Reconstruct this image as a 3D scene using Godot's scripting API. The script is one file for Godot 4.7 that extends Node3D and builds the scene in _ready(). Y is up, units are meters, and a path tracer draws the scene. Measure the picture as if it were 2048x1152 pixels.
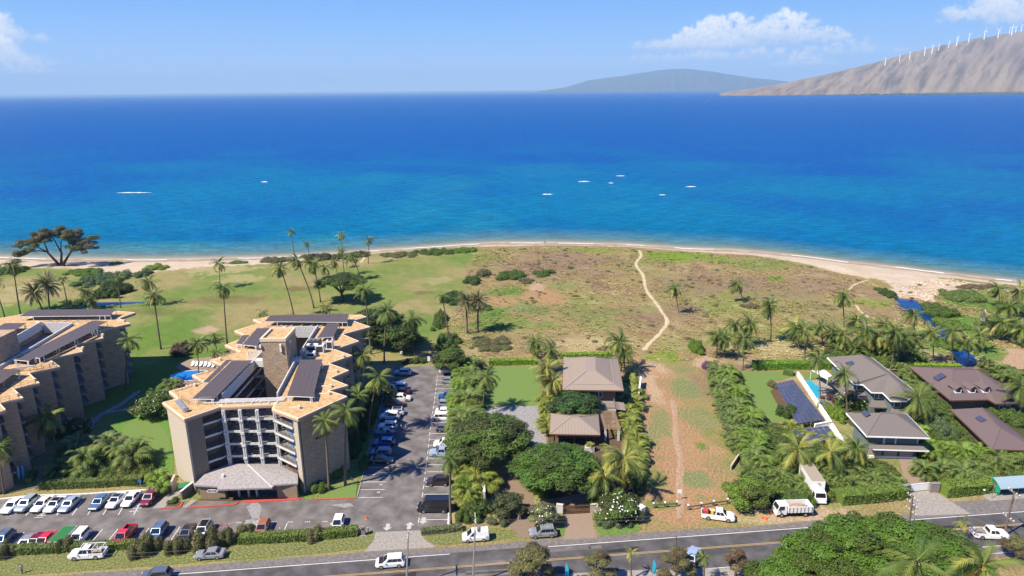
extends Node3D
# A beachfront seen from a drone: condominium buildings, parking, houses, dry field, beach, sea, islands.

const SEA := -2.2
var rng := RandomNumberGenerator.new()
var taken := {}
var M := {}
var noise_a := FastNoiseLite.new()
var noise_b := FastNoiseLite.new()
var noise_c := FastNoiseLite.new()


# ---------------------------------------------------------------- mesh builder
class MB:
	var v := PackedVector3Array()
	var c := PackedColorArray()
	var tint := Color.WHITE
	var colored := false

	func tri(a: Vector3, b: Vector3, d: Vector3) -> void:
		v.push_back(a); v.push_back(b); v.push_back(d)
		if colored:
			c.push_back(tint); c.push_back(tint); c.push_back(tint)

	func quad(a: Vector3, b: Vector3, d: Vector3, e: Vector3) -> void:
		tri(a, b, d); tri(a, d, e)

	# box between two corners
	func bb(lo: Vector3, hi: Vector3, t := Transform3D()) -> void:
		var p := []
		for i in 8:
			p.append(t * Vector3(hi.x if i & 1 else lo.x, hi.y if i & 2 else lo.y, hi.z if i & 4 else lo.z))
		for f in [[0, 2, 3, 1], [5, 7, 6, 4], [4, 6, 2, 0], [1, 3, 7, 5], [2, 6, 7, 3], [0, 1, 5, 4]]:
			quad(p[f[3]], p[f[2]], p[f[1]], p[f[0]])

	# wall-like box from ground point a to b, height y0..y1, thickness w
	func wall(a: Vector2, b: Vector2, y0: float, y1: float, w: float) -> void:
		var d := b - a
		var t := Transform3D(Basis(Vector3.UP, -d.angle()), Vector3(a.x, 0, a.y))
		bb(Vector3(0, y0, -w / 2), Vector3(d.length(), y1, w / 2), t)

	# bar of square section between two points
	func bar(a: Vector3, b: Vector3, w: float, h := -1.0) -> void:
		if h < 0.0:
			h = w
		var z := (b - a).normalized()
		var x := z.cross(Vector3.UP if absf(z.y) < 0.95 else Vector3.RIGHT).normalized()
		var y := x.cross(z)
		bb(Vector3(-w / 2, -h / 2, 0), Vector3(w / 2, h / 2, (b - a).length()), Transform3D(Basis(x, y, z), a))

	func tube(pts: Array, radii: Array, sides := 8, cap := true) -> void:
		var rings := []
		for i in pts.size():
			var d: Vector3 = (pts[mini(i + 1, pts.size() - 1)] - pts[maxi(i - 1, 0)]).normalized()
			var x := d.cross(Vector3.UP if absf(d.y) < 0.9 else Vector3.RIGHT).normalized()
			var y := d.cross(x)
			var ring := PackedVector3Array()
			for k in sides:
				var a := TAU * k / sides
				ring.push_back(pts[i] + (x * cos(a) + y * sin(a)) * radii[i])
			rings.append(ring)
		for i in rings.size() - 1:
			for k in sides:
				var l := (k + 1) % sides
				quad(rings[i][k], rings[i + 1][k], rings[i + 1][l], rings[i][l])
		if cap:
			for k in range(1, sides - 1):
				tri(rings[-1][0], rings[-1][k + 1], rings[-1][k])
				tri(rings[0][0], rings[0][k], rings[0][k + 1])

	# upright prism over a plan polygon
	func prism(poly: PackedVector2Array, y0: float, y1: float, top := true, bottom := false, sides := true) -> void:
		var p := poly.duplicate()
		if not Geometry2D.is_polygon_clockwise(p):
			p.reverse()
		if sides:
			for i in p.size():
				var a := p[i]
				var b := p[(i + 1) % p.size()]
				quad(Vector3(a.x, y0, a.y), Vector3(a.x, y1, a.y), Vector3(b.x, y1, b.y), Vector3(b.x, y0, b.y))
		var idx := Geometry2D.triangulate_polygon(p)
		for i in range(0, idx.size(), 3):
			var q := [p[idx[i]], p[idx[i + 1]], p[idx[i + 2]]]
			if (q[1] - q[0]).cross(q[2] - q[0]) < 0:
				q = [q[0], q[2], q[1]]
			if top:
				tri(Vector3(q[0].x, y1, q[0].y), Vector3(q[1].x, y1, q[1].y), Vector3(q[2].x, y1, q[2].y))
			if bottom:
				tri(Vector3(q[0].x, y0, q[0].y), Vector3(q[2].x, y0, q[2].y), Vector3(q[1].x, y0, q[1].y))

	# surface of revolution about y: [radius, height] pairs
	func lathe(prof: Array, sides := 12, at := Vector3.ZERO) -> void:
		for i in prof.size() - 1:
			for k in sides:
				var a := TAU * k / sides
				var b := TAU * (k + 1) / sides
				var r0: float = prof[i][0]
				var r1: float = prof[i + 1][0]
				quad(at + Vector3(r0 * cos(a), prof[i][1], r0 * sin(a)), at + Vector3(r1 * cos(a), prof[i + 1][1], r1 * sin(a)), at + Vector3(r1 * cos(b), prof[i + 1][1], r1 * sin(b)), at + Vector3(r0 * cos(b), prof[i][1], r0 * sin(b)))

	func mesh(smooth := false) -> ArrayMesh:
		var arr := []
		arr.resize(Mesh.ARRAY_MAX)
		arr[Mesh.ARRAY_VERTEX] = v
		var nrm := PackedVector3Array()
		nrm.resize(v.size())
		for i in range(0, v.size(), 3):
			var f := (v[i + 2] - v[i]).cross(v[i + 1] - v[i])
			f = f.normalized() if not smooth else f
			nrm[i] = f; nrm[i + 1] = f; nrm[i + 2] = f
		if smooth:
			var sum := {}
			for i in v.size():
				var k := v[i].snapped(Vector3.ONE * 0.002)
				sum[k] = sum.get(k, Vector3.ZERO) + nrm[i]
			for i in v.size():
				nrm[i] = sum[v[i].snapped(Vector3.ONE * 0.002)].normalized()
		arr[Mesh.ARRAY_NORMAL] = nrm
		if colored:
			arr[Mesh.ARRAY_COLOR] = c
		var m := ArrayMesh.new()
		if v.size():
			m.add_surface_from_arrays(Mesh.PRIMITIVE_TRIANGLES, arr)
		return m


func pv(a: Array) -> PackedVector2Array:
	var r := PackedVector2Array()
	for i in range(0, a.size(), 2):
		r.push_back(Vector2(a[i], a[i + 1]))
	return r


func v3(p: Vector2, y := 0.0) -> Vector3:
	return Vector3(p.x, y, p.y)


# ---------------------------------------------------------------- nodes
func numbered(called: String) -> String:
	if not taken.has(called):
		taken[called] = 0
		return called
	taken[called] += 1
	return "%s_%03d" % [called, taken[called]]


func tag(o: Node, label: String, category: String, group := "") -> void:
	o.set_meta("label", label)
	o.set_meta("category", category)
	if group:
		o.set_meta("group", group)


func thing(called: String, label: String, category: String, at := Vector3.ZERO, turn := 0.0, group := "") -> Node3D:
	var o := Node3D.new()
	o.name = numbered(called)
	add_child(o)
	o.position = at
	o.rotation.y = turn
	tag(o, label, category, group)
	return o


func part(parent: Node, called: String, m: Mesh, mat: Material, t := Transform3D()) -> MeshInstance3D:
	var o := MeshInstance3D.new()
	o.mesh = m
	o.material_override = mat
	o.name = called
	parent.add_child(o, true)
	o.transform = t
	return o


func solid(called: String, m: Mesh, mat: Material, label: String, category: String, group := "", at := Vector3.ZERO, turn := 0.0) -> MeshInstance3D:
	var o := part(self, numbered(called), m, mat, Transform3D(Basis(Vector3.UP, turn), at))
	tag(o, label, category, group)
	return o


func setting(called: String, m: Mesh, mat: Material, kind := "structure") -> MeshInstance3D:
	var o := part(self, numbered(called), m, mat)
	o.set_meta("kind", kind)
	return o


func sheet(called: String, poly: PackedVector2Array, y: float, mat: Material) -> MeshInstance3D:
	var b := MB.new()
	b.prism(poly, y - 0.3, y, true, false, true)
	return setting(called, b.mesh(), mat)


# ribbon along a line on the ground
func ribbon(b: MB, line: PackedVector2Array, w: float, y: float) -> void:
	for i in line.size() - 1:
		var n0 := (line[mini(i + 1, line.size() - 1)] - line[maxi(i - 1, 0)]).normalized().orthogonal() * w / 2
		var n1 := (line[mini(i + 2, line.size() - 1)] - line[i]).normalized().orthogonal() * w / 2
		b.quad(v3(line[i] - n0, y), v3(line[i] + n0, y), v3(line[i + 1] + n1, y), v3(line[i + 1] - n1, y))


# ---------------------------------------------------------------- materials
func noise_tex(kind: String, freq: float, lo: float, hi: float, size := 256, oct := 4, seed_ := 1) -> NoiseTexture2D:
	var n := FastNoiseLite.new()
	n.noise_type = FastNoiseLite.TYPE_CELLULAR if kind == "cell" else FastNoiseLite.TYPE_SIMPLEX_SMOOTH
	n.frequency = freq
	n.fractal_octaves = oct
	n.seed = seed_
	var t := NoiseTexture2D.new()
	t.width = size
	t.height = size
	t.seamless = true
	t.noise = n
	var g := Gradient.new()
	g.set_color(0, Color(lo, lo, lo))
	g.set_color(1, Color(hi, hi, hi))
	t.color_ramp = g
	return t


func lin(r: float, g: float, b: float) -> Color:
	return Color(r, g, b).linear_to_srgb()


func mat(called: String, col: Color, rough := 0.8, tex: Texture2D = null, scale := 0.5, metal := 0.0) -> StandardMaterial3D:
	var m := StandardMaterial3D.new()
	m.resource_name = called
	m.albedo_color = col
	m.roughness = rough
	m.metallic = metal
	m.metallic_specular = 0.35
	m.cull_mode = BaseMaterial3D.CULL_DISABLED
	if tex:
		m.albedo_texture = tex
		m.uv1_triplanar = true
		m.uv1_world_triplanar = true
		m.uv1_scale = Vector3.ONE * scale
	M[called] = m
	return m


func bump(m: StandardMaterial3D, tex: Texture2D, cm: float) -> void:
	m.heightmap_enabled = true
	m.heightmap_texture = tex
	m.heightmap_scale = cm


func leaf(called: String, col: Color, back := 0.5) -> StandardMaterial3D:
	var m := mat(called, col, 0.55)
	m.vertex_color_use_as_albedo = true
	m.backlight_enabled = true
	m.backlight = Color(back, back, back * 0.6)
	return m


func block_tex() -> ImageTexture:
	# running-bond concrete blocks: faces of slightly different tone, mortar lines
	var im := Image.create(256, 256, false, Image.FORMAT_RGB8)
	var r := RandomNumberGenerator.new()
	r.seed = 7
	for j in 16:
		for i in 8:
			var t := r.randf_range(0.8, 1.0)
			var x := i * 32 + (16 if j % 2 else 0)
			for k in 2:
				im.fill_rect(Rect2i((x + 1) - 256 * k, j * 16 + 1, 30, 14), Color(t, t * r.randf_range(0.97, 1.0), t * r.randf_range(0.94, 1.0)))
	for j in 16:
		im.fill_rect(Rect2i(0, j * 16, 256, 2), Color(0.72, 0.7, 0.67))
	return ImageTexture.create_from_image(im)


func materials() -> void:
	var fine := noise_tex("simplex", 0.05, 0.72, 1.0, 256, 5, 3)
	var coarse := noise_tex("simplex", 0.02, 0.74, 1.0, 512, 6, 4)
	var rough_tex := noise_tex("simplex", 0.09, 0.0, 1.0, 256, 4, 5)
	var rocks := noise_tex("cell", 0.06, 0.55, 1.0, 256, 1, 6)
	M["t_fine"] = fine
	mat("land", Color.WHITE, 0.95, noise_tex("simplex", 0.03, 0.66, 1.0, 512, 6, 8), 0.11)
	M.land.vertex_color_use_as_albedo = true
	M.land.metallic_specular = 0.1
	mat("asphalt", lin(0.185, 0.168, 0.158), 0.9, noise_tex("simplex", 0.012, 0.7, 1.0, 512, 7, 51), 0.045)
	mat("asphalt_dark", lin(0.105, 0.1, 0.1), 0.85, noise_tex("simplex", 0.012, 0.7, 1.0, 512, 7, 52), 0.05)
	mat("asphalt_shoulder", lin(0.19, 0.172, 0.16), 0.92, coarse, 0.12)
	mat("concrete", lin(0.34, 0.31, 0.27), 0.9, coarse, 0.2)
	mat("concrete_grey", lin(0.31, 0.3, 0.295), 0.9, coarse, 0.15)
	mat("paver", lin(0.33, 0.25, 0.18), 0.9, fine, 0.3)
	mat("grass_strip", lin(0.25, 0.27, 0.085), 0.95, noise_tex("simplex", 0.03, 0.5, 1.0, 512, 6, 44), 0.13)
	mat("tyre_mark", lin(0.035, 0.034, 0.036), 0.8, coarse, 0.2)
	mat("sandy", lin(0.6, 0.49, 0.3), 0.95, fine, 0.3)
	mat("dirt", lin(0.4, 0.27, 0.165), 0.95, coarse, 0.12)
	mat("gravel_brown", lin(0.27, 0.2, 0.14), 0.95, fine, 0.3)
	mat("lawn", lin(0.135, 0.22, 0.05), 0.9, coarse, 0.12)
	mat("lawn_bright", lin(0.165, 0.255, 0.06), 0.9, fine, 0.25)
	mat("lawn_vivid", lin(0.12, 0.24, 0.035), 0.9, coarse, 0.15)
	mat("mulch", lin(0.13, 0.085, 0.05), 0.95, fine, 0.5)
	mat("garden_soil", lin(0.07, 0.075, 0.03), 0.95, coarse, 0.3)
	mat("paint_white", lin(0.72, 0.72, 0.7), 0.7, coarse, 0.5)
	mat("paint_worn", lin(0.5, 0.49, 0.46), 0.8, coarse, 0.6)
	mat("paint_yellow", lin(0.5, 0.35, 0.14), 0.75, coarse, 0.5)
	mat("paint_red", lin(0.55, 0.09, 0.07), 0.75, fine, 0.4)
	mat("white", lin(0.78, 0.78, 0.76), 0.6)
	mat("white_wall", lin(0.74, 0.73, 0.7), 0.85, fine, 0.2)
	mat("fascia", lin(0.4, 0.26, 0.19), 0.7)
	mat("roof_tan", lin(0.58, 0.38, 0.19), 0.9, coarse, 0.08)
	mat("roof_trim", lin(0.66, 0.51, 0.34), 0.8)
	mat("block_wall", lin(0.54, 0.41, 0.29), 0.92, block_tex(), 0.31)
	mat("stucco", lin(0.6, 0.52, 0.41), 0.92, fine, 0.3)
	mat("lava_stone", lin(0.55, 0.42, 0.26), 0.95, rocks, 0.7)
	bump(M.lava_stone, rocks, 5.0)
	mat("rubble_stone", lin(0.4, 0.33, 0.25), 0.95, rocks, 0.45)
	bump(M.rubble_stone, rocks, 5.0)
	mat("slab_grey", lin(0.3, 0.28, 0.28), 0.85, fine, 0.2)
	mat("lobby_roof", lin(0.37, 0.34, 0.335), 0.9, coarse, 0.15)
	mat("solar_brown", lin(0.085, 0.068, 0.066), 0.45)
	mat("solar_blue", lin(0.05, 0.056, 0.09), 0.25)
	M.solar_blue.metallic_specular = 0.6
	mat("solar_blue_b", lin(0.06, 0.066, 0.105), 0.28)
	mat("metal", lin(0.45, 0.45, 0.44), 0.45, null, 1.0, 0.7)
	mat("metal_white", lin(0.7, 0.7, 0.69), 0.45)
	mat("metal_dark", lin(0.05, 0.048, 0.045), 0.5)
	mat("pipe", lin(0.55, 0.47, 0.38), 0.6)
	mat("glass_dark", lin(0.02, 0.026, 0.03), 0.08)
	M.glass_dark.metallic_specular = 0.6
	mat("glass_blue", lin(0.03, 0.06, 0.09), 0.06)
	M.glass_blue.metallic_specular = 0.7
	mat("door_blue", lin(0.02, 0.16, 0.42), 0.5)
	mat("curtain", lin(0.4, 0.37, 0.33), 0.9)
	mat("wood_brown", lin(0.16, 0.085, 0.045), 0.7, fine, 0.6)
	mat("wood_pole", lin(0.2, 0.14, 0.1), 0.85, fine, 0.7)
	mat("wood_grey", lin(0.3, 0.26, 0.22), 0.9, fine, 0.7)
	mat("shingle_grey", lin(0.2, 0.175, 0.16), 0.85, fine, 0.35)
	mat("shingle_purple", lin(0.17, 0.125, 0.125), 0.85, fine, 0.35)
	mat("metal_tan", lin(0.26, 0.21, 0.17), 0.5)
	mat("metal_tan_seam", lin(0.29, 0.235, 0.19), 0.5)
	mat("siding_grey", lin(0.12, 0.15, 0.155), 0.8)
	mat("siding_brown", lin(0.14, 0.1, 0.075), 0.8)
	mat("shutter_beige", lin(0.42, 0.34, 0.28), 0.7)
	mat("pool", lin(0.03, 0.4, 0.56), 0.08, fine, 0.6)
	mat("pool_deep", lin(0.01, 0.2, 0.58), 0.08, fine, 0.6)
	mat("stream", lin(0.005, 0.05, 0.2), 0.1, fine, 0.2)
	mat("bark", lin(0.14, 0.105, 0.08), 0.95, fine, 1.2)
	mat("palm_bark", lin(0.2, 0.155, 0.115), 0.95, fine, 1.2)
	mat("dry_skirt", lin(0.5, 0.45, 0.38), 0.95, fine, 1.5)
	leaf("frond", Color.WHITE, 0.35)
	leaf("foliage", Color.WHITE, 0.35)
	mat("coconut", lin(0.3, 0.2, 0.05), 0.7)
	mat("roof_rail", lin(0.3, 0.2, 0.1), 0.6)
	mat("door_teal", lin(0.03, 0.16, 0.2), 0.4)
	mat("wood_light", lin(0.42, 0.28, 0.18), 0.8, fine, 0.6)
	mat("wood_gate", lin(0.13, 0.07, 0.04), 0.7, fine, 0.6)
	mat("rubble_pale", lin(0.42, 0.38, 0.34), 0.95, rocks, 0.6)
	mat("green_cover", lin(0.03, 0.2, 0.06), 0.8, fine, 0.5)
	mat("roof_dust", lin(0.4, 0.34, 0.25), 0.8, fine, 0.5)
	mat("roof_pale_blue", lin(0.24, 0.32, 0.37), 0.5)
	mat("surf_pale", lin(0.3, 0.5, 0.65), 0.4)
	mat("person_skin", Color.WHITE, 0.8)
	M.person_skin.vertex_color_use_as_albedo = true
	mat("flower_white", lin(0.75, 0.75, 0.7), 0.8)
	mat("tyre", lin(0.018, 0.018, 0.019), 0.9)
	mat("rim", lin(0.5, 0.5, 0.51), 0.3, null, 1.0, 0.8)
	mat("car_glass", lin(0.012, 0.016, 0.02), 0.04)
	M.car_glass.metallic_specular = 0.7
	mat("trim_black", lin(0.02, 0.02, 0.021), 0.6)
	mat("lamp_clear", lin(0.6, 0.62, 0.65), 0.1)
	mat("lamp_red", lin(0.35, 0.012, 0.012), 0.2)
	mat("cone_orange", lin(0.75, 0.14, 0.03), 0.6)
	mat("green_bin", lin(0.02, 0.16, 0.07), 0.6)
	mat("green_paint", lin(0.02, 0.27, 0.16), 0.5)
	mat("blue_plastic", lin(0.02, 0.15, 0.5), 0.5)
	mat("teal_cloth", lin(0.02, 0.38, 0.55), 0.7)
	mat("yellow", lin(0.75, 0.5, 0.03), 0.5)
	mat("skin", lin(0.42, 0.25, 0.17), 0.7)
	mat("foam", lin(0.6, 0.65, 0.68), 0.9)
	mat("tarp_white", lin(0.75, 0.74, 0.76), 0.7, fine, 0.7)
	mat("rock_hill", Color.WHITE, 0.95, coarse, 0.003)
	M.rock_hill.vertex_color_use_as_albedo = true
	M.rock_hill.metallic_specular = 0.1


var paints := {}
func paint(r: float, g: float, b: float, metal := 0.0) -> StandardMaterial3D:
	var k := "car_%s_%s_%s" % [r, g, b]
	if not paints.has(k):
		var m := mat(k, lin(r, g, b), 0.32, null, 1.0, metal)
		m.metallic_specular = 0.5
		m.clearcoat_enabled = true
		m.clearcoat = 0.8
		m.clearcoat_roughness = 0.06
		paints[k] = m
	return paints[k]


# ---------------------------------------------------------------- sky, sun, camera
func sky_color(el: float) -> Color:
	# pale near the horizon, deep blue overhead
	var y := sin(maxf(el, 0.0))
	var w := pow(1.0 - y, 11.0)
	var w2 := pow(1.0 - y, 1.6)
	var deep := Color(0.16, 0.38, 0.8)
	var mid := Color(0.43, 0.7, 1.0)
	var low := Color(0.8, 0.88, 0.99)
	return deep.lerp(mid, w2).lerp(low, w)


func sky_image() -> Image:
	var w := 4096
	var h := 2048
	var im := Image.create(w, h, false, Image.FORMAT_RGB8)
	for j in h / 2:
		im.fill_rect(Rect2i(0, j, w, 1), sky_color((0.5 - (j + 0.5) / h) * PI))
	im.fill_rect(Rect2i(0, h / 2, w, h / 2), Color(0.2, 0.33, 0.5))
	var n1 := FastNoiseLite.new()
	n1.seed = 21
	n1.frequency = 0.42
	n1.fractal_octaves = 6
	n1.fractal_gain = 0.52
	var n2 := FastNoiseLite.new()
	n2.seed = 5
	n2.frequency = 0.16
	n2.fractal_octaves = 5
	# cumulus banks: azimuth (degrees right of straight ahead), elevation of the middle, half width, half height, strength
	var banks := [
		[-36.2, 4.4, 2.6, 2.0, 1.4], [-35.4, 2.6, 2.8, 1.3, 1.2], [-33.8, 1.7, 1.9, 0.7, 0.95], [-34.5, 0.9, 2.6, 0.35, 0.6], [-27.0, 1.5, 5.0, 0.3, 0.35],
		[11.0, 2.1, 4.2, 0.55, 0.7], [17.0, 2.6, 6.5, 0.9, 0.9], [24.5, 2.7, 4.6, 0.7, 0.7], [16.6, 3.9, 5.0, 1.55, 1.35], [14.0, 3.5, 3.0, 1.0, 1.3], [20.8, 4.2, 3.0, 1.4, 1.35], [23.4, 3.6, 2.6, 0.7, 0.9], [22.0, 1.9, 2.2, 0.65, 1.0],
		[34.4, 5.2, 3.6, 1.5, 1.4], [37.6, 4.7, 3.4, 1.5, 1.25], [32.4, 4.4, 2.4, 0.5, 0.7], [-8.6, 0.95, 1.0, 0.3, 0.7], [-13.5, 1.1, 1.2, 0.35, 0.45],
	]
	# the same kind of clouds all round the horizon, out of view
	var r := RandomNumberGenerator.new()
	r.seed = 11
	for k in 22:
		banks.append([r.randf_range(50.0, 310.0), r.randf_range(1.5, 6.0), r.randf_range(3.0, 8.0), r.randf_range(0.8, 3.0), r.randf_range(0.7, 1.2)])
	for b in banks:
		# each bank is a heap of round puffs, wide and level below, towering above
		var puffs := []
		for k in int(34.0 + b[2] * b[3] * 15.0):
			var u := r.randfn() * 0.42
			var top := maxf(0.12, 1.0 - u * u * 1.6)
			var v := pow(r.randf(), 1.3) * top
			puffs.append([b[0] + u * b[2], b[1] - b[3] * 0.45 + v * b[3] * 1.4, b[3] * r.randf_range(0.16, 0.36) * (1.15 - 0.5 * v)])
		puffs.sort_custom(func(p, q): return p[1] > q[1])
		for q in puffs:
			var rad: float = clampf(q[2], 0.12, 0.75)
			var wide := rad * 1.5
			for j in range(int((0.5 - (q[1] + rad * 1.3) / 180.0) * h), mini(int((0.5 - (q[1] - rad * 1.3) / 180.0) * h), h / 2 - 2)):
				var el := (0.5 - (j + 0.5) / h) * 180.0
				for i in range(int((q[0] - wide * 1.3) / 360.0 * w), int((q[0] + wide * 1.3) / 360.0 * w)):
					var az := (i + 0.5) / w * 360.0
					var dx: float = (az - q[0]) / wide
					var dy: float = (el - q[1]) / rad
					var d := sqrt(dx * dx + dy * dy) + n1.get_noise_2d(az * 7.0, el * 9.0) * 0.55
					if d > 1.0:
						continue
					var a := smoothstep(1.0, 0.35, d) * minf(b[4], 1.0) * 0.75
					var rel: float = (el - (b[1] - b[3] * 0.45)) / (b[3] * 1.4)
					var lit := clampf(0.35 + rel * 0.55 + dy * 0.28 - dx * 0.16 + n1.get_noise_2d(az * 11.0, el * 14.0) * 0.3, 0.0, 1.0)
					var col := Color(0.67, 0.77, 0.94).lerp(Color.WHITE, lit * minf(1.0, 0.45 + b[4] * 0.5))
					var x := posmod(i, w)
					im.set_pixel(x, j, im.get_pixel(x, j).lerp(col, a))
	# thin streaks of high haze near the horizon
	for j in range(int((0.5 - 4.0 / 180.0) * h), h / 2 - 1):
		var el := (0.5 - (j + 0.5) / h) * 180.0
		for i in range(-int(52.0 / 360.0 * w), int(52.0 / 360.0 * w)):
			var az := (i + 0.5) / w * 360.0
			var e := n2.get_noise_2d(az * 0.9, el * 9.0) - 0.06
			if e > 0.0:
				var x := posmod(i, w)
				im.set_pixel(x, j, im.get_pixel(x, j).lerp(Color(0.72, 0.81, 0.96), minf(e * 1.1, 0.42) * smoothstep(4.0, 2.2, el)))
	return im


func outlook() -> void:
	var cam := Camera3D.new()
	cam.name = "camera"
	add_child(cam)
	cam.fov = 45.518
	cam.near = 0.5
	cam.far = 120000.0
	cam.position = Vector3(0, 72, 0)
	cam.rotation = Vector3(deg_to_rad(-16.031), 0, 0)
	cam.rotate_object_local(Vector3.BACK, deg_to_rad(-0.55))
	cam.current = true
	var sun := DirectionalLight3D.new()
	sun.name = "sun"
	add_child(sun)
	sun.light_energy = 1.55
	sun.light_color = Color(1.0, 0.955, 0.88)
	sun.light_angular_distance = 0.5
	sun.shadow_enabled = true
	var el := deg_to_rad(51.0)
	var az := deg_to_rad(60.0)   # shadows fall this far right of straight ahead
	sun.look_at_from_position(Vector3.ZERO, Vector3(sin(az) * cos(el), -sin(el), -cos(az) * cos(el)), Vector3.UP)
	var e := Environment.new()
	e.background_mode = Environment.BG_SKY
	var sm := PanoramaSkyMaterial.new()
	sm.panorama = ImageTexture.create_from_image(sky_image())
	e.sky = Sky.new()
	e.sky.sky_material = sm
	e.background_energy_multiplier = 0.56
	e.tonemap_mode = Environment.TONE_MAPPER_LINEAR
	e.tonemap_exposure = 1.95
	e.fog_enabled = true
	e.fog_density = 0.000045
	e.fog_light_color = Color(0.7, 0.86, 1.0)
	e.sdfgi_enabled = true
	e.ssao_enabled = true
	e.ssil_enabled = true
	var we := WorldEnvironment.new()
	we.name = "environment"
	we.environment = e
	add_child(we)



# ---------------------------------------------------------------- terrain
var coast: PackedVector2Array
var golf_edge: PackedVector2Array
var stream_line: PackedVector2Array
var pond_poly: PackedVector2Array
var stream_poly: PackedVector2Array
var patches := []
var sand_poly: PackedVector2Array


func at_x(line: PackedVector2Array, x: float) -> float:
	# z of a line that runs from left to right
	if x <= line[0].x:
		return line[0].y
	for i in line.size() - 1:
		if x <= line[i + 1].x:
			return lerpf(line[i].y, line[i + 1].y, (x - line[i].x) / maxf(line[i + 1].x - line[i].x, 0.001))
	return line[-1].y


func at_z(line: PackedVector2Array, z: float) -> float:
	# x of a line that runs from near to far
	if z >= line[0].y:
		return line[0].x
	for i in line.size() - 1:
		if z >= line[i + 1].y:
			return lerpf(line[i].x, line[i + 1].x, (z - line[i].y) / minf(line[i + 1].y - line[i].y, -0.001))
	return line[-1].x


func land_height(x: float, z: float) -> float:
	var t := z - at_x(coast, x)
	if t < 0.0:
		return SEA + maxf(t * 0.055, -9.0) - minf(-t * 0.03, 0.6)
	var h := lerpf(SEA, 0.0, smoothstep(0.0, 26.0, t))
	var wild := smoothstep(-178.0, -200.0, z) * smoothstep(10.0, 40.0, t)
	if wild > 0.0:
		h += wild * (noise_a.get_noise_2d(x * 0.6, z * 0.6) * 0.9 + noise_b.get_noise_2d(x * 2.0, z * 2.0) * 0.28)
	var q := Vector2(x, z)
	if x > 80.0 and z < -150.0 and Geometry2D.is_point_in_polygon(q, stream_poly):
		h = -1.9
	elif x < -100.0 and z < -195.0 and z > -240.0 and Geometry2D.is_point_in_polygon(q, pond_poly):
		h = -1.4
	return h


func land_color(x: float, z: float) -> Color:
	var n1 := noise_a.get_noise_2d(x, z)
	var n2 := noise_b.get_noise_2d(x, z)
	var n3 := noise_c.get_noise_2d(x, z)
	var t := z - at_x(coast, x) + n2 * 3.0
	var col: Color
	if t < 0.0:
		# sea bed: sand with darker reef patches
		var deep := smoothstep(20.0, 150.0, -t)
		return Color(0.6, 0.5, 0.36).lerp(Color(0.12, 0.2, 0.2), clampf(deep * 0.6 + (n1 + n3 * 0.5) * deep * 1.4, 0.0, 1.0))
	var golf := x + n2 * 2.5 < at_z(golf_edge, z)
	if golf:
		col = Color(0.225, 0.265, 0.08)
		col = col.lerp(Color(0.34, 0.29, 0.13), clampf(n1 * 2.6 + n2 * 1.1 + n3 * 0.4 + 0.16 + smoothstep(90.0, 25.0, t) * 0.25, 0.0, 0.95))
		col = col.lerp(Color(0.14, 0.235, 0.055), clampf(-n1 * 1.9 + n2 * 0.9 - 0.16, 0.0, 0.8))
	else:
		col = Color(0.325, 0.26, 0.115)
		col = col.lerp(Color(0.285, 0.2, 0.125), clampf(n1 * 1.9 + n3 * 0.9, 0.0, 1.0))
		col = col.lerp(Color(0.2, 0.25, 0.065), clampf(-n1 * 1.8 + n2 * 1.3 - 0.02, 0.0, 0.8))
		col = col.lerp(Color(0.46, 0.38, 0.2), clampf(n2 * 1.5 - 0.1, 0.0, 0.6))
	for p in patches:
		var dx: float = (x - p[0]) / p[2]
		var dz: float = (z - p[1]) / p[3]
		var e := 1.0 - sqrt(dx * dx + dz * dz)
		if e > -0.6:
			var k := clampf((e + n2 * 0.75 + n3 * 0.45) * 3.2, 0.0, 1.0)
			if k > 0.0:
				col = col.lerp(p[4], k * p[5])
	if x > 80.0 and x < 200.0 and Geometry2D.is_point_in_polygon(Vector2(x + n2 * 3.0, z + n3 * 3.0), sand_poly):
		return Color(0.64, 0.53, 0.4).lerp(Color(0.56, 0.46, 0.34), clampf(n2 * 1.5 + 0.4, 0.0, 1.0))
	# beach
	var inner := beach_width(x) + n3 * 4.0 + n2 * 2.0
	if t < inner:
		var sand := Color(0.68, 0.56, 0.42).lerp(Color(0.6, 0.49, 0.35), clampf(n2 + 0.4, 0.0, 1.0))
		if t < 5.0:
			sand = Color(0.4, 0.32, 0.24)
		col = sand.lerp(col, smoothstep(inner - 2.5, inner, t) * 0.9)
	return col


var beach_widths: PackedVector2Array
func beach_width(x: float) -> float:
	return at_x(beach_widths, x)


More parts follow.
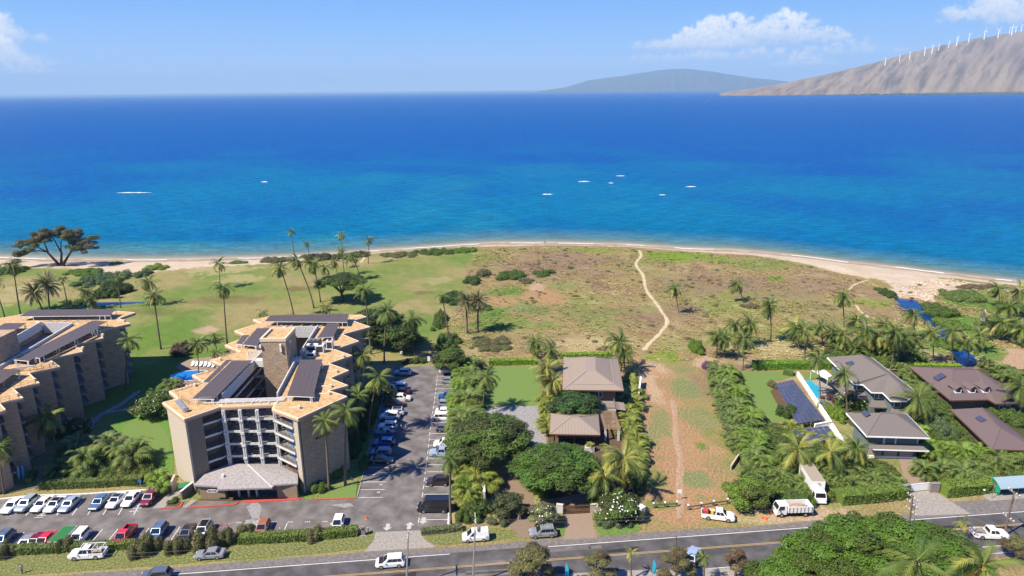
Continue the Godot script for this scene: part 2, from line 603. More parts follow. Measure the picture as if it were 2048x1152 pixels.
func land() -> void:
	noise_a.seed = 3
	noise_a.frequency = 0.018
	noise_a.fractal_octaves = 4
	noise_b.seed = 9
	noise_b.frequency = 0.09
	noise_b.fractal_octaves = 4
	noise_c.seed = 14
	noise_c.frequency = 0.3
	noise_c.fractal_octaves = 3
	coast = pv([-372.31, -327.83, -244.09, -319.42, -209.7, -313.98, -168.45, -311.32, -119.79, -313.3, -100.13, -316.54, -71.05, -324.75, -42.88, -332.35, -25.9, -337.33, -5.87, -341.14, 19.44, -340, 56.55, -334.82, 84.44, -324.58, 108.86, -319.2, 132.47, -306.88, 149.22, -293.79, 167.63, -282.45, 187.48, -267.85, 201.51, -259.79, 231.34, -237.72])
	golf_edge = pv([-22.3, -177.9, -21.9, -203.6, -20.5, -224, -17.3, -241.9, -19, -262.7, -19.1, -287.1, -17.7, -300.9, -14.9, -316])
	golf_edge[-1].y = -420.0
	stream_poly = pv([137.6, -236.7, 143.5, -232.1, 141.4, -223.4, 139.6, -216.3, 137.3, -208.6, 134.6, -199.1, 130.4, -186.3, 129.8, -180.3, 126.2, -171.3, 120.5, -170.7, 124.3, -181.6, 128.1, -191.3, 131.2, -201.5, 132.6, -208.8, 132.2, -214.9, 132.7, -223.7])
	sand_poly = pv([133.3, -288.2, 146.5, -275.5, 157.2, -268.6, 169.6, -255.9, 182.8, -246.9, 190.9, -242.6, 186.4, -238.8, 177.4, -243.1, 161.8, -241.6, 154.3, -238, 147.8, -231.4, 144, -228.5, 143.8, -232.7, 138.6, -237.9, 142, -248.4, 143.6, -259.8, 139.5, -267.7])
	pond_poly = pv([-159.2, -236.6, -157.7, -241.4, -144.8, -239.8, -133.1, -241.9, -132, -236.9, -140.2, -234.7, -151.2, -232.1, -154.8, -232.2])
	beach_widths = pv([-400, 26, -240, 24, -190, 26, -165, 34, -135, 26, -100, 22, -60, 8, -45, 6, -20, 8, -4, 13, 8, 10, 20, 7, 60, 8, 85, 11, 110, 17, 126, 30, 133, 42, 148, 44, 160, 30, 175, 18, 230, 16, 400, 16])
	var brown := Color(0.17, 0.105, 0.06)
	var dirt := Color(0.43, 0.26, 0.14)
	var dirt_pale := Color(0.5, 0.37, 0.24)
	var green := Color(0.135, 0.235, 0.045)
	var lime := Color(0.19, 0.3, 0.035)
	var teal_green := Color(0.21, 0.255, 0.105)
	var tan := Color(0.46, 0.385, 0.2)
	var purple := Color(0.265, 0.185, 0.135)
	patches = [
		[-80.9, -252.1, 7.6, 3.5, brown, 0.6], [-102.3, -238.5, 19.9, 5.6, brown, 0.45], [-76.7, -265, 6, 6.1, brown, 0.55], [-33.4, -245.7, 3.7, 3.3, brown, 0.6], [-126.1, -224.6, 20.6, 4.5, brown, 0.4],
		[-109.1, -266.2, 12, 7.7, tan, 0.6], [-185.5, -255.9, 11.5, 21.3, tan, 0.6], [-123.9, -282.9, 14.9, 10.3, tan, 0.7], [-30.6, -263.3, 8.9, 6, tan, 0.5], [-109.2, -221.4, 10.2, 6.6, green, 0.6], [-42.8, -280.9, 16.8, 21.1, green, 0.35], [-34, -195.7, 9.1, 13.1, green, 0.7],
		[-108, -203, 12.4, 18.6, green, 0.7], [-95.1, -170.3, 11.8, 26.7, green, 0.7], [-79.9, -277, 22.9, 8.3, green, 0.4], [-68.3, -295.5, 13.3, 5.6, tan, 0.3], [-97, -204.9, 3.5, 3.8, dirt_pale, 0.9],
		[11.1, -240.4, 8.7, 14, dirt, 0.9], [9.7, -251.1, 3, 6.9, dirt_pale, 0.8], [-4.3, -232.4, 7.1, 7.2, dirt, 0.6], [5.1, -216.7, 5.8, 2.6, dirt, 0.8], [-2.6, -244.8, 7.4, 5.9, green, 0.7], [4.4, -224.5, 12, 5.6, teal_green, 0.75], [-6.5, -213.7, 8.2, 13.3, green, 0.9], [5.6, -207.7, 9.6, 4.9, green, 0.5], [26.2, -220, 20.2, 7.6, Color(0.2, 0.22, 0.075), 0.7], [18.5, -254.2, 7.7, 4.9, teal_green, 0.5],
		[27.9, -207.1, 15.9, 6.8, green, 0.35], [21.3, -189.5, 16.2, 8.2, tan, 0.7], [2.1, -181, 4.9, 2.3, dirt, 0.8], [-3.6, -185.9, 3.6, 3.2, green, 0.7], [11.8, -278.8, 33.4, 20.9, purple, 0.35], [27.9, -294.7, 26.5, 11.1, purple, 0.55], [36.7, -313.9, 18.7, 7.3, lime, 0.6], [75.8, -301.2, 16.9, 9.7, lime, 0.95], [91.6, -293.7, 13.2, 5.5, lime, 0.6], [111.5, -282.4, 19.1, 10.3, green, 0.4],
		[71.8, -253.1, 22.9, 15.4, purple, 0.6], [100.7, -248.8, 26.3, 16.9, purple, 0.55], [98.2, -223.4, 15.4, 8.3, green, 0.3], [102.8, -258.4, 3.5, 3.6, lime, 0.9], [124.6, -228.1, 10.4, 5.8, lime, 0.55], [108.8, -209.7, 11.3, 6.9, green, 0.4], [77.3, -185.9, 8.7, 7.2, tan, 0.8], [58.6, -222, 6.8, 11, purple, 0.5], [42.5, -178.9, 6.3, 5.2, lime, 0.7], [69.3, -188.1, 7.3, 5.7, tan, 0.6],
		[38, -170.3, 4.3, 7.5, dirt_pale, 1.0], [54, -175, 5.5, 5, dirt_pale, 0.9], [33.4, -141.4, 11.7, 39.3, dirt, 0.85], [34.7, -160.8, 2.5, 9.2, dirt_pale, 0.9], [29, -108.7, 9.9, 9.3, dirt, 0.95], [43.4, -157.4, 5, 7.1, teal_green, 0.85], [32.7, -139.2, 2.9, 8.3, teal_green, 0.75], [42.3, -141.3, 4, 7.3, teal_green, 0.7], [29.7, -132.1, 1.9, 4.4, teal_green, 0.7], [45.8, -169.5, 2.9, 2, teal_green, 0.8], [27.1, -116.5, 2.7, 4.6, green, 0.6], [35.5, -116.2, 3.3, 3.2, teal_green, 0.85], [26.3, -108.1, 3.6, 2.2, green, 0.85], [39.5, -129, 1, 1.7, green, 0.9], [43.1, -121.5, 1.6, 2.6, green, 0.6], [34.1, -110.3, 1.7, 1.3, teal_green, 0.7],
		[42.7, -103.3, 5.2, 1.4, tan, 0.8], [44, -104.7, 3.5, 0.9, green, 0.5], [53.3, -103.9, 10.5, 2.3, dirt_pale, 0.95], [151.3, -204.9, 12.5, 18.9, green, 0.7], [135.5, -182.4, 7.1, 7.7, green, 0.9], [141.9, -180.3, 3.1, 7.5, dirt_pale, 0.9], [117.4, -182.7, 7.1, 5.4, tan, 0.7], [158.8, -230.4, 10.5, 11.8, green, 0.8], [145.2, -207.2, 11.1, 17.4, green, 0.9], [166.4, -220.1, 10, 21.5, green, 0.8], [121.1, -186.8, 5.8, 8, green, 0.7], [126.4, -190.7, 4.4, 6.7, green, 0.8],
		[12.6, -98.4, 41.6, 4, Color(0.3, 0.24, 0.1), 0.6],
	]
	var xs := PackedFloat32Array()
	var x := -700.0
	while x < 700.0:
		xs.push_back(x)
		var ax := absf(x)
		x += 1.0 if ax < 190.0 else (3.0 if ax < 300.0 else 30.0)
	var zs := PackedFloat32Array()
	var z := 120.0
	while z > -560.0:
		zs.push_back(z)
		z -= 20.0 if z > -75.0 else (1.0 if z > -350.0 else 6.0)
	var nx := xs.size()
	var nz := zs.size()
	var v := PackedVector3Array()
	var nrm := PackedVector3Array()
	var c := PackedColorArray()
	v.resize(nx * nz)
	c.resize(nx * nz)
	nrm.resize(nx * nz)
	for j in nz:
		for i in nx:
			var k := j * nx + i
			v[k] = Vector3(xs[i], land_height(xs[i], zs[j]), zs[j])
			c[k] = land_color(xs[i], zs[j])
	for j in nz:
		for i in nx:
			var a := v[j * nx + maxi(i - 1, 0)]
			var b := v[j * nx + mini(i + 1, nx - 1)]
			var d := v[maxi(j - 1, 0) * nx + i]
			var e := v[mini(j + 1, nz - 1) * nx + i]
			nrm[j * nx + i] = (d - e).cross(b - a).normalized()
	var idx := PackedInt32Array()
	for j in nz - 1:
		for i in nx - 1:
			var k := j * nx + i
			idx.append_array(PackedInt32Array([k, k + nx, k + 1, k + 1, k + nx, k + nx + 1]))
	var arr := []
	arr.resize(Mesh.ARRAY_MAX)
	arr[Mesh.ARRAY_VERTEX] = v
	arr[Mesh.ARRAY_NORMAL] = nrm
	arr[Mesh.ARRAY_COLOR] = c
	arr[Mesh.ARRAY_INDEX] = idx
	var m := ArrayMesh.new()
	m.add_surface_from_arrays(Mesh.PRIMITIVE_TRIANGLES, arr)
	setting("ground", m, M.land)


func sea() -> void:
	var xs := [-34000.0, -14000.0, -7000.0, -4000.0, -2500.0, -1700.0, -1200.0, -900.0, -700.0, -560.0]
	var x := -480.0
	while x <= 480.0:
		xs.append(x)
		x += 6.0
	for q in [560.0, 700.0, 900.0, 1200.0, 1700.0, 2500.0, 4000.0, 7000.0, 14000.0, 34000.0]:
		xs.append(q)
	var zs := []
	var z := -200.0
	while z > -33000.0:
		zs.append(z)
		z -= maxf(3.0, (-z - 330.0) * 0.045)
	zs.append(-35000.0)
	# pale patches over sand bars and stirred-up sand
	var bars := [[-52.6, -513.2, 31.1, 147.6, 0.5], [-18.2, -400, 23.2, 48.9, 0.6], [-102.5, -345.4, 45.8, 32.3, 0.8], [-178.5, -333.7, 74, 25.7, 0.85], [-32.1, -352.7, 31.3, 18.2, 0.55], [28.4, -679.8, 58.4, 63.7, 0.35], [69, -455.8, 19.9, 29.6, 0.3], [-118.2, -633.6, 27.1, 78.8, 0.3], [-178.7, -405.5, 47.4, 33.7, 0.3]]
	var v := PackedVector3Array()
	var c := PackedColorArray()
	var idx := PackedInt32Array()
	var nx := xs.size()
	for zz in zs:
		for xx in xs:
			v.push_back(Vector3(xx, SEA, zz))
			var zc := at_x(coast, clampf(xx, -700.0, 700.0))
			var off: float = zc - zz
			var depth: float = SEA - land_height(xx, zz) if absf(xx) < 700.0 else 9.0
			var n1 := noise_a.get_noise_2d(xx * 0.25, zz * 0.3)
			var n2 := noise_a.get_noise_2d(xx * 1.3, zz * 0.9)
			var deep := Color(0.001, 0.125, 0.46)
			var mid := Color(0.002, 0.215, 0.445)
			var shallow := Color(0.16, 0.42, 0.46)
			var col := deep.lerp(mid, clampf(1.1 - off / 560.0 + n1 * 0.8, 0.0, 1.0))
			if absf(xx) < 700.0 and off < 700.0:
				var s := 0.0
				for b in bars:
					var dx: float = (xx - b[0]) / b[2]
					var dz: float = (zz - b[1]) / b[3]
					s = maxf(s, clampf((1.0 - dx * dx - dz * dz + n2 * 0.8) * 0.8, 0.0, 1.0) * b[4])
				s = maxf(s, clampf(1.0 - off / 26.0 + n2 * 0.4, 0.0, 1.0))
				col = col.lerp(Color(0.02, 0.3, 0.44), s).lerp(shallow, clampf(1.0 - off / 42.0, 0.0, 1.0) * 0.9)
			col.a = 1.0 - exp(-maxf(depth, 0.0) * 0.8) if off < 200.0 else 1.0
			c.push_back(col)
	for j in zs.size() - 1:
		for i in nx - 1:
			var k := j * nx + i
			idx.append_array(PackedInt32Array([k, k + nx, k + 1, k + 1, k + nx, k + nx + 1]))
	var arr := []
	arr.resize(Mesh.ARRAY_MAX)
	arr[Mesh.ARRAY_VERTEX] = v
	arr[Mesh.ARRAY_COLOR] = c
	arr[Mesh.ARRAY_INDEX] = idx
	var up := PackedVector3Array()
	up.resize(v.size())
	up.fill(Vector3.UP)
	arr[Mesh.ARRAY_NORMAL] = up
	var m := ArrayMesh.new()
	m.add_surface_from_arrays(Mesh.PRIMITIVE_TRIANGLES, arr)
	var w := mat("sea_water", Color.WHITE, 0.32, noise_tex("simplex", 0.02, 0.74, 1.0, 512, 6, 31), 1.0)
	w.uv1_scale = Vector3(0.006, 0.02, 0.021)
	w.vertex_color_use_as_albedo = true
	w.detail_enabled = true
	w.detail_blend_mode = BaseMaterial3D.BLEND_MODE_MUL
	w.detail_uv_layer = BaseMaterial3D.DETAIL_UV_2
	w.detail_albedo = noise_tex("simplex", 0.02, 0.72, 1.0, 512, 6, 35)
	w.uv2_triplanar = true
	w.uv2_world_triplanar = true
	w.uv2_scale = Vector3(0.03, 0.05, 0.085)
	w.metallic_specular = 0.04
	w.transparency = BaseMaterial3D.TRANSPARENCY_ALPHA
	bump(w, noise_tex("simplex", 0.03, 0.0, 1.0, 512, 6, 33), 110.0)
	setting("sea", m, w)
	# surf: broken white line along the beach and a few breaking waves further out
	rng.seed = 77
	for row in 1:
		var b := MB.new()
		for i in 330:
			var x0 := -330.0 + i * 1.6
			if noise_b.get_noise_2d(x0 * 0.35, row * 50.0) < (0.3 if row else -0.06) or (row and x0 > 60.0):
				continue
			var w0 := absf(noise_c.get_noise_2d(x0 * 0.6, 9.0 + row * 30.0)) * 0.5 + 0.16
			var w1 := absf(noise_c.get_noise_2d((x0 + 1.6) * 0.6, 9.0 + row * 30.0)) * 0.5 + 0.16
			var y := SEA + 0.05
			var z0 := at_x(coast, x0) + 0.4 - row * 7.0 + noise_b.get_noise_2d(x0, 3.0) * 1.3
			var z1 := at_x(coast, x0 + 1.6) + 0.4 - row * 7.0 + noise_b.get_noise_2d(x0 + 1.6, 3.0) * 1.3
			b.quad(Vector3(x0, y, z0), Vector3(x0, y + 0.12, z0 - w0), Vector3(x0 + 1.6, y + 0.12, z1 - w1), Vector3(x0 + 1.6, y, z1))
		setting("surf", b.mesh(), M.foam, "stuff")
	var waves := [[Vector2(-296.19, -538.93), 16.0, 0.9, "long white breaking wave far out at the left"], [Vector2(-214.18, -598.81), 4.0, 0.7, "short white breaking wave left of the picture's middle"], [Vector2(26.99, -508.6), 4.5, 0.9, "white breaking wave nearest the beach below the group of five"], [Vector2(61.52, -580.9), 6.0, 0.9, "widest white breaking wave of the group offshore"], [Vector2(82.61, -569.23), 2.2, 0.7, "smallest white breaker between two larger ones"], [Vector2(97.98, -617.86), 4.8, 1.3, "farthest white breaking wave of the offshore group"], [Vector2(110.45, -500.34), 3.0, 0.9, "small white breaker right of the group's middle"], [Vector2(141.97, -542.72), 4.8, 1.1, "rightmost white breaking wave of the offshore group"]]
	for k in waves.size():
		var b := MB.new()
		var q: Array = waves[k]
		var steps := int(q[1] * 2.5)
		for i in steps:
			var u0 := float(i) / steps
			var u1 := float(i + 1) / steps
			var pr := []
			for u in [u0, u1]:
				var f: float = sin(u * PI) * (0.55 + 0.6 * absf(noise_c.get_noise_2d(u * 40.0 + k * 17.0, 2.0) * 2.0))
				pr.append([Vector3((u - 0.5) * q[1] * 2.0, 0.02, 0.6 * f * q[2]), Vector3((u - 0.5) * q[1] * 2.0, 0.5 * f, 0.1), Vector3((u - 0.5) * q[1] * 2.0, 0.02, -f * q[2])])
			b.quad(pr[0][0], pr[0][1], pr[1][1], pr[1][0])
			b.quad(pr[0][1], pr[0][2], pr[1][2], pr[1][1])
		solid("breaking_wave", b.mesh(true), M.foam, q[3], "wave", "waves breaking offshore", Vector3(q[0].x, SEA + 0.02, q[0].y), -0.03)


# ---------------------------------------------------------------- far land
var hill_crest := [0.28612, -0.00421, 0.29758, -0.00269, 0.32396, 0.0009, 0.36069, 0.00649, 0.38443, 0.01147, 0.41338, 0.01745, 0.44147, 0.02354, 0.46859, 0.03062, 0.49485, 0.03745, 0.52019, 0.0446, 0.54502, 0.04926, 0.56903, 0.05374, 0.59241, 0.05696, 0.61418, 0.05956, 0.65795, 0.06582, 0.71744, 0.07113, 0.82129, 0.06956]
func crest_tan(crest: Array, az: float) -> float:
	for i in range(0, crest.size() - 2, 2):
		if az <= crest[i + 2]:
			return lerpf(crest[i + 1], crest[i + 3], clampf((az - crest[i]) / (crest[i + 2] - crest[i]), 0.0, 1.0))
	return crest[-1]


func hill_point(az: float, t: float) -> Vector3:
	# t: 0 at the shore, 1 on the crest, past 1 behind it
	var d0 := 8100.0 + noise_a.get_noise_2d(az * 900.0, 5.0) * 260.0
	var tan_top := crest_tan(hill_crest, az)
	var d1 := d0 + 500.0 + 42000.0 * maxf(tan_top + 0.008, 0.0)
	var top := 72.0 + d1 * tan_top - 8.0
	var d := lerpf(d0, d1, t)
	var h := SEA - 3.0 + (top - SEA) * (pow(t, 0.92) if t < 1.0 else 1.0 - (t - 1.0) * 1.2)
	var gully := noise_a.get_noise_2d(az * 1500.0 - t * 70.0, t * 60.0 + az * 120.0)
	var fine := noise_b.get_noise_2d(az * 900.0 - t * 30.0, t * 26.0)
	h += (absf(gully) * -85.0 + fine * 22.0 + 14.0) * minf(t * 4.0, 1.0) * clampf((top - 20.0) / 500.0, 0.05, 1.0) * (1.0 if t < 0.9 else maxf(0.25, 1.0 - (t - 0.9) * 7.5))
	return Vector3(sin(az) * d, h, -cos(az) * d)


func far_land() -> void:
	var v := PackedVector3Array()
	var c := PackedColorArray()
	var idx := PackedInt32Array()
	var na := 520
	var nt := 72
	for j in nt:
		for i in na:
			var az := lerpf(hill_crest[0], hill_crest[-2], float(i) / (na - 1))
			var t := j / 60.0
			v.push_back(hill_point(az, t))
			var f := noise_b.get_noise_2d(az * 700.0 - t * 20.0, t * 14.0)
			var col := Color(0.27, 0.205, 0.145).lerp(Color(0.17, 0.135, 0.095), clampf(f * 2.0, 0.0, 1.0)).lerp(Color(0.31, 0.25, 0.165), clampf(-f * 1.8, 0.0, 1.0))
			if t < 0.03:
				col = Color(0.1, 0.1, 0.06)
			c.push_back(col)
	for j in nt - 1:
		for i in na - 1:
			var k := j * na + i
			idx.append_array(PackedInt32Array([k, k + na, k + 1, k + 1, k + na, k + na + 1]))
	setting("headland", grid_mesh(v, c, idx), M.rock_hill)
	# shore trees at the foot of the headland, too far to tell apart
	var b := MB.new()
	rng.seed = 5
	for k in 150:
		var az := lerpf(0.44, 0.66, pow(rng.randf(), 0.7))
		var p := hill_point(az, 0.012)
		var s := rng.randf_range(8.0, 20.0)
		b.lathe([[s, 0.0], [s * 1.1, s * 0.4], [s * 0.5, s * 0.8], [0.0, s * 0.85]], 6, Vector3(p.x, 0, p.z))
	setting("shore_trees", b.mesh(), mat("far_green", lin(0.06, 0.09, 0.04), 0.9), "stuff")
	var isle := [0.03484, -0.00199, 0.04532, -0.00007, 0.07666, 0.004, 0.10081, 0.01076, 0.1111, 0.01331, 0.12823, 0.01544, 0.15545, 0.01809, 0.17899, 0.02172, 0.20562, 0.02526, 0.22543, 0.02658, 0.24516, 0.02595, 0.27133, 0.02297, 0.2973, 0.0181, 0.32289, 0.01392, 0.3604, 0.00963, 0.39703, 0.00481, 0.45575, -0.00193]
	v = PackedVector3Array()
	c = PackedColorArray()
	idx = PackedInt32Array()
	for j in 24:
		for i in 200:
			var az := lerpf(isle[0], isle[-2], i / 199.0)
			var t := j / 20.0
			var tt := crest_tan(isle, az)
			var d := lerpf(24000.0, 29000.0, t)
			var top := maxf(72.0 + 29000.0 * tt, 0.0)
			var h := -4.0 + top * (sin(minf(t, 1.0) * PI / 2) if t < 1.0 else 2.0 - t * 1.0)
			h += noise_b.get_noise_2d(az * 900.0, t * 14.0) * 60.0 * clampf(top / 500.0, 0.0, 1.0) * (1.0 - minf(t, 1.0) * 0.8)
			v.push_back(Vector3(sin(az) * d, h, -cos(az) * d))
			c.push_back(Color(0.07, 0.08, 0.07).lerp(Color(0.11, 0.1, 0.08), clampf(noise_b.get_noise_2d(az * 700.0, t * 9.0) + 0.4, 0.0, 1.0)))
	for j in 23:
		for i in 199:
			var k := j * 200 + i
			idx.append_array(PackedInt32Array([k, k + 200, k + 1, k + 1, k + 200, k + 201]))
	setting("island", grid_mesh(v, c, idx), M.rock_hill)
	turbines()


func grid_mesh(v: PackedVector3Array, c: PackedColorArray, idx: PackedInt32Array) -> ArrayMesh:
	var st := SurfaceTool.new()
	st.begin(Mesh.PRIMITIVE_TRIANGLES)
	st.set_smooth_group(0)
	for k in v.size():
		st.set_color(c[k])
		st.add_vertex(v[k])
	for k in idx:
		st.add_index(k)
	st.generate_normals()
	return st.commit()


func turbines() -> void:
	var spots := [0.48023, 0.02505, 0.4952, 0.02934, 0.50564, 0.03212, 0.52068, 0.03608, 0.5281, 0.03811, 0.53452, 0.04128, 0.5443, 0.04372, 0.55203, 0.04565, 0.56334, 0.04934, 0.57802, 0.05171, 0.59099, 0.05274, 0.60116, 0.05919, 0.60346, 0.05482, 0.60662, 0.05996, 0.61171, 0.06075]
	var high := [112, 98, 98, 110, 108, 80, 92, 120, 102, 112, 110, 70, 110, 76, 84]
	var tower := MB.new()
	tower.lathe([[0.042, 0.0], [0.028, 0.68], [0.0, 0.68]], 8)
	var nac := MB.new()
	nac.bb(Vector3(-0.025, 0.67, -0.05), Vector3(0.025, 0.715, 0.05))
	var blade := MB.new()
	for s in [-1.0, 1.0]:
		blade.quad(Vector3(-0.012, 0.0, 0.008 * s), Vector3(-0.022, 0.08, 0.006 * s), Vector3(0.0, 0.34, 0.0), Vector3(0.012, 0.0, 0.008 * s))
	var tm := tower.mesh(true)
	var nm := nac.mesh()
	var bm := blade.mesh()
	var words := ["first", "second", "third", "fourth", "fifth", "sixth", "seventh", "eighth", "ninth", "tenth", "eleventh", "twelfth", "thirteenth", "fourteenth", "fifteenth"]
	for k in spots.size() / 2:
		var az: float = spots[k * 2]
		var p := Vector3.ZERO
		for j in 380:
			p = hill_point(az, j / 380.0)
			if (p.y - 72.0) / Vector2(p.x, p.z).length() >= spots[k * 2 + 1]:
				break
		var t := thing("wind_turbine", "white wind turbine on the headland ridge, %s counted from the sea end" % words[k], "wind turbine", p - Vector3(0, 2, 0), 0.7 + k * 0.13, "wind turbines along the ridge")
		t.scale = Vector3.ONE * (high[k] * 1.0 * p.length() / 8000.0)
		part(t, "tower", tm, M.white)
		part(t, "nacelle", nm, M.white)
		for i in 3:
			part(t, "blade", bm, M.white, Transform3D(Basis(Vector3.BACK, i * TAU / 3 + k * 0.7), Vector3(0, 0.69, 0.06)))



# ---------------------------------------------------------------- roads and grounds
func rd(x: float, north: float) -> Vector2:
	return Vector2(x, -92.7 - 0.1 * x - north * 1.005)


func road_line(b: MB, x0: float, x1: float, north: float, w: float, y := 0.046) -> void:
	var line := PackedVector2Array()
	var k := int((x1 - x0) / 4.0) + 1
	for i in k + 1:
		line.push_back(rd(lerpf(x0, x1, float(i) / k), north))
	ribbon(b, line, w, y)


func kerb(called: String, line: PackedVector2Array, w: float, h: float, m: Material) -> void:
	var b := MB.new()
	for i in line.size() - 1:
		b.wall(line[i], line[i + 1] + (line[i + 1] - line[i]).normalized() * 0.02 * (i % 2), -0.1, h + 0.003 * (i % 2), w)
	setting(called, b.mesh(), m)


func trail(called: String, line: PackedVector2Array, w: float, m: Material, lift := 0.06) -> void:
	var b := MB.new()
	var cur := Curve2D.new()
	for i in line.size():
		var tan_ := (line[mini(i + 1, line.size() - 1)] - line[maxi(i - 1, 0)]) * 0.18
		cur.add_point(line[i], -tan_, tan_)
	var n := int(cur.get_baked_length() / 0.8)
	var prev: Array = []
	for i in n + 1:
		var p := cur.sample_baked(cur.get_baked_length() * i / n)
		var q := cur.sample_baked(minf(cur.get_baked_length() * (i + 0.5) / n, cur.get_baked_length() - 0.01))
		var d := (q - p).normalized() if q.distance_to(p) > 0.001 else Vector2.UP
		var ww := w * (1.0 + noise_c.get_noise_2d(p.x, p.y) * 0.5)
		var l := p + d.orthogonal() * ww / 2
		var r := p - d.orthogonal() * ww / 2
		var now := [v3(l, land_height(l.x, l.y) + lift), v3(p, land_height(p.x, p.y) + lift + 0.05), v3(r, land_height(r.x, r.y) + lift)]
		if prev:
			b.quad(prev[1], prev[0], now[0], now[1])
			b.quad(prev[2], prev[1], now[1], now[2])
		prev = now
	setting(called, b.mesh(), m)


func grounds() -> void:
	# the road with its shoulders
	var out := PackedVector2Array()
	for i in 121:
		var x := -300.0 + i * 5.0
		out.push_back(rd(x, 5.1 + noise_b.get_noise_2d(x * 0.4, 1.0) * 0.7 + (2.4 if x > 72.0 and x < 120.0 else 0.0)))
	for i in 61:
		out.push_back(rd(300.0 - i * 10.0, -7.4))
	sheet("road_shoulder", out, 0.03, M.asphalt_shoulder)
	sheet("road", PackedVector2Array([rd(-300, 3.5), rd(300, 3.5), rd(300, -5.0), rd(-300, -5.0)]), 0.038, M.asphalt_dark)
	var b := MB.new()
	road_line(b, -300, -10.5, 3.25, 0.16)
	road_line(b, 5.5, 300, 3.25, 0.16)
	road_line(b, -300, 300, -4.9, 0.14)
	road_line(b, -300, 300, -6.6, 0.12)
	setting("road_edge_line", b.mesh(), M.paint_white)
	b = MB.new()
	road_line(b, -300, 300, 0.14, 0.12)
	road_line(b, -300, 300, -0.14, 0.12)
	setting("road_centre_line", b.mesh(), M.paint_yellow)
	# worn and re-laid patches in the lanes
	rng.seed = 3
	for k in 16:
		var x := rng.randf_range(-60, 90)
		var n0 := rng.randf_range(-3.0, 2.0)
		var l := rng.randf_range(2.0, 12.0)
		sheet("road_patch", PackedVector2Array([rd(x, n0 + rng.randf_range(0.5, 1.2)), rd(x + l, n0 + rng.randf_range(0.5, 1.2)), rd(x + l, n0), rd(x, n0)]), 0.042, M.asphalt if k % 3 else M.tyre_mark)
	# parking lot
	var lot := pv([-106.1, -110.2, -95.2, -111.7, -90.4, -112.7, -81.3, -113.1, -68.8, -114.3, -64.8, -110.5, -29.1, -110.9, -29.4, -118.2, -30.4, -128.8, -30.9, -140, -31.8, -153, -32.2, -166.7, -32.3, -173.8, -19, -174.2, -14.9, -169.6, -13.8, -152.6, -13.3, -139.7, -12.6, -128.5, -11.9, -115.2, -11.6, -108.7, -11.3, -102.4, -15.9, -101.1, -23.5, -100.8, -26.3, -101, -32.8, -99.9, -45.9, -98.9, -55, -98.5, -75.8, -97.1, -84.5, -96.6, -94.4, -95.7])
	sheet("parking_lot", lot, 0.03, M.asphalt)
	# lighter repair strips on the asphalt
	for p in [pv([-48.5, -108.7, -47.8, -109.9, -46.8, -109.9, -45.7, -108.6, -44.9, -104.7, -45.9, -104.7]), pv([-47.1, -104.7, -44.7, -105.3, -43.9, -103.5, -46.6, -100.7]), pv([-16.2, -137.4, -16.8, -152.7, -15.8, -152.7, -14.2, -136.9]), pv([-33.4, -109, -29.9, -109.6, -29, -108.6, -30.5, -108.1])]:
		sheet("asphalt_repair", p, 0.036, M.concrete_grey)
	b = MB.new()
	var left_k := pv([-29.0, -111.0, -29.4, -118.2, -30.4, -128.8, -30.9, -140.0, -31.8, -153.0, -32.2, -166.7, -32.3, -173.5])
	var right_k := pv([-11.3, -100.4, -11.6, -108.7, -11.9, -115.2, -12.6, -128.5, -13.3, -139.7, -13.8, -152.6, -14.9, -172])
	var z := -111.2
	while z > -170.0:
		var x0 := at_z(left_k, z)
		b.quad(Vector3(x0 + 0.3, 0.04, z), Vector3(x0 + 0.3, 0.04, z - 0.13), Vector3(x0 + 4.8, 0.04, z - 0.13), Vector3(x0 + 4.8, 0.04, z))
		z -= 2.62
	z = -104.2
	while z > -168.0:
		var x0 := at_z(right_k, z)
		b.quad(Vector3(x0 - 5.0, 0.04, z), Vector3(x0 - 5.0, 0.04, z - 0.13), Vector3(x0 - 0.2, 0.04, z - 0.13), Vector3(x0 - 0.2, 0.04, z))
		b.quad(Vector3(x0 - 5.3, 0.04, z + 0.8), Vector3(x0 - 5.3, 0.04, z - 0.7), Vector3(x0 - 5.18, 0.04, z - 0.7), Vector3(x0 - 5.18, 0.04, z + 0.8))
		z -= 2.62
	for k in 20:                      # row by the road hedge
		var x := -89.0 + k * 2.62
		if x > -51.0 and x < -46.0:
			continue
		b.quad(Vector3(x - 0.35, 0.04, -103.0 - (x + 55.0) * 0.04), Vector3(x - 0.22, 0.04, -103.0 - (x + 55.0) * 0.04), Vector3(x - 0.0, 0.04, -98.9 - (x + 55.0) * 0.06), Vector3(x - 0.13, 0.04, -98.9 - (x + 55.0) * 0.06))
	for k in 11:                      # row by the building on the left
		var x := -96.5 + k * 2.75
		b.quad(Vector3(x + 1.15, 0.04, -106.6), Vector3(x + 1.3, 0.04, -106.6), Vector3(x + 0.15, 0.04, -112.0), Vector3(x, 0.04, -112.0))
	for s in [pv([-85.1, -105.9, -84.7, -107.7]), pv([-69.1, -107.5, -68.4, -110.6])]:
		var d: Vector2 = (s[1] - s[0])
		for k in 4:
			var c: Vector2 = s[0] + d * (k / 3.5)
			b.quad(v3(c, 0.04), v3(c + Vector2(0, -0.14), 0.04), v3(c + Vector2(1.5, -0.3), 0.04), v3(c + Vector2(1.5, -0.16), 0.04))
	setting("parking_line", b.mesh(), M.paint_white)
	# stall numbers, faded
	b = MB.new()
	rng.seed = 8
	for k in 7:
		var x := -48.5 + k * 3.0
		for i in 3:
			b.bb(Vector3(x + i * 0.34, 0.036, -104.15), Vector3(x + i * 0.34 + 0.22, 0.041, -103.8))
	for k in 5:
		for i in 2:
			b.bb(Vector3(-25.6 + i * 0.3, 0.036, -113.2 - k * 2.62), Vector3(-25.4 + i * 0.3, 0.041, -112.7 - k * 2.62))
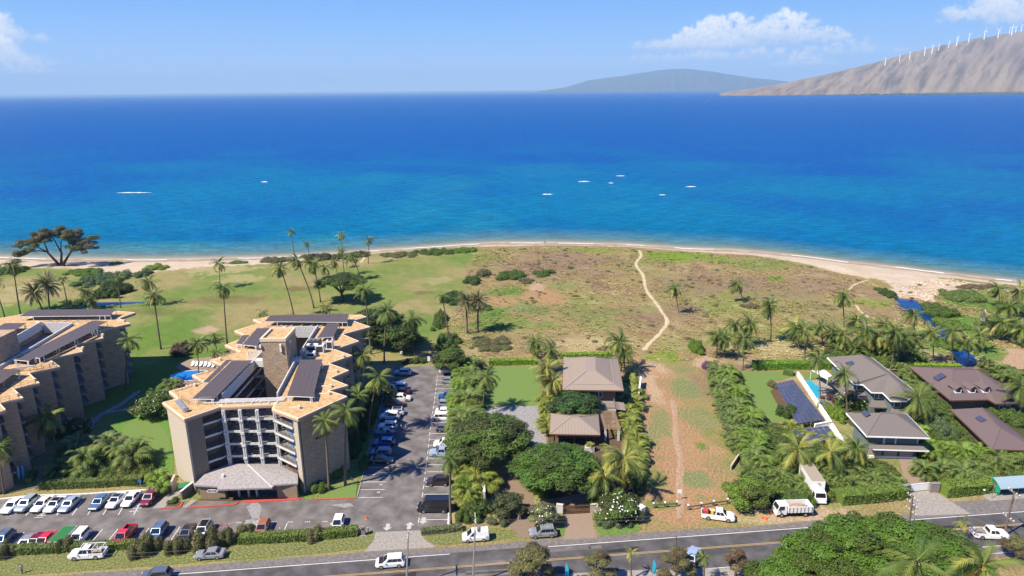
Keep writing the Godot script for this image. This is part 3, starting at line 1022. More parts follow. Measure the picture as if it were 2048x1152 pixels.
	setting("stall_number", b.mesh(), M.paint_worn)
	# arrows at the entrance
	for a in [[Vector2(-21.83, -102.31), 1.0], [Vector2(-18.08, -102.53), -1.0], [Vector2(-15.85, -104.07), 1.0]]:
		b = MB.new()
		var s: float = a[1]
		b.quad(Vector3(-0.35, 0, -0.9 * s), Vector3(0.35, 0, -0.9 * s), Vector3(0.35, 0, 0.2 * s), Vector3(-0.35, 0, 0.2 * s))
		b.tri(Vector3(-0.8, 0, 0.2 * s), Vector3(0.8, 0, 0.2 * s), Vector3(0, 0, 1.1 * s))
		var o := setting("entrance_arrow", b.mesh(), M.paint_worn)
		o.position = v3(a[0], 0.043)
	sheet("entrance_apron", pv([-23.6, -100.9, -16.1, -101.2, -15.1, -98.9, -12.9, -96.7, -24.5, -95.7, -23.5, -98.8]), 0.045, M.concrete)
	# lawn strip between the hedge and the road, roadside plots
	sheet("roadside_lawn", pv([-94.5, -94.7, -84.1, -96.1, -53.9, -98, -32.7, -99.3, -24.1, -100.4, -23.5, -99, -24.2, -96.7, -31.6, -95.4, -56.4, -92.8, -72.8, -91.2, -90.1, -89.4]), 0.05, M.grass_strip)
	sheet("roadside_plot", pv([-15.8, -100, -10.6, -101.6, -3.7, -101.7, 0.1, -100.8, 0.7, -99.5, -3.6, -98.2, -12.3, -97.2, -14.4, -98.1]), 0.05, M.grass_strip)
	sheet("roadside_plot", pv([13.5, -102.2, 21.2, -102.5, 21.8, -101.1, 19.7, -99.7, 14.7, -99.1]), 0.05, M.lawn)
	sheet("roadside_plot", pv([7.3, -101.6, 8.9, -101.7, 8.2, -99.2, 7, -99.4]), 0.05, M.lawn)
	sheet("verge", pv([1.6, -89.6, 21.1, -90.7, 38.3, -90.9, 41.2, -90.1, 38.8, -83.9, 1.5, -83.3]), 0.06, M.concrete)
	# condo gardens
	sheet("garden_bed", pv([-58.3, -110.9, -56.1, -113.5, -51.9, -113.6, -50.2, -110.3]), 0.1, M.mulch)
	sheet("garden_bed", pv([-63.5, -109.2, -63, -111.1, -60.6, -110.4, -60.6, -108.9]), 0.1, M.mulch)
	sheet("garden_lawn", pv([-36, -112, -34.5, -113.1, -30.1, -117.3, -29.2, -111.2, -35, -110.8]), 0.12, M.lawn_bright)
	sheet("garden_lawn", pv([-32.1, -119.1, -31.7, -128.9, -30.4, -126.8, -29.5, -117.3]), 0.11, M.lawn)
	kerb("red_kerb", pv([-63.8, -108.3, -60.5, -108.7, -60.8, -110.4]), 0.35, 0.15, M.paint_red)
	kerb("red_kerb", pv([-59.2, -108.5, -50.8, -109.3, -50.4, -110.3]), 0.35, 0.15, M.paint_red)
	kerb("red_kerb", pv([-37.3, -110.7, -29.1, -110.9]), 0.3, 0.15, M.paint_red)
	kerb("kerb", pv([-29, -111, -29.4, -118.2, -30.4, -128.8, -30.9, -140, -31.8, -153, -32.2, -166.7, -32.3, -173.5]), 0.22, 0.15, M.concrete)
	kerb("kerb", pv([-11.3, -102.4, -11.6, -108.7, -11.9, -115.2]), 0.5, 0.14, M.white_wall)
	kerb("kerb", pv([-104.1, -111.2, -95.4, -111.8, -90.5, -112.9, -81.4, -113.2, -69.3, -114.5]), 0.4, 0.14, M.white_wall)
	sheet("entrance_pavement", pv([-50.4, -110.1, -49.3, -111.2, -43.4, -111.9, -41, -112.4, -39.1, -111.7, -39.6, -110.7, -47.8, -109.9]), 0.12, M.paint_red)
	sheet("sidewalk", pv([-65.3, -108.3, -64.8, -112.8, -62.6, -114.4, -61.7, -113.7, -63.1, -111.4, -63.2, -108.6]), 0.1, M.concrete)
	sheet("sidewalk", pv([-60.1, -108.7, -59.4, -111.1, -58.3, -110.7, -59.2, -108.5]), 0.11, M.concrete)
	trail("garden_path", pv([-90.4, -115.2, -90.6, -121.1, -93.4, -133.3, -96, -141.4, -96.4, -146.9, -94.8, -151.7, -94.4, -159.7]), 1.5, M.concrete_grey, 0.05)
	trail("garden_path", pv([-95.8, -147.4, -90.9, -149.1, -83.3, -150.3]), 1.1, M.concrete, 0.09)
	sheet("garden_lawn", pv([-90.1, -134.3, -91.7, -144.2, -87.4, -147.7, -82.6, -149.8, -71.7, -129.6, -66.8, -119.8, -74, -124.6, -82.9, -128.8]), 0.045, M.lawn_vivid)
	sheet("putting_green", pv([-85.9, -134.2, -88, -141.2, -86.7, -144.1, -81.7, -142.3, -75.7, -136.3, -71.1, -127.5, -76, -128.7, -81.3, -129.8]), 0.06, M.lawn_bright)
	sheet("pool_deck", pv([-91.4, -169.1, -89.7, -172.4, -92.4, -175.3, -92, -180.4, -83.5, -183.2, -80, -178.6, -80.3, -168.8, -80.1, -161.5, -86.4, -162.5]), 0.08, M.paver)
	var pool := PackedVector2Array()
	var pc := Vector2(-85.31, -168.95)
	for k in 20:
		pool.push_back(pc + Vector2(cos(TAU * k / 20) * 5.0, sin(TAU * k / 20) * 3.4))
	sheet("pool_water", pool, 0.11, M.pool_deep)
	var rim := MB.new()
	for k in 20:
		rim.wall(pc + (pool[k] - pc) * 1.05, pc + (pool[(k + 1) % 20] - pc) * 1.05, 0.05, 0.2, 0.35)
	setting("pool_rim", rim.mesh(), M.white_wall)
	# first house: lawn, drive, court
	sheet("house_lawn", pv([-7, -173.5, 6.3, -173.2, 7.5, -152.2, 6.9, -148.9, -7.1, -148.7]), 0.05, M.lawn_bright)
	sheet("house_court", pv([-8.4, -148.4, 7.1, -149.2, 7.3, -139.2, 6.8, -128.1, 0.3, -131.4, -3, -139.5]), 0.04, M.concrete_grey)
	sheet("house_drive", pv([-5.5, -120.9, 3.4, -121.3, 3.5, -110, 4.6, -105.4, 2.6, -98.9, 0.5, -98.9, -0.1, -101.1, -2.5, -104, -4.8, -109.3]), 0.04, M.gravel_brown)
	sheet("house_drive", pv([6.2, -110, 14.2, -112.3, 13.5, -108.3, 13.7, -105.5, 13.7, -103.7, 13.8, -98.7, 8.1, -98.3, 8.8, -101.5, 8.8, -105.6, 7.4, -108]), 0.05, M.paver)
	sheet("garden_floor", pv([7.6, -136.9, 24.6, -136.5, 21.4, -109.7, 13.8, -109.5, 13.7, -112.3, 6.2, -110]), 0.035, M.mulch)
	# second house: lawn, pool, drive
	sheet("house_lawn", pv([60.4, -168.1, 74.4, -167.7, 71.4, -163.9, 66.4, -162.1, 63.5, -155.5, 62.1, -145.1, 63.4, -140, 58.1, -139.4, 57, -151.1]), 0.05, M.lawn_bright)
	sheet("house_lawn", pv([76, -167, 83.4, -167.2, 81.6, -161.7, 74.7, -161.9]), 0.055, M.lawn_bright)
	sheet("flower_bed", pv([63.5, -155.5, 66.6, -160.2, 65.9, -150.9, 63.4, -140, 62.1, -145.1]), 0.06, M.mulch)
	sheet("pool_deck", pv([74.2, -161.9, 81.3, -162.4, 80.8, -150.5, 72, -149.1, 72, -153.6]), 0.08, M.concrete)
	sheet("pool_water", pv([74.3, -161.3, 76.2, -161.9, 76.1, -159.4, 76.8, -158.8, 74.5, -152.4, 72.5, -151.6, 73.4, -156.4]), 0.11, M.pool)
	sheet("house_drive", pv([77.9, -124.3, 82.9, -124.6, 79, -117.2, 77.7, -114, 74.3, -113.7, 75.6, -118.1]), 0.05, M.paver)
	sheet("drive_apron", pv([72.1, -110.8, 77.5, -112, 78.3, -110, 80, -104.4, 70.3, -104]), 0.06, M.concrete)
	sheet("bus_stop_pad", pv([85.7, -109.9, 87.6, -111.3, 102.1, -112.9, 101.7, -109.9, 85.8, -108.1]), 0.12, M.concrete)
	sheet("gravel_yard", pv([139.8, -180.1, 149.5, -183.7, 138.9, -167.5, 130.6, -168.4, 133.3, -173.9]), 0.05, M.dirt)
	sheet("garden_ground", pv([53.7, -168.9, 60.5, -168.8, 57, -151.1, 58, -139.2, 63.7, -138.1, 66.4, -129.1, 67.2, -122, 75.1, -120, 73.6, -115.5, 72.7, -111.3, 58.8, -108.3, 47.5, -106.9, 43, -109.3, 45, -121.5, 48.6, -143.3]), 0.025, M.garden_soil)
	sheet("garden_ground", pv([84.5, -168.2, 142.8, -169.1, 104.6, -114.9, 90.1, -113.1, 77.8, -111.3, 78.9, -115.4, 83.9, -125.6, 79.2, -125.7, 74.7, -137.9, 76, -150.7, 81.6, -160.8]), 0.022, M.garden_soil)
	sheet("garden_ground", pv([30, -168.5, 33.1, -168.4, 26.3, -127.8, 23.9, -109.7, 21.2, -108.9, 25.1, -136.5]), 0.024, M.garden_soil)
	sheet("garden_ground", pv([-14.4, -170.6, -6.9, -174.6, -7.1, -148.4, -8.4, -147.1, -5.2, -121.4, -4.9, -104, -10.2, -102.7, -12.9, -139.7]), 0.026, M.garden_soil)
	sheet("garden_ground", pv([-90.7, -117.5, -92.9, -124, -95.9, -131.1, -78.2, -130.8, -66.2, -117.9, -69.3, -115.4]), 0.027, M.garden_soil)
	# footpaths across the field
	trail("footpath", pv([59.5, -312.8, 58.2, -300.7, 53.3, -286.1, 52.7, -266.2, 50.3, -247.5, 50.2, -230.4, 50.1, -217.5, 49.8, -208.7, 45.2, -198, 39.7, -188.7, 37.6, -183.9]), 1.2, M.sandy)
	trail("footpath", pv([38.4, -151.5, 37.2, -143.5, 34.7, -131.8, 34, -124.6, 31.7, -116.2, 30.4, -109.5, 28.6, -103.5]), 1.3, M.dirt, 0.03)
	trail("footpath", pv([138.1, -255.6, 134, -253.6, 128.4, -248.2, 124.7, -243.6]), 1.0, M.sandy)
	trail("footpath", pv([118.9, -226.4, 117, -219.7, 116.9, -213.3]), 0.9, M.sandy)
	trail("footpath", pv([-65.9, -291.7, -66.3, -300, -67.2, -307.9]), 1.1, M.sandy)
	# still water of the stream and the pond, inside their banks
	var w := stream_poly.duplicate()
	sheet("stream_water", Geometry2D.offset_polygon(w, 2.6)[0], -0.75, M.stream)
	sheet("pond_water", Geometry2D.offset_polygon(pond_poly.duplicate(), 1.0)[0], -0.7, M.stream)



# ---------------------------------------------------------------- plants
var frond_mesh := []
var date_frond_mesh: Mesh
var lobe_mesh := []
var clump_mesh := []
var tints := {}


func tint_mat(r: float, g: float, b: float) -> StandardMaterial3D:
	var k := "%s_%s_%s" % [r, g, b]
	if not tints.has(k):
		tints[k] = leaf("leaf_" + k, lin(r * 1.02, g * 1.02, b * 1.0), 0.34)
	return tints[k]


func make_frond(droop: float, leaflets: int, width: float, seed_: int) -> ArrayMesh:
	# one feather leaf of length 1 along +x, arching down
	var r := RandomNumberGenerator.new()
	r.seed = seed_
	var b := MB.new()
	b.colored = true
	var p := Vector3.ZERO
	var prev := p
	var a := 0.0
	var steps := leaflets
	for i in steps:
		var t := float(i) / steps
		a -= droop / steps * (0.4 + 1.4 * t)
		prev = p
		p += Vector3(cos(a), sin(a), 0) / steps
		b.tint = Color(1.5, 1.3, 0.9)
		var w := lerpf(0.014, 0.004, t)
		b.quad(prev + Vector3(0, 0, w), p + Vector3(0, 0, w), p - Vector3(0, 0, w), prev - Vector3(0, 0, w))
		if t < 0.1:
			continue
		var l := width * sin(pow(clampf(t, 0.0, 1.0), 0.75) * PI * 0.88 + 0.16) * r.randf_range(0.85, 1.1)
		for s in [-1.0, 1.0]:
			var shade := r.randf_range(0.7, 1.2)
			b.tint = Color(shade * r.randf_range(0.9, 1.15), shade, shade * 0.9)
			var tip := p + Vector3(l * 0.55, -l * (0.5 + r.randf() * 0.4), s * l * 0.68)
			b.tri(prev, p, tip)
	return b.mesh()


func make_lobe(leaves: int, size: float, seed_: int) -> ArrayMesh:
	# a clump of foliage about one unit across each way: leaf faces on and inside an uneven ball
	var r := RandomNumberGenerator.new()
	r.seed = seed_
	var n := FastNoiseLite.new()
	n.seed = seed_
	n.frequency = 1.1
	var b := MB.new()
	b.colored = true
	for i in leaves:
		var d := Vector3(r.randfn(), r.randfn() * 0.9 + 0.25, r.randfn()).normalized()
		var rad := (0.84 + n.get_noise_3dv(d * 1.6) * 0.55) * (r.randf_range(0.93, 1.04) if r.randf() < 0.75 else r.randf_range(0.5, 0.95))
		var p := d * rad
		var nn := (d + Vector3(r.randfn(), r.randfn() + 0.35, r.randfn()) * 0.5).normalized()
		var x := nn.cross(Vector3(r.randfn(), r.randfn(), r.randfn())).normalized()
		var y := nn.cross(x)
		var s := size * r.randf_range(0.45, 1.65)
		var k := r.randf_range(0.72, 1.25) * (1.0 + n.get_noise_3dv(p * 2.5 + Vector3.ONE * 9.0) * 0.35)
		b.tint = Color(k * r.randf_range(0.88, 1.2), k, k * r.randf_range(0.8, 1.0))
		b.quad(p - x * s, p - y * s * 0.55, p + x * s, p + y * s * 0.55)
	return b.mesh()


func make_clump(seed_: int) -> ArrayMesh:
	# feathery palm clump, about one unit high and across
	var r := RandomNumberGenerator.new()
	r.seed = seed_
	var b := MB.new()
	b.colored = true
	for k in 30:
		var az := k * 2.39996 + r.randf() * 0.5
		var out := Vector3(cos(az), 0, sin(az))
		var side := Vector3(-sin(az), 0, cos(az))
		var a := r.randf_range(0.75, 1.5)
		var p := out * r.randf() * 0.16 + Vector3(0, r.randf_range(0.0, 0.45), 0)
		var l := r.randf_range(0.5, 0.75)
		var base := r.randf_range(0.7, 1.25)
		var hue := r.randf_range(0.9, 1.5)
		for i in 11:
			var t := i / 11.0
			a -= 0.26 * (0.2 + t * 1.2)
			var q := p + (out * cos(a) + Vector3(0, sin(a), 0)) * l / 11.0
			if i > 1:
				var wl := 0.17 * sin(t * PI * 0.85 + 0.3)
				for s in [-1.0, 1.0]:
					var sh := base * r.randf_range(0.75, 1.2)
					b.tint = Color(sh * hue, sh, sh * 0.8)
					b.tri(p, q, q + side * s * wl + (q - p) * 1.3 - Vector3(0, wl * 0.3, 0))
			p = q
	return b.mesh()


func plant_meshes() -> void:
	frond_mesh = [make_frond(1.3, 30, 0.3, 1), make_frond(1.8, 30, 0.3, 2), make_frond(0.95, 30, 0.28, 3), make_frond(2.2, 28, 0.28, 4)]
	date_frond_mesh = make_frond(0.8, 26, 0.22, 5)
	lobe_mesh = [make_lobe(2600, 0.068, 11), make_lobe(2600, 0.068, 12), make_lobe(2300, 0.075, 13), make_lobe(1100, 0.085, 14)]
	clump_mesh = [make_clump(21), make_clump(22), make_clump(23)]


func palm(x: float, z: float, h: float, dx: float, r: float, label: String, opt := {}) -> void:
	var kind: String = opt.get("kind", "coconut")
	var g: String = opt.get("group", "coconut palms")
	var y0 := minf(land_height(x, z), 0.0) if z < -185.0 else 0.0
	var t := thing({"coconut": "coconut_palm", "date": "date_palm", "fan": "fan_palm"}[kind], label, "palm tree", Vector3(x, y0, z), 0.0, g)
	rng.seed = int(absf(x) * 131.0 + absf(z) * 17.0)
	h = maxf(h - y0, 1.5)
	var pts := []
	var rad := []
	var w := (0.2 if kind == "coconut" else 0.36) * clampf(h / 12.0, 0.75, 1.2)
	var bz := rng.randf_range(-0.6, 0.6)
	for i in 9:
		var s := i / 8.0
		pts.append(Vector3(dx * (s * 0.35 + 0.65 * s * s * (1.6 - 0.6 * s)) + sin(s * PI) * 0.25 * bz, h * s - 0.15, bz * sin(s * 2.5) * 0.5))
		rad.append(w * (1.45 if i == 0 else lerpf(1.05, 0.62, s)))
	var b := MB.new()
	b.tube(pts, rad, 7)
	part(t, "trunk", b.mesh(true), M.palm_bark)
	var top: Vector3 = pts[-1]
	var n: int = opt.get("n", 30)
	var yel: float = opt.get("yellow", 0.07)
	var wind: float = opt.get("wind", rng.randf_range(0.05, 0.5))
	var lean := Basis(Vector3(rng.randf_range(-1, 1), 0, rng.randf_range(-1, 1)).normalized(), rng.randf_range(0.0, 0.3))
	var full := rng.randf_range(0.8, 1.15)
	n = int(n * full)
	var hang := rng.randf_range(-1.25, -0.6)
	for k in n:
		var s := (k + 0.5) / n
		var az := k * 2.39996 + rng.randf() * 0.9
		var el := lerpf(1.25, hang, pow(s, 0.85)) + rng.randf_range(-0.25, 0.25)
		var len := r * (1.38 if kind == "coconut" else 1.15) * rng.randf_range(0.78, 1.12) * (0.8 if k < 3 else 1.0)
		var mesh: Mesh = frond_mesh[k % 3] if s < 0.75 else frond_mesh[1 + k % 3]
		if kind == "date":
			mesh = date_frond_mesh
			el = lerpf(1.45, -0.9, s)
		elif kind == "fan":
			mesh = frond_mesh[2]
		var m: Material
		var q := rng.randf()
		if s > 0.86 and q < 0.35 + yel:
			m = tint_mat(0.36, 0.27, 0.1)
		elif q < yel:
			m = tint_mat(0.23, 0.24, 0.05)
		elif kind == "date":
			m = tint_mat(0.115, 0.13, 0.06) if q < 0.6 else tint_mat(0.17, 0.15, 0.07)
		else:
			m = tint_mat(0.075, 0.115, 0.024) if q < 0.6 else tint_mat(0.115, 0.15, 0.032)
		var bs := Basis(Vector3.UP, az) * Basis(Vector3.BACK, el)
		bs = Basis(Vector3.BACK, -wind * (0.4 + 0.4 * sin(az))) * bs
		bs = lean * bs
		part(t, "frond", mesh, m, Transform3D(bs.scaled_local(Vector3(len, len, len)), top + Vector3(0, -0.05, 0)))
	if kind == "coconut" and r > 2.0:
		var cb := MB.new()
		for k in 6:
			var a := k * 1.05
			cb.lathe([[0.0, -0.2], [0.14, -0.1], [0.16, 0.03], [0.0, 0.2]], 5, top + Vector3(cos(a) * 0.3, -0.4, sin(a) * 0.3))
		part(t, "coconut_cluster", cb.mesh(true), M.coconut)
	elif kind == "date":
		var cb := MB.new()
		cb.lathe([[0.3, -2.2], [0.75, -1.2], [0.6, -0.2], [0.2, 0.3]], 9, top)
		part(t, "leaf_base_boss", cb.mesh(true), M.wood_brown)
	elif kind == "fan":
		var cb := MB.new()
		cb.lathe([[0.25, -3.8], [0.6, -3.4], [0.85, -1.8], [0.6, -0.4], [0.2, 0.1]], 11, top)
		part(t, "dead_leaf_skirt", cb.mesh(), M.dry_skirt)


func lobes(t: Node3D, called: String, list: Array, m: Material) -> void:
	# each entry: centre, radii
	for e in list:
		var s: Vector3 = e[1]
		part(t, called, lobe_mesh[rng.randi() % 3], m, Transform3D(Basis(Vector3.UP, rng.randf() * TAU).scaled_local(s), e[0]))


func broad_tree(called: String, at: Vector3, h: float, spread: Vector2, n: int, lobe: float, m: Material, label: String, opt := {}) -> Node3D:
	# umbrella of foliage clumps carried on limbs: h to the top, spread: half widths along x and z
	var t := thing(called, label, "tree", at, 0.0, opt.get("group", ""))
	rng.seed = int(absf(at.x) * 77.0 + absf(at.z) * 13.0)
	var fork: float = h * opt.get("fork", 0.3)
	var b := MB.new()
	var tw: float = opt.get("trunk", 0.035) * h
	b.tube([Vector3(0, -0.2, 0), Vector3(0.1, fork * 0.5, 0), Vector3(0, fork, 0.1)], [tw * 1.3, tw, tw * 0.9], 8)
	part(t, "trunk", b.mesh(true), M.bark)
	var limbs: int = opt.get("limbs", 6)
	for k in limbs:
		var a := TAU * k / limbs + 0.4
		b = MB.new()
		var end := Vector3(cos(a) * spread.x * 0.62, h * 0.72, sin(a) * spread.y * 0.62)
		var mid := Vector3(cos(a) * spread.x * 0.3, lerpf(fork, h * 0.72, 0.62), sin(a) * spread.y * 0.3)
		b.tube([Vector3(0, fork * 0.92, 0), mid, end], [tw * 0.6, tw * 0.4, tw * 0.15], 6)
		part(t, "limb", b.mesh(true), M.bark)
	var list := []
	for k in n:
		var s := sqrt((k + 0.5) / n)
		var a := k * 2.39996
		var dome := sqrt(maxf(0.0, 1.0 - s * s * 0.92))
		var y: float = h - lobe * 0.55 - (1.0 - dome) * h * opt.get("dome", 0.5)
		var sz := lobe * rng.randf_range(0.8, 1.2)
		list.append([Vector3(cos(a) * spread.x * s * 0.9, y + rng.randf_range(-1.0, 0.3) * lobe * opt.get("billow", 0.45), sin(a) * spread.y * s * 0.9), Vector3(sz, sz * opt.get("flat", 0.62), sz)])
	var second: StandardMaterial3D = m.duplicate()
	second.resource_name = m.resource_name + "_older"
	var tone := rng.randf_range(0.72, 0.85)
	second.albedo_color = Color(m.albedo_color.r * (tone + 0.08), m.albedo_color.g * tone, m.albedo_color.b * (tone + 0.1))
	for e in list:
		lobes(t, "crown", [e], m if rng.randf() < 0.6 else second)
	return t


func shrub(called: String, at: Vector3, size: Vector3, m: Material, label: String, group := "", n := 1) -> Node3D:
	var t := thing(called, label, "shrub", at, 0.0, group)
	rng.seed = int(absf(at.x) * 37.0 + absf(at.z) * 11.0 + size.x * 5.0)
	if n == 1:
		lobes(t, "foliage", [[Vector3(0, size.y * 0.5, 0), Vector3(size.x, size.y * 0.62, size.z)]], m)
	else:
		var list := []
		var q := clampf(minf(size.x, size.z) * 0.42, 0.7, 1.9)
		var count := clampi(int(size.x * size.z / (q * q) * 1.25), n, 64)
		for k in count:
			var a := k * 2.39996 + rng.randf() * 0.4
			var s := sqrt((k + 0.5) / count)
			var w := q * rng.randf_range(0.7, 1.25)
			var edge := 0.85 + noise_c.get_noise_2d(a * 3.0, size.x * 7.0) * 0.5
			list.append([Vector3(cos(a) * size.x * s * edge, size.y * (0.5 - 0.28 * s * s) * rng.randf_range(0.7, 1.15), sin(a) * size.z * s * edge), Vector3(w, size.y * 0.5 * rng.randf_range(0.75, 1.2), w)])
		lobes(t, "foliage", list, m)
	return t


func hedge(called: String, line: PackedVector2Array, w: float, h: float, m: StandardMaterial3D, label: String, leaf_size := 0.16, per := 42.0) -> void:
	var t := thing(called, label, "hedge", v3(line[0]))
	rng.seed = int(absf(line[0].x) * 91.0 + absf(line[0].y))
	var core := MB.new()
	core.colored = true
	core.tint = Color(0.95, 0.95, 0.95)
	var b := MB.new()
	b.colored = true
	for i in line.size() - 1:
		var a := line[i] - line[0]
		var d := line[i + 1] - line[i]
		core.wall(a, a + d, 0.0, h * 0.93, w * 0.9)
		var u := d.normalized()
		var n := u.orthogonal()
		var count := int(d.length() * (w + 2.0 * h) * per)
		for k in count:
			var s := rng.randf() * (w + 2.0 * h)
			var f := rng.randf() * d.length()
			var wob := 1.0 + noise_c.get_noise_2d(f * 2.0 + i * 9.0, line[0].x) * 0.18
			var p: Vector3
			var nn: Vector3
			if s < w:
				p = v3(a + u * f + n * (s - w / 2), h * wob)
				nn = Vector3.UP
			elif s < w + h:
				p = v3(a + u * f + n * w / 2 * wob, s - w)
				nn = v3(n)
			else:
				p = v3(a + u * f - n * w / 2 * wob, s - w - h)
				nn = v3(-n)
			nn = (nn + Vector3(rng.randfn(), rng.randfn(), rng.randfn()) * 0.45).normalized()
			var x := nn.cross(Vector3(rng.randfn(), rng.randfn(), rng.randfn())).normalized()
			var y := nn.cross(x)
			var sz := leaf_size * rng.randf_range(0.6, 1.3)
			var kk := rng.randf_range(0.65, 1.25)
			b.tint = Color(kk * rng.randf_range(0.9, 1.15), kk, kk * 0.9)
			b.quad(p - x * sz, p - y * sz * 0.6, p + x * sz, p + y * sz * 0.6)
	part(t, "branches", core.mesh(), m)
	part(t, "leaves", b.mesh(), m)


func areca_row(line: PackedVector2Array, step: float, h: float, m: Material, label: String, group: String, jitter := 1.0) -> void:
	rng.seed = int(absf(line[0].x) * 53.0 + absf(line[0].y) * 7.0)
	var jobs := []
	for i in line.size() - 1:
		var n := maxi(1, int(line[i].distance_to(line[i + 1]) / step))
		for k in n:
			jobs.append(line[i].lerp(line[i + 1], (k + 0.5) / n) + Vector2(rng.randf_range(-jitter, jitter), rng.randf_range(-jitter, jitter)))
	var words := ["first", "second", "third", "fourth", "fifth", "sixth", "seventh", "eighth", "ninth", "tenth", "eleventh", "twelfth", "thirteenth", "fourteenth", "fifteenth", "sixteenth", "seventeenth", "eighteenth", "nineteenth", "twentieth", "twenty-first", "twenty-second", "twenty-third", "twenty-fourth", "twenty-fifth", "twenty-sixth", "twenty-seventh", "twenty-eighth", "twenty-ninth", "thirtieth"]
	var end := "far end" if absf(line[-1].y - line[0].y) > absf(line[-1].x - line[0].x) else "left end"
	if end == "far end" and line[-1].y < line[0].y:
		end = "near end"
	for i in jobs.size():
		var p: Vector2 = jobs[i]
		var t := thing("areca_palm", label + ", %s from the %s" % [words[mini(i, 29)], end], "palm", v3(p), rng.randf() * TAU, group)
		var s := h * rng.randf_range(0.75, 1.2)
		part(t, "foliage", clump_mesh[rng.randi() % 3], m, Transform3D(Basis().scaled(Vector3(s * 1.05, s, s * 1.05)), Vector3.ZERO))
		if rng.randf() < 0.7:
			part(t, "foliage", clump_mesh[rng.randi() % 3], m, Transform3D(Basis(Vector3.UP, 2.0).scaled(Vector3(s, s * 0.7, s)), Vector3(s * 0.25, 0, s * 0.2)))


func field_grass() -> void:
	# dry tussocks over the field, far too many to count
	var b := MB.new()
	b.colored = true
	var r := RandomNumberGenerator.new()
	r.seed = 2
	for k in 9:
		var a := k * 2.4
		var p := Vector3(cos(a), 0, sin(a)) * 0.3 * r.randf()
		var o := Vector3(cos(a), 0, sin(a))
		var s := Vector3(-o.z, 0, o.x) * 0.16
		var q := r.randf_range(0.75, 1.2)
		b.tint = Color(q, q, q)
		b.tri(p - s, p + s, p + o * r.randf_range(0.2, 0.5) + Vector3(0, r.randf_range(0.3, 0.6), 0))
	var spots: Array[Transform3D] = []
	var cols := PackedColorArray()
	r.seed = 6
	for k in 90000:
		var x := r.randf_range(-30.0, 175.0)
		var z := r.randf_range(-176.0, -335.0)
		var t := z - at_x(coast, x)
		if x < at_z(golf_edge, z) + 1.0 or t < beach_width(x) + 2.0:
			continue
		var h := land_height(x, z)
		if h < -0.6 or (x > 84.0 and z > -190.0 and x < 128.0 and z > -180.0):
			continue
		var d := noise_b.get_noise_2d(x * 1.7, z * 1.7) + noise_a.get_noise_2d(x * 2.0, z * 2.0)
		if r.randf() > 0.45 + d * 1.3:
			continue
		var c := land_color(x, z)
		if on_path(x, z):
			continue
		var bare := c.r > 0.36 and c.r > c.g * 1.25
		if bare and r.randf() < 0.9:
			continue
		var s := r.randf_range(0.3, 0.85)
		spots.append(Transform3D(Basis(Vector3.UP, r.randf() * TAU).scaled(Vector3(s * 1.3, s * 0.8, s * 1.3)), Vector3(x, h - 0.03, z)))
		var j := r.randf_range(0.75, 1.3)
		cols.push_back(Color(c.r * j * 0.95, c.g * j * 0.93, c.b * j * 0.9))
	var mm := MultiMesh.new()
	mm.transform_format = MultiMesh.TRANSFORM_3D
	mm.use_colors = true
	mm.mesh = b.mesh()
	mm.instance_count = spots.size()
	for i in spots.size():
		mm.set_instance_transform(i, spots[i])
		mm.set_instance_color(i, cols[i])
	var o := MultiMeshInstance3D.new()
	o.multimesh = mm
	o.name = "field_grass"
	o.material_override = M.frond
	add_child(o)
	tag(o, "dry brown and green tussock grass over the open field", "grass")
	o.set_meta("kind", "stuff")


func dry_brush() -> void:
	# low dead brush scattered through the field
	var spots: Array[Transform3D] = []
	var cols := PackedColorArray()
	var r := RandomNumberGenerator.new()
	r.seed = 16
	for k in 1500:
		var x := r.randf_range(-25.0, 165.0)
		var z := r.randf_range(-182.0, -325.0)
		if x < at_z(golf_edge, z) + 2.0 or z - at_x(coast, x) < beach_width(x) + 4.0 or land_height(x, z) < -0.6:
			continue
		if noise_b.get_noise_2d(x * 0.8 + 40.0, z * 0.8) < 0.1 or on_path(x, z):
			continue
		var s := r.randf_range(0.25, 0.85)
		spots.append(Transform3D(Basis(Vector3.UP, r.randf() * TAU).scaled(Vector3(s * 1.3, s * 0.7, s)), Vector3(x, land_height(x, z) + s * 0.2, z)))
		cols.push_back(Color(0.2, 0.15, 0.1).lerp(Color(0.16, 0.17, 0.06), r.randf()))
	var mm := MultiMesh.new()
	mm.transform_format = MultiMesh.TRANSFORM_3D
	mm.use_colors = true
	mm.mesh = lobe_mesh[3]
	mm.instance_count = spots.size()
	for i in spots.size():
		mm.set_instance_transform(i, spots[i])
		mm.set_instance_color(i, cols[i])
	var o := MultiMeshInstance3D.new()
	o.multimesh = mm
	o.name = "dry_brush"
	o.material_override = M.foliage
	add_child(o)
	tag(o, "low dead brush dotted through the open field", "brush")
	o.set_meta("kind", "stuff")


var field_path := pv([59.5, -312.8, 58.2, -300.7, 53.3, -286.1, 52.7, -266.2, 50.3, -247.5, 50.2, -230.4, 50.1, -217.5, 49.8, -208.7, 45.2, -198, 39.7, -188.7, 37.6, -183.9])
func on_path(x: float, z: float) -> bool:
	for i in field_path.size() - 1:
		if Vector2(x, z).distance_to(Geometry2D.get_closest_point_to_segment(Vector2(x, z), field_path[i], field_path[i + 1])) < 1.5:
			return true
	return false



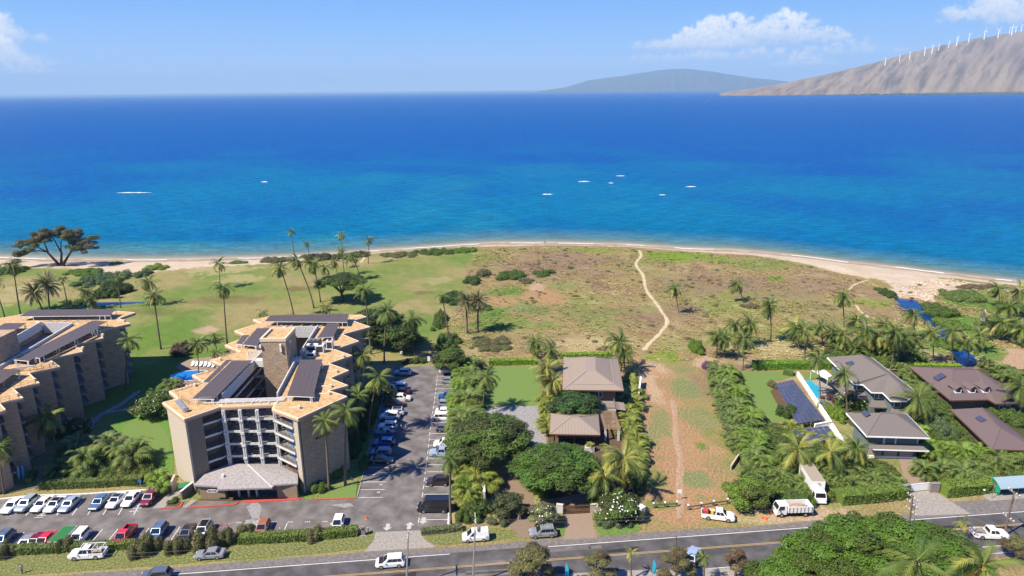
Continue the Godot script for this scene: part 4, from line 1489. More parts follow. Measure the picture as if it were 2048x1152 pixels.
# ---------------------------------------------------------------- what grows where
func palms() -> void:
	var low := {"n": 18}
	var dt := {"kind": "date", "n": 46, "group": "date palms", "yellow": 0.05, "wind": 0.0}
	var br := {"yellow": 0.5, "n": 26}
	var list := [
		# golf lawn and beach, from the left
		[-168.2, -223.6, 17.8, 1, 3.3, "tall coconut palm at the left edge of the lawn, beside the sand"], [-170.9, -219.9, 13.3, -1.1, 3, "leaning coconut palm cut off by the left picture edge"],
		[-159.7, -226.1, 10.4, 1.2, 4.8, "taller of two bushy date palms behind the left building", dt], [-164, -228.5, 6.9, -1.7, 4.5, "shorter of two bushy date palms behind the left building", dt],
		[-153.7, -227, 11.9, -0.2, 2.1, "thin coconut palm right of the two date palms", low], [-147.3, -228, 6.7, -0.2, 3.3, "coconut palm among the dark shrubs behind the left building"], [-144.9, -226.8, 3.6, 0.3, 2.1, "small young palm behind the left building's solar roof", low],
		[-137.3, -229.9, 11.4, 0.9, 2.3, "thin coconut palm at the edge of the green shrub thicket", low], [-127.6, -232, 9.5, 0.4, 3.3, "coconut palm just behind the tall one by the left building", low], [-103.1, -188.8, 16.8, 0.4, 2.9, "tall coconut palm on the lawn right of the left building"],
		[-111.7, -253.1, 10.5, 0.6, 3.2, "coconut palm on tan lawn with open sand behind it", low], [-85.7, -193.8, 17.5, 1, 2.9, "tall coconut palm left of the main building, with a swaying trunk"],
		[-99.1, -305.3, 12.1, -0.6, 2.3, "tallest thin coconut palm against the sea, left of three", low], [-91.4, -303, 7.2, -0.9, 2, "small thin coconut palm against the sea beside the tallest", low], [-77.2, -304.4, 10.6, 0.4, 2.5, "thin coconut palm against the sea above another palm", low], [-62.3, -289.7, 11.7, 1.2, 2.6, "rightmost coconut palm standing against the sea", low],
		[-69.3, -228.9, 17.4, -4.3, 3.1, "long leaning coconut palm in the middle of the lawn"], [-73.3, -219.1, 17.1, -2.8, 3, "leaning coconut palm left of the lawn group, nearest the building"], [-68.7, -235.4, 14.4, -1.4, 3, "coconut palm whose trunk passes left of the spreading tree"],
		[-73, -258.8, 7.1, 0.4, 2.9, "low coconut palm in the lawn group above the spreading tree", low], [-68.3, -270.7, 11.5, -0.5, 2.6, "coconut palm directly below the sea-topped palm", low], [-71.4, -271.6, 6.5, -0.7, 2.8, "short coconut palm left of the lawn pair", low], [-60.2, -263.5, 10, -2.4, 2.8, "leaning coconut palm right of the lawn group"], [-70.1, -283.1, 4.8, 0.2, 2.1, "small far coconut palm at the edge of the dune shrubs", low],
		[-40.5, -183.6, 19.4, -0.5, 2.8, "tall coconut palm behind the main building's right corner"], [-35.4, -176.4, 15.5, 1.6, 3.2, "full coconut palm beside the dark round tree"], [-28.7, -184.1, 10.9, 0.7, 3.1, "coconut palm on the lawn above the parking lot end"], [-18.6, -190.3, 15.4, -1.6, 2.2, "thin coconut palm at the right end of the lawn", low],
		[-62.3, -218.8, 3.3, -0.2, 2.3, "small coconut palm just behind the main building's solar roof", low], [-81.4, -212.1, 3.8, 0.4, 2.6, "small dark coconut palm behind the main building's left corner", low],
		[-85.5, -185.6, 5.5, 0.3, 2.1, "coconut palm behind the swimming pool loungers", low], [-83.9, -170.2, 9.2, 0.9, 2.5, "coconut palm growing beside the pool deck"], [-83.3, -179.4, 2.8, 0.2, 1.8, "low coconut palm between pool and main building", low],
		[-98.3, -161, 13.5, 2.8, 2.6, "coconut palm beside the left building's shaded wall"], [-95.1, -128.4, 8.7, -0.6, 3.3, "bright coconut palm in front of the left building"], [-95.8, -113.6, 9.6, 1, 2.6, "coconut palm at the left picture edge above the parked cars"],
		# around the parking lot
		[-36.7, -151.8, 12.5, 1.2, 3, "coconut palm close to the main building's shaded side"], [-31.8, -135.8, 13.7, 3.1, 3, "coconut palm with curved trunk over the parked cars", {"yellow": 0.4}], [-33.2, -131.9, 11.2, 0.8, 2.5, "dim coconut palm in the shadow of the main building"],
		[-34.8, -113.9, 14.7, 0.4, 2.3, "slender coconut palm in front of the blank brick wall"], [-32.1, -115.4, 16, 1.4, 2.8, "taller coconut palm at the corner lawn of the main building"], [-10.9, -102.4, 13.1, 0.4, 2.3, "coconut palm at the parking lot's right edge near the black van"],
		# field and first house
		[-13.9, -199.7, 10.7, 0, 3.7, "left of two date palms standing in the field corner", dt], [-10.7, -201.4, 10.7, 0.4, 4, "right of two date palms standing in the field corner", dt],
		[55.4, -217.3, 9.4, -1.7, 2.8, "lone coconut palm beside the sandy footpath"], [-7.3, -146.5, 9.1, 1.2, 3, "coconut palm at the left edge of the square lawn"],
		[7.3, -177.9, 5.6, -0.8, 3.3, "coconut palm at the far end of the row left of the brown roof"], [9.6, -169, 6.7, 0.5, 3.4, "second palm of the row left of the brown roof"], [8.1, -155, 7.3, 0.2, 3.8, "yellowish palm in the row left of the brown roof", br], [9.3, -152.1, 5.2, 0.3, 3.4, "nearest palm of the row left of the brown roof", br],
		[28.8, -169.5, 8.5, -0.8, 3.7, "tall coconut palm at the brown roof's right far corner"], [29.3, -166.2, 6.6, -0.5, 3.4, "lower coconut palm at the brown roof's right far corner"],
		[16.2, -109.3, 5.6, 0, 4.2, "large yellow-green palm in front of the carport", br], [22, -110.5, 8.3, -2.2, 4, "large palm behind the white-flowered tree", br],
		# field, right of the footpath
		[81.4, -231.2, 6.6, -2.3, 3.3, "coconut palm in the middle of the dry field"], [76.2, -190.2, 11.8, -1.4, 3.2, "tall dark coconut palm in the dry field"], [102, -199.1, 11.6, -1.7, 3, "coconut palm at the far right of the dry field"],
		[56.6, -178.1, 7.1, -0.2, 3.4, "leftmost coconut palm of the clump at the field's near edge"], [58.8, -178, 6.5, 0.1, 3, "second coconut palm of the clump at the field's near edge"], [63.7, -184, 8.3, -0.7, 2.8, "tallest left coconut palm of the field-edge clump"], [69.1, -187.1, 7.2, -0.5, 3.2, "coconut palm at the back right of the field-edge clump"], [61.1, -169.4, 9.2, -0.5, 3.3, "coconut palm of the field-edge clump nearest the hedge"],
		[82.1, -184.3, 6.7, -1.4, 3.4, "left of a pair of coconut palms above the long hedge"], [80.1, -175.3, 9.4, -1.2, 3.4, "right of a pair of coconut palms above the long hedge"], [93.8, -180.9, 5.7, -1, 3.8, "full coconut palm left of the dense grove"], [98.9, -178.5, 7.4, -1, 3.9, "dark coconut palm in the dense grove behind the grey house"], [90.9, -183.3, 5.4, -0.1, 3.4, "coconut palm between the pair and the dense grove"], [102, -177.7, 6.2, -1.4, 3.6, "coconut palm in the middle of the dense grove"], [100.4, -169.1, 11, -0.7, 3.4, "pale-trunked coconut palm in the grove's right part"], [104, -171.8, 8.3, -0.8, 3.2, "coconut palm right of the pale-trunked one"],
		[119.1, -190.7, 8.4, -1.6, 3.5, "coconut palm leaning over the stream mouth"], [113.2, -180.8, 4.3, -1.2, 3.1, "low coconut palm on the bank above the purple roof"], [113.4, -172.3, 9.4, -1.6, 2.9, "coconut palm left of the stream's near end"], [118.6, -172.2, 9.7, -1.4, 3.2, "coconut palm in front of the stream"], [122, -171.4, 7.4, -0.8, 3.3, "coconut palm standing at the stream's near end"],
		[165.8, -222.6, 6.7, -1.4, 3.7, "coconut palm by the beach at the right edge"], [162, -207.9, 10, -1.5, 3.5, "tall coconut palm at the right picture edge by the beach"], [139.2, -189.3, 9.9, -2.1, 2.3, "fan palm with a hanging skirt of pale dead leaves", {"kind": "fan", "group": "fan palms", "n": 18}], [143.8, -190, 5.9, -0.8, 3.5, "bushy palm right of the fan palm"], [147, -185.8, 5.4, -0.8, 3.7, "spreading palm at the right edge above the gravel yard"],
		[99.9, -187.1, 7.7, -0.7, 3.5, "palm rising from the far side of the dense grove"], [105.9, -182.9, 7.8, -0.8, 3.5, "palm in the far middle of the dense grove"], [90.3, -187.3, 6.2, -1.4, 3.2, "palm in the gap left of the dense grove"], [109.5, -178.2, 6.5, -1, 3.3, "palm at the right end of the dense grove"], [131.2, -180.3, 5.5, -0.7, 3.1, "palm on the green bank left of the fan palm"], [152.4, -198.6, 7.7, -1.2, 3.6, "palm between the fan palm and the right edge"],
		# around the second house
		[74, -151.3, 10.6, -1.8, 2.8, "coconut palm beside the turquoise swimming pool"], [76.9, -143.7, 10.2, -1.8, 2.9, "coconut palm in front of the grey roof, right of the pool"], [89.3, -136.2, 7.3, -1.3, 3.9, "coconut palm between the grey and the purple roofs"], [55.1, -117.6, 6, -0.6, 3.8, "yellow-green palm behind the parked trucks, left", br], [60.9, -116.6, 5.7, -0.7, 3.6, "yellow-green palm behind the parked trucks, right", br], [68.2, -121, 4.1, -0.8, 3, "bushy palm in front of the garage"], [115.3, -141.9, 7.4, -1, 3.8, "palm at the right picture edge beside the purple roof"],
		# south side of the road
		[17.9, -88.4, 5.1, -0.3, 1.2, "small street palm with yellow leaves by the road", {"yellow": 0.8, "n": 12}], [28.7, -87.6, 4.8, -0.3, 1.3, "small street palm between two round street trees", low], [73.9, -97, 3.8, -0.6, 1.5, "young palm poking out behind the huge canopy tree", {"yellow": 0.5, "n": 11}],
		[48.2, -65.2, 21.3, -3.3, 4, "big near palm over the huge canopy tree, left", {"n": 16}], [55.7, -64.4, 21.3, -4, 3.8, "big near palm over the huge canopy tree, right", {"n": 16}],
	]
	for q in list:
		palm(q[0], q[1], q[2], q[3], q[4], q[5], q[6] if q.size() > 6 else {})


func vegetation() -> void:
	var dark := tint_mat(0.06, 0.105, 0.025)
	var mid := tint_mat(0.085, 0.14, 0.03)
	var lime := tint_mat(0.16, 0.25, 0.03)
	var bright := tint_mat(0.12, 0.2, 0.03)
	var olive := tint_mat(0.14, 0.14, 0.06)
	var dry := tint_mat(0.17, 0.14, 0.075)
	var sea_green := tint_mat(0.1, 0.16, 0.07)
	var areca := tint_mat(0.105, 0.155, 0.04)
	var areca_y := tint_mat(0.16, 0.2, 0.04)
	var purple := tint_mat(0.24, 0.07, 0.26)
	# trees
	kiawe(Vector3(-199.31, 0, -295.14))
	broad_tree("spreading_tree", Vector3(-56.93, 0, -235.67), 10.5, Vector2(9.5, 7.5), 26, 2.5, mid, "umbrella-shaped tree standing alone on the golf lawn", {"fork": 0.3, "dome": 0.3, "flat": 0.4, "trunk": 0.05, "limbs": 8}).position.x -= 4.0
	broad_tree("round_tree", Vector3(-39.99, 0, -190.85), 11.0, Vector2(9.0, 7.0), 26, 2.9, dark, "large dark round tree behind the main building", {"fork": 0.25, "dome": 0.6})
	broad_tree("round_tree", Vector3(-32.67, 0, -186.57), 8.0, Vector2(5.5, 5.0), 14, 2.4, dark, "smaller dark tree shading the end of the parking lot", {"fork": 0.25, "dome": 0.6})
	broad_tree("shade_tree", Vector3(-4.55, 0, -122.37), 10.4, Vector2(8.6, 8.0), 44, 2.2, mid, "broad leafy tree between the parking lot and the gravel drive", {"fork": 0.25, "dome": 0.6})
	broad_tree("shade_tree", Vector3(7.83, 0, -112.36), 9.0, Vector2(8.4, 7.2), 40, 2.1, tint_mat(0.075, 0.15, 0.025), "flat-topped leafy tree in front of the carport roof", {"fork": 0.25, "dome": 0.5, "flat": 0.5})
	broad_tree("shade_tree", Vector3(14.2, 0, -141.04), 6.6, Vector2(5.6, 3.6), 18, 1.9, tint_mat(0.05, 0.115, 0.03), "dark leafy tree between the two brown roofs", {"fork": 0.25, "dome": 0.4})
	broad_tree("canopy_tree", Vector3(52.0, 0, -82.0), 12.5, Vector2(15.5, 9.5), 120, 1.9, tint_mat(0.078, 0.15, 0.018), "huge spreading tree filling the lower right corner", {"billow": 0.9, "fork": 0.25, "dome": 0.45, "flat": 0.55, "trunk": 0.06, "limbs": 10})
	broad_tree("canopy_tree", Vector3(38.0, 0, -80.5), 8.5, Vector2(6.0, 5.0), 24, 2.0, tint_mat(0.08, 0.155, 0.02), "lower leafy tree at the left end of the huge spreading tree", {"fork": 0.25, "dome": 0.5})
	broad_tree("street_tree", Vector3(2.66, 0, -86.99), 7.4, Vector2(3.2, 3.0), 14, 1.25, olive, "largest olive-brown round street tree by the road", {"fork": 0.3, "dome": 0.9, "group": "street trees"})
	broad_tree("street_tree", Vector3(12.46, 0, -87.62), 6.0, Vector2(2.3, 2.2), 10, 1.0, olive, "second round street tree from the left, by the road", {"fork": 0.3, "dome": 0.9, "group": "street trees"})
	broad_tree("street_tree", Vector3(24.58, 0, -88.56), 5.2, Vector2(2.5, 2.2), 10, 1.0, olive, "olive street tree beside the small blue car", {"fork": 0.35, "dome": 0.8, "group": "street trees"})
	broad_tree("street_tree", Vector3(33.85, 0, -89.1), 4.8, Vector2(1.8, 1.7), 9, 0.85, dry, "smallest brownish street tree, left of the huge canopy", {"fork": 0.35, "dome": 0.9, "group": "street trees"})
	broad_tree("street_tree", Vector3(79.07, 0, -92.18), 4.5, Vector2(2.2, 2.0), 9, 1.0, olive, "olive tree behind the white pickup at the right edge", {"fork": 0.3, "dome": 0.8, "group": "street trees"})
	broad_tree("leafy_tree", Vector3(42.16, 0, -107.78), 5.2, Vector2(4.6, 3.2), 16, 1.6, bright, "bright green feathery tree beside the parked work trucks", {"fork": 0.3, "dome": 0.6})
	flowering(Vector3(18.33, 0, -104.25), 4.6, 3.8, mid, "white-flowered plumeria tree in front of the wooden gate", 110)
	flowering(Vector3(4.94, 0, -102.17), 4.4, 2.2, tint_mat(0.2, 0.24, 0.1), "round variegated shrub tree between the two drives", 40)
	broad_tree("leafy_tree", Vector3(-1.44, 0, -105.46), 4.2, Vector2(2.9, 2.4), 9, 1.4, tint_mat(0.1, 0.145, 0.05), "round leafy tree beside the white wall by the gravel drive", {"fork": 0.3, "dome": 0.6})
	flowering(Vector3(-82.8, 0, -145.57), 6.0, 4.2, mid, "white-flowered plumeria tree beside the pool", 60)
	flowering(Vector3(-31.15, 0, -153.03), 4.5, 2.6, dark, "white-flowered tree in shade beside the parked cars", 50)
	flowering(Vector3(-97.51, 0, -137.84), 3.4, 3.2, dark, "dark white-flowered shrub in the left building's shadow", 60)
	flowering(Vector3(80.32, 0, -148.37), 3.2, 3.6, mid, "white-flowered shrub below the grey roof", 70)
	broad_tree("leafy_tree", Vector3(-16.74, 0, -169.63), 7.0, Vector2(4.6, 4.0), 16, 1.9, mid, "leafy tree at the far right corner of the parking lot", {"fork": 0.2, "dome": 0.7})
	# dune and stream thickets
	var lumps := [
		[-165.5, -268.5, 10.1, 10.9, 3.0, sea_green, "large green shrub thicket left of the open sand", 14], [-180, -280.7, 8, 6.8, 1.8, bright, "low bright shrub belt on the dune by the big beach tree", 8], [-151.2, -249.9, 7.6, 8.2, 3.5, dark, "dark thicket around the little pond", 10], [-157.8, -237.2, 8.1, 5, 2.5, dark, "dark shrubs between the date palms and the pond", 8],
		[-212.5, -281.9, 5.5, 7.7, 2.2, dark, "dark shrubs at the left edge below the beach", 6], [-154.2, -288.1, 5.2, 5.3, 1.5, lime, "bright shrub tongue on the sand", 4], [-154, -277.2, 2.9, 5, 2.0, sea_green, "grey-green bush beside the bare sand", 3], [-178.6, -300.8, 3.2, 2.9, 1.2, bright, "small bush on the beach sand", 3],
		[-121.8, -296.7, 5.8, 3.8, 1.2, bright, "low dune shrubs left of the brown ones", 5], [-105.9, -298.9, 7.6, 5.7, 2.0, olive, "brown-green dune shrubs in the middle of the lawn edge", 8], [-84.5, -302.8, 11.3, 5.9, 2.6, tint_mat(0.085, 0.09, 0.04), "dark dune shrubs behind the palm group", 12], [-70.5, -306.2, 5.5, 6, 2.4, olive, "dune shrubs right of the palm group", 6], [-51, -305.3, 10.5, 5, 1.6, olive, "long brown dune shrubs right of the rightmost sea palm", 10], [-35.6, -310.7, 11.6, 6.2, 1.8, mid, "green dune shrubs by the bright sand", 10], [-21.9, -314.2, 7, 5.2, 1.5, bright, "green dune shrubs where the beach opens", 6],
		[-0.4, -267.6, 6.9, 7, 2.2, mid, "larger green shrub island in the field", 10], [13.1, -270.1, 4.5, 4.7, 2.0, mid, "smaller green shrub island in the field", 6], [-15.4, -261.2, 3.2, 5.9, 2.4, dark, "dark shrub at the field's left edge", 4], [-11.4, -271.8, 2.9, 4.8, 2.2, olive, "olive shrub beside the dark one at the field's edge", 4], [5.5, -259.7, 3.1, 3.7, 1.6, olive, "low olive shrub below the shrub island", 4], [24.8, -278.6, 1.3, 3.3, 1.2, sea_green, "single small bush in the dry field", 2],
		[-21.4, -236, 3.2, 8.6, 2.8, dark, "dark green bushes left of the date palm pair", 6], [-23.5, -211.3, 2.3, 10, 2.6, mid, "leafy bushes along the right end of the lawn", 8], [-19.2, -190.6, 3.5, 7.5, 3.0, mid, "leafy thicket below the date palm pair", 10], [-5.9, -190.1, 6.6, 5.8, 1.4, olive, "olive scrub in front of the date palm pair", 12], [-11.1, -226.6, 3.5, 4.6, 1.6, mid, "bush under the date palm pair", 4],
		[81.9, -225.3, 3.1, 2.8, 1.2, dry, "dry brown bush in the field", 3], [52.7, -183.6, 2, 4.3, 3.0, bright, "round green bush at the field's near edge", 4], [51.7, -170.4, 0.7, 1.7, 2.6, purple, "purple bougainvillea at the hedge corner", 5],
		[141.9, -216.5, 4.6, 7.3, 3.0, mid, "thicket on the stream's right bank", 8], [159.8, -233.1, 8.9, 8.4, 2.2, tint_mat(0.13, 0.19, 0.05), "low green shrubs beside the wide sand", 14], [137.5, -203.9, 4.1, 5.6, 2.6, bright, "bright shrubs on the stream's right bank", 7], [136, -238.1, 2.9, 6.3, 1.6, dark, "dark shrub edge beside the stream mouth", 4], [174.2, -245.2, 11.2, 3.3, 1.4, dry, "reddish brown shrubs at the top of the beach", 9], [125.4, -186.5, 3.8, 5.6, 1.6, bright, "green bank plants along the stream", 6], [168.1, -218.2, 5, 5.3, 2.4, mid, "shrubs behind the beach at the right edge", 6], [149, -201.2, 3.1, 6.4, 2.2, olive, "dim shrubs under the fan palm", 5],
		[-142.5, -209.5, 6.4, 3, 1.6, olive, "low shrubs along the left building's far side", 6], [-96.1, -186.3, 3.2, 4.4, 3.4, tint_mat(0.1, 0.07, 0.05), "brownish round bush by the pool", 5], [-36.6, -114, 2.1, 1.7, 1.6, mid, "garden plants at the foot of the brick wall", 6], [-35, -119.2, 1.6, 2.6, 2.2, bright, "broad-leaved plants by the corner lawn", 5], [-56.1, -113.5, 2.8, 1.5, 2.0, olive, "garden shrubs in front of the lava stone wall", 7], [-62.6, -110.2, 0.9, 0.8, 1.0, mid, "low plants on the small kerbed island", 3],
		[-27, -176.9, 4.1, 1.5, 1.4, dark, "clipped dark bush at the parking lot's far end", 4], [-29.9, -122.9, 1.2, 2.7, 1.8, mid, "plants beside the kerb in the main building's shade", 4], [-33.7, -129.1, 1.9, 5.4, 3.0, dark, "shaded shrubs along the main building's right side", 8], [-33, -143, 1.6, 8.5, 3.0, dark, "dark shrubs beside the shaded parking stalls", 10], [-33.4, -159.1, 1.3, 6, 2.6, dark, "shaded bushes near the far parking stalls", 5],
		[76, -150.7, 1.7, 1.6, 1.6, tint_mat(0.1, 0.05, 0.05), "dark red-leaved shrub by the pool", 3], [72.7, -145.9, 1.5, 2.3, 2.2, tint_mat(0.16, 0.22, 0.15), "silvery green shrub by the white wall", 3], [73.3, -141.6, 1.8, 3.4, 2.8, lime, "lime green plants beside the white wall", 5], [62.7, -142.5, 2.3, 2.2, 3.2, dark, "dark round bush at the solar field's corner", 4], [84.8, -145.6, 4.2, 2.3, 2.0, bright, "leafy shrubs between the two grey roofs", 8], [91.5, -133.5, 2.8, 3.6, 3.6, tint_mat(0.1, 0.15, 0.07), "round grey-green tree-like bush by the purple roof", 6], [108, -149.1, 3.1, 2.2, 2.6, lime, "lime green bushes in the purple house's court", 6], [109.2, -142.1, 3.4, 3, 1.6, mid, "garden plants beside the purple house's front", 8], [111.7, -138.4, 2.9, 3.3, 2.6, mid, "garden trees at the right edge by the purple roof", 6],
		[65.2, -158.8, 1, 2.4, 1.4, olive, "rust and green shrub at the lawn's edge", 3], [117.1, -166.4, 2.6, 2, 1.4, mid, "plants behind the purple roof", 4], [128.7, -166.1, 4.7, 2.6, 2.0, mid, "shrubs behind the purple roof at the right", 7],
		[-2.5, -102.9, 2.2, 1, 1.8, tint_mat(0.11, 0.14, 0.07), "grey-green shrub behind the white van", 5], [17.3, -102.3, 3.4, 0.8, 1.3, tint_mat(0.1, 0.13, 0.07), "low grey hedge plants under the white-flowered tree", 7], [51.4, -107.6, 3.6, 1.4, 2.4, mid, "bushes behind the dump truck", 8], [46.6, -109.3, 1.1, 1.3, 2.6, dark, "dark bush with white flowers beside the cones", 3], [-7.7, -104.1, 2.4, 1.5, 2.6, mid, "leafy shrubs between the parking lot and the white wall", 7], [-9, -112.8, 2.2, 3.7, 3.6, bright, "tall leafy plants right of the black van", 10], [4.4, -112.4, 1.5, 1.7, 2.4, lime, "yellow-green plants below the flat-topped tree", 4], [14.2, -108.3, 0.9, 0.9, 1.6, lime, "lime plants beside the right gate post", 3],
	]
	for q in lumps:
		var y0 := minf(land_height(q[0], q[1]), 0.0)
		shrub("bush" if q[7] < 5 else "thicket", Vector3(q[0], y0 - 0.1, q[1]), Vector3(q[2], q[4], maxf(q[3], 1.2)), q[5], q[6], "", q[7])
	# clipped hedges
	hedge("hedge", pv([-90, -115.6, -79.2, -116.1, -71.5, -117]), 1.6, 1.5, tint_mat(0.11, 0.15, 0.035), "clipped hedge in front of the nine parked cars")
	hedge("hedge", pv([-84.1, -96.1, -75.4, -96.6]), 1.5, 1.3, tint_mat(0.11, 0.15, 0.04), "clipped roadside hedge at the left edge, before the red car")
	hedge("hedge", pv([-74.8, -96.8, -68.4, -97.1, -62.4, -97.5]), 1.4, 1.2, tint_mat(0.11, 0.155, 0.035), "clipped roadside hedge behind the ladder-rack pickup")
	hedge("hedge", pv([-45.8, -98.5, -36, -99.1, -26.5, -100.4]), 1.6, 1.4, tint_mat(0.115, 0.16, 0.035), "long roadside hedge ending at the entrance")
	hedge("hedge", pv([-15.8, -100.3, -11, -101, -8.9, -101.5]), 1.2, 0.9, tint_mat(0.11, 0.13, 0.06), "low hedge with pink flowers right of the entrance")
	hedge("hedge", pv([58.6, -108.6, 64.8, -109.3, 71.6, -110.5]), 3.0, 2.0, tint_mat(0.11, 0.17, 0.03), "tall clipped hedge right of the box truck", 0.18)
	hedge("hedge", pv([78.7, -110.7, 86.7, -111.8, 90.7, -112.6]), 3.0, 2.0, tint_mat(0.12, 0.18, 0.03), "tall clipped hedge beside the bus shelter", 0.18)
	hedge("hedge", pv([64.3, -170.4, 77.1, -170.4, 86.4, -170.2]), 2.6, 1.8, tint_mat(0.12, 0.25, 0.025), "bright green hedge along the second house's back lawn", 0.18)
	hedge("hedge", pv([-6.5, -174.9, 6.1, -175.3]), 2.0, 1.4, tint_mat(0.17, 0.28, 0.03), "bright yellow-green hedge behind the square lawn", 0.2)
	hedge("hedge", pv([13.5, -179.2, 27.6, -179.6]), 1.6, 1.3, tint_mat(0.17, 0.28, 0.03), "bright hedge strip behind the brown roof", 0.2)
	hedge("hedge", pv([106.1, -169.7, 118.6, -168.7]), 1.6, 1.2, tint_mat(0.17, 0.28, 0.03), "bright hedge behind the purple roof", 0.2)
	hedge("hedge", pv([70.8, -166.5, 73, -165.5]), 1.8, 1.3, tint_mat(0.1, 0.17, 0.04), "short rounded hedge at the end of the white wall", 0.16)
	hedge("hedge", pv([-93.5, -117, -94.5, -120.2]), 1.2, 1.2, tint_mat(0.08, 0.12, 0.03), "short hedge beside the path at the left building")
	# roadside bushes in front of the parking lot
	for q in [[Vector3(-60.48, 0, -96.22), 2.6, "olive bush by the hedge left of the blue SUV"], [Vector3(-55.24, 0, -96.39), 2.3, "olive bush in front of the black car"], [Vector3(-50.42, 0, -97.61), 2.9, "wide olive bush behind the silver sedan"], [Vector3(-47.87, 0, -98.48), 2.2, "olive bush right of the silver sedan"], [Vector3(-45.19, 0, -100.73), 1.8, "thin brown bush beside the rust-brown car"], [Vector3(-33.37, 0, -99.46), 1.9, "olive bush in the long roadside hedge"], [Vector3(-83.08, 0, -95.54), 2.0, "olive bush at the left end of the roadside hedge"], [Vector3(-73.76, 0, -97.18), 2.0, "olive and rust bush in front of the white SUV"]]:
		shrub("bush", q[0], Vector3(q[1], q[1] * 1.15, q[1] * 0.8), olive, q[2], "roadside bushes", 4)
	# rows of feathery palms
	areca_row(pv([-11.6, -172.9, -10.4, -152.6, -10.2, -139.6, -10.1, -127.4]), 1.7, 5.2, areca, "feathery palm in the tall screen right of the parking lot", "palm screen by the parking lot", 1.6)
	areca_row(pv([-13.4, -169.6, -12.6, -152.6, -12, -137.3]), 2.0, 4.2, bright, "leafy plant on the parking lot side of the palm screen", "parking lot screen plants", 1.0)
	areca_row(pv([-9.4, -110.2, -9, -118.7, -7.3, -112.6]), 1.9, 5.0, areca_y, "yellow-green feathery palm right of the lot's lower stalls", "lower stall palms", 1.2)
	areca_row(pv([54.7, -167.9, 51.6, -151.2, 49.9, -138.4, 47.6, -126.3, 47.7, -120.5]), 1.6, 4.2, areca, "feathery palm in the screen right of the vacant lot", "palm screen by the vacant lot", 1.8)
	areca_row(pv([53.7, -171.3, 50.6, -154, 48.5, -138.4, 46.2, -126.3]), 1.8, 3.6, tint_mat(0.1, 0.14, 0.045), "feathery palm on the vacant lot side of the screen", "vacant lot screen edge", 0.8)
	areca_row(pv([45.8, -117.7, 50.6, -115, 53, -111.6, 56.6, -115.8]), 1.8, 3.8, areca, "feathery palm in the grove behind the dump truck", "grove behind the trucks", 2.0)
	areca_row(pv([56.8, -135.9, 60.8, -133.5, 64.3, -129.1, 68.6, -124.9]), 2.4, 3.4, areca_y, "yellow-green palm below the solar panels", "palms below the solar panels", 1.5)
	areca_row(pv([60.3, -111.5, 66.7, -113, 71.7, -114.1]), 1.7, 3.2, areca, "feathery palm in the screen left of the paved drive", "palm screen left of the drive", 1.8)
	areca_row(pv([63.6, -116.5, 69, -117.7, 71.8, -116.4]), 2.2, 2.4, areca, "feathery palm in front of the garage", "garage palms", 1.4)
	areca_row(pv([79.3, -115.4, 85.5, -116.1, 93.3, -117.8, 102.3, -119.5]), 1.8, 4.2, areca, "feathery palm in the screen right of the paved drive", "palm screen right of the drive", 2.0)
	areca_row(pv([83, -121.7, 88.9, -126.6, 90.5, -122.5, 97.4, -122.4, 104.1, -123.3]), 2.0, 3.8, bright, "leafy palm in front of the purple roof's near end", "plants before the purple roof", 1.6)
	areca_row(pv([30.9, -163.6, 28.5, -151.7, 26.2, -141.3, 25.6, -132, 24.4, -121.8, 22.9, -114.6]), 1.8, 3.8, areca_y, "feathery palm between the brown house and the vacant lot", "palms right of the brown house", 1.0)
	areca_row(pv([8.5, -152.1, 7.7, -141.7, 7.1, -134.6]), 1.6, 3.2, areca_y, "feathery palm left of the carport", "palms left of the carport", 0.7)
	areca_row(pv([-90.6, -121.1, -87.8, -123.9, -82.2, -123.8, -75, -121.8]), 2.2, 5.6, areca, "feathery palm in the grove between the two buildings", "grove between the buildings", 2.2)
	areca_row(pv([-92.7, -126.9, -87.6, -128.9, -81.3, -128.8]), 2.4, 4.6, tint_mat(0.1, 0.145, 0.055), "feathery palm at the back of the grove by the green", "back of the grove", 1.8)
	areca_row(pv([-68.7, -117.1, -64.7, -113.6]), 1.6, 4.2, bright, "broad palm beside the main building's left corner", "corner palms", 0.8)
	areca_row(pv([90, -142.4, 86.9, -133, 84.9, -126.6]), 1.8, 3.2, lime, "yellow-green palm beside the grey roof's right end", "palms right of the grey roof", 1.0)
	areca_row(pv([103.2, -166.7, 100.4, -158.8, 92.6, -150.3]), 2.0, 3.4, areca, "feathery palm between the two houses", "palms between the houses", 1.2)
	areca_row(pv([126.4, -169.5, 126.7, -161.3, 127.3, -155.2]), 2.2, 4.0, areca, "palm behind the purple house at the right", "palms behind the purple house", 1.5)
	areca_row(pv([89.9, -183.3, 94.8, -180.1, 100.3, -177, 105.9, -174.6, 113, -175.2]), 3.0, 4.6, areca, "bushy palm under the dense grove behind the grey house", "undergrowth of the palm grove", 2.4)
	areca_row(pv([54.5, -163, 52, -143.2, 50.2, -129.4, 49.3, -119.5]), 2.0, 4.0, bright, "broad-leaved plant on the lawn side of the vacant lot screen", "lawn side of the screen", 1.6)
	areca_row(pv([53.7, -123.2, 59.3, -122.2, 63.5, -118.3]), 2.2, 4.0, mid, "dark leafy plant below the two yellow-green palms", "plants below the palms", 1.8)
	areca_row(pv([146.7, -203.4, 148.2, -196.4, 155.8, -198.5]), 3.0, 4.4, areca, "bushy palm on the green bank right of the stream", "bank palms", 2.0)
	areca_row(pv([-88.9, -154.3, -86.9, -161.6, -83.9, -151.4]), 2.2, 3.4, mid, "leafy plant beside the pool deck", "plants by the pool", 1.2)

	undergrowth()


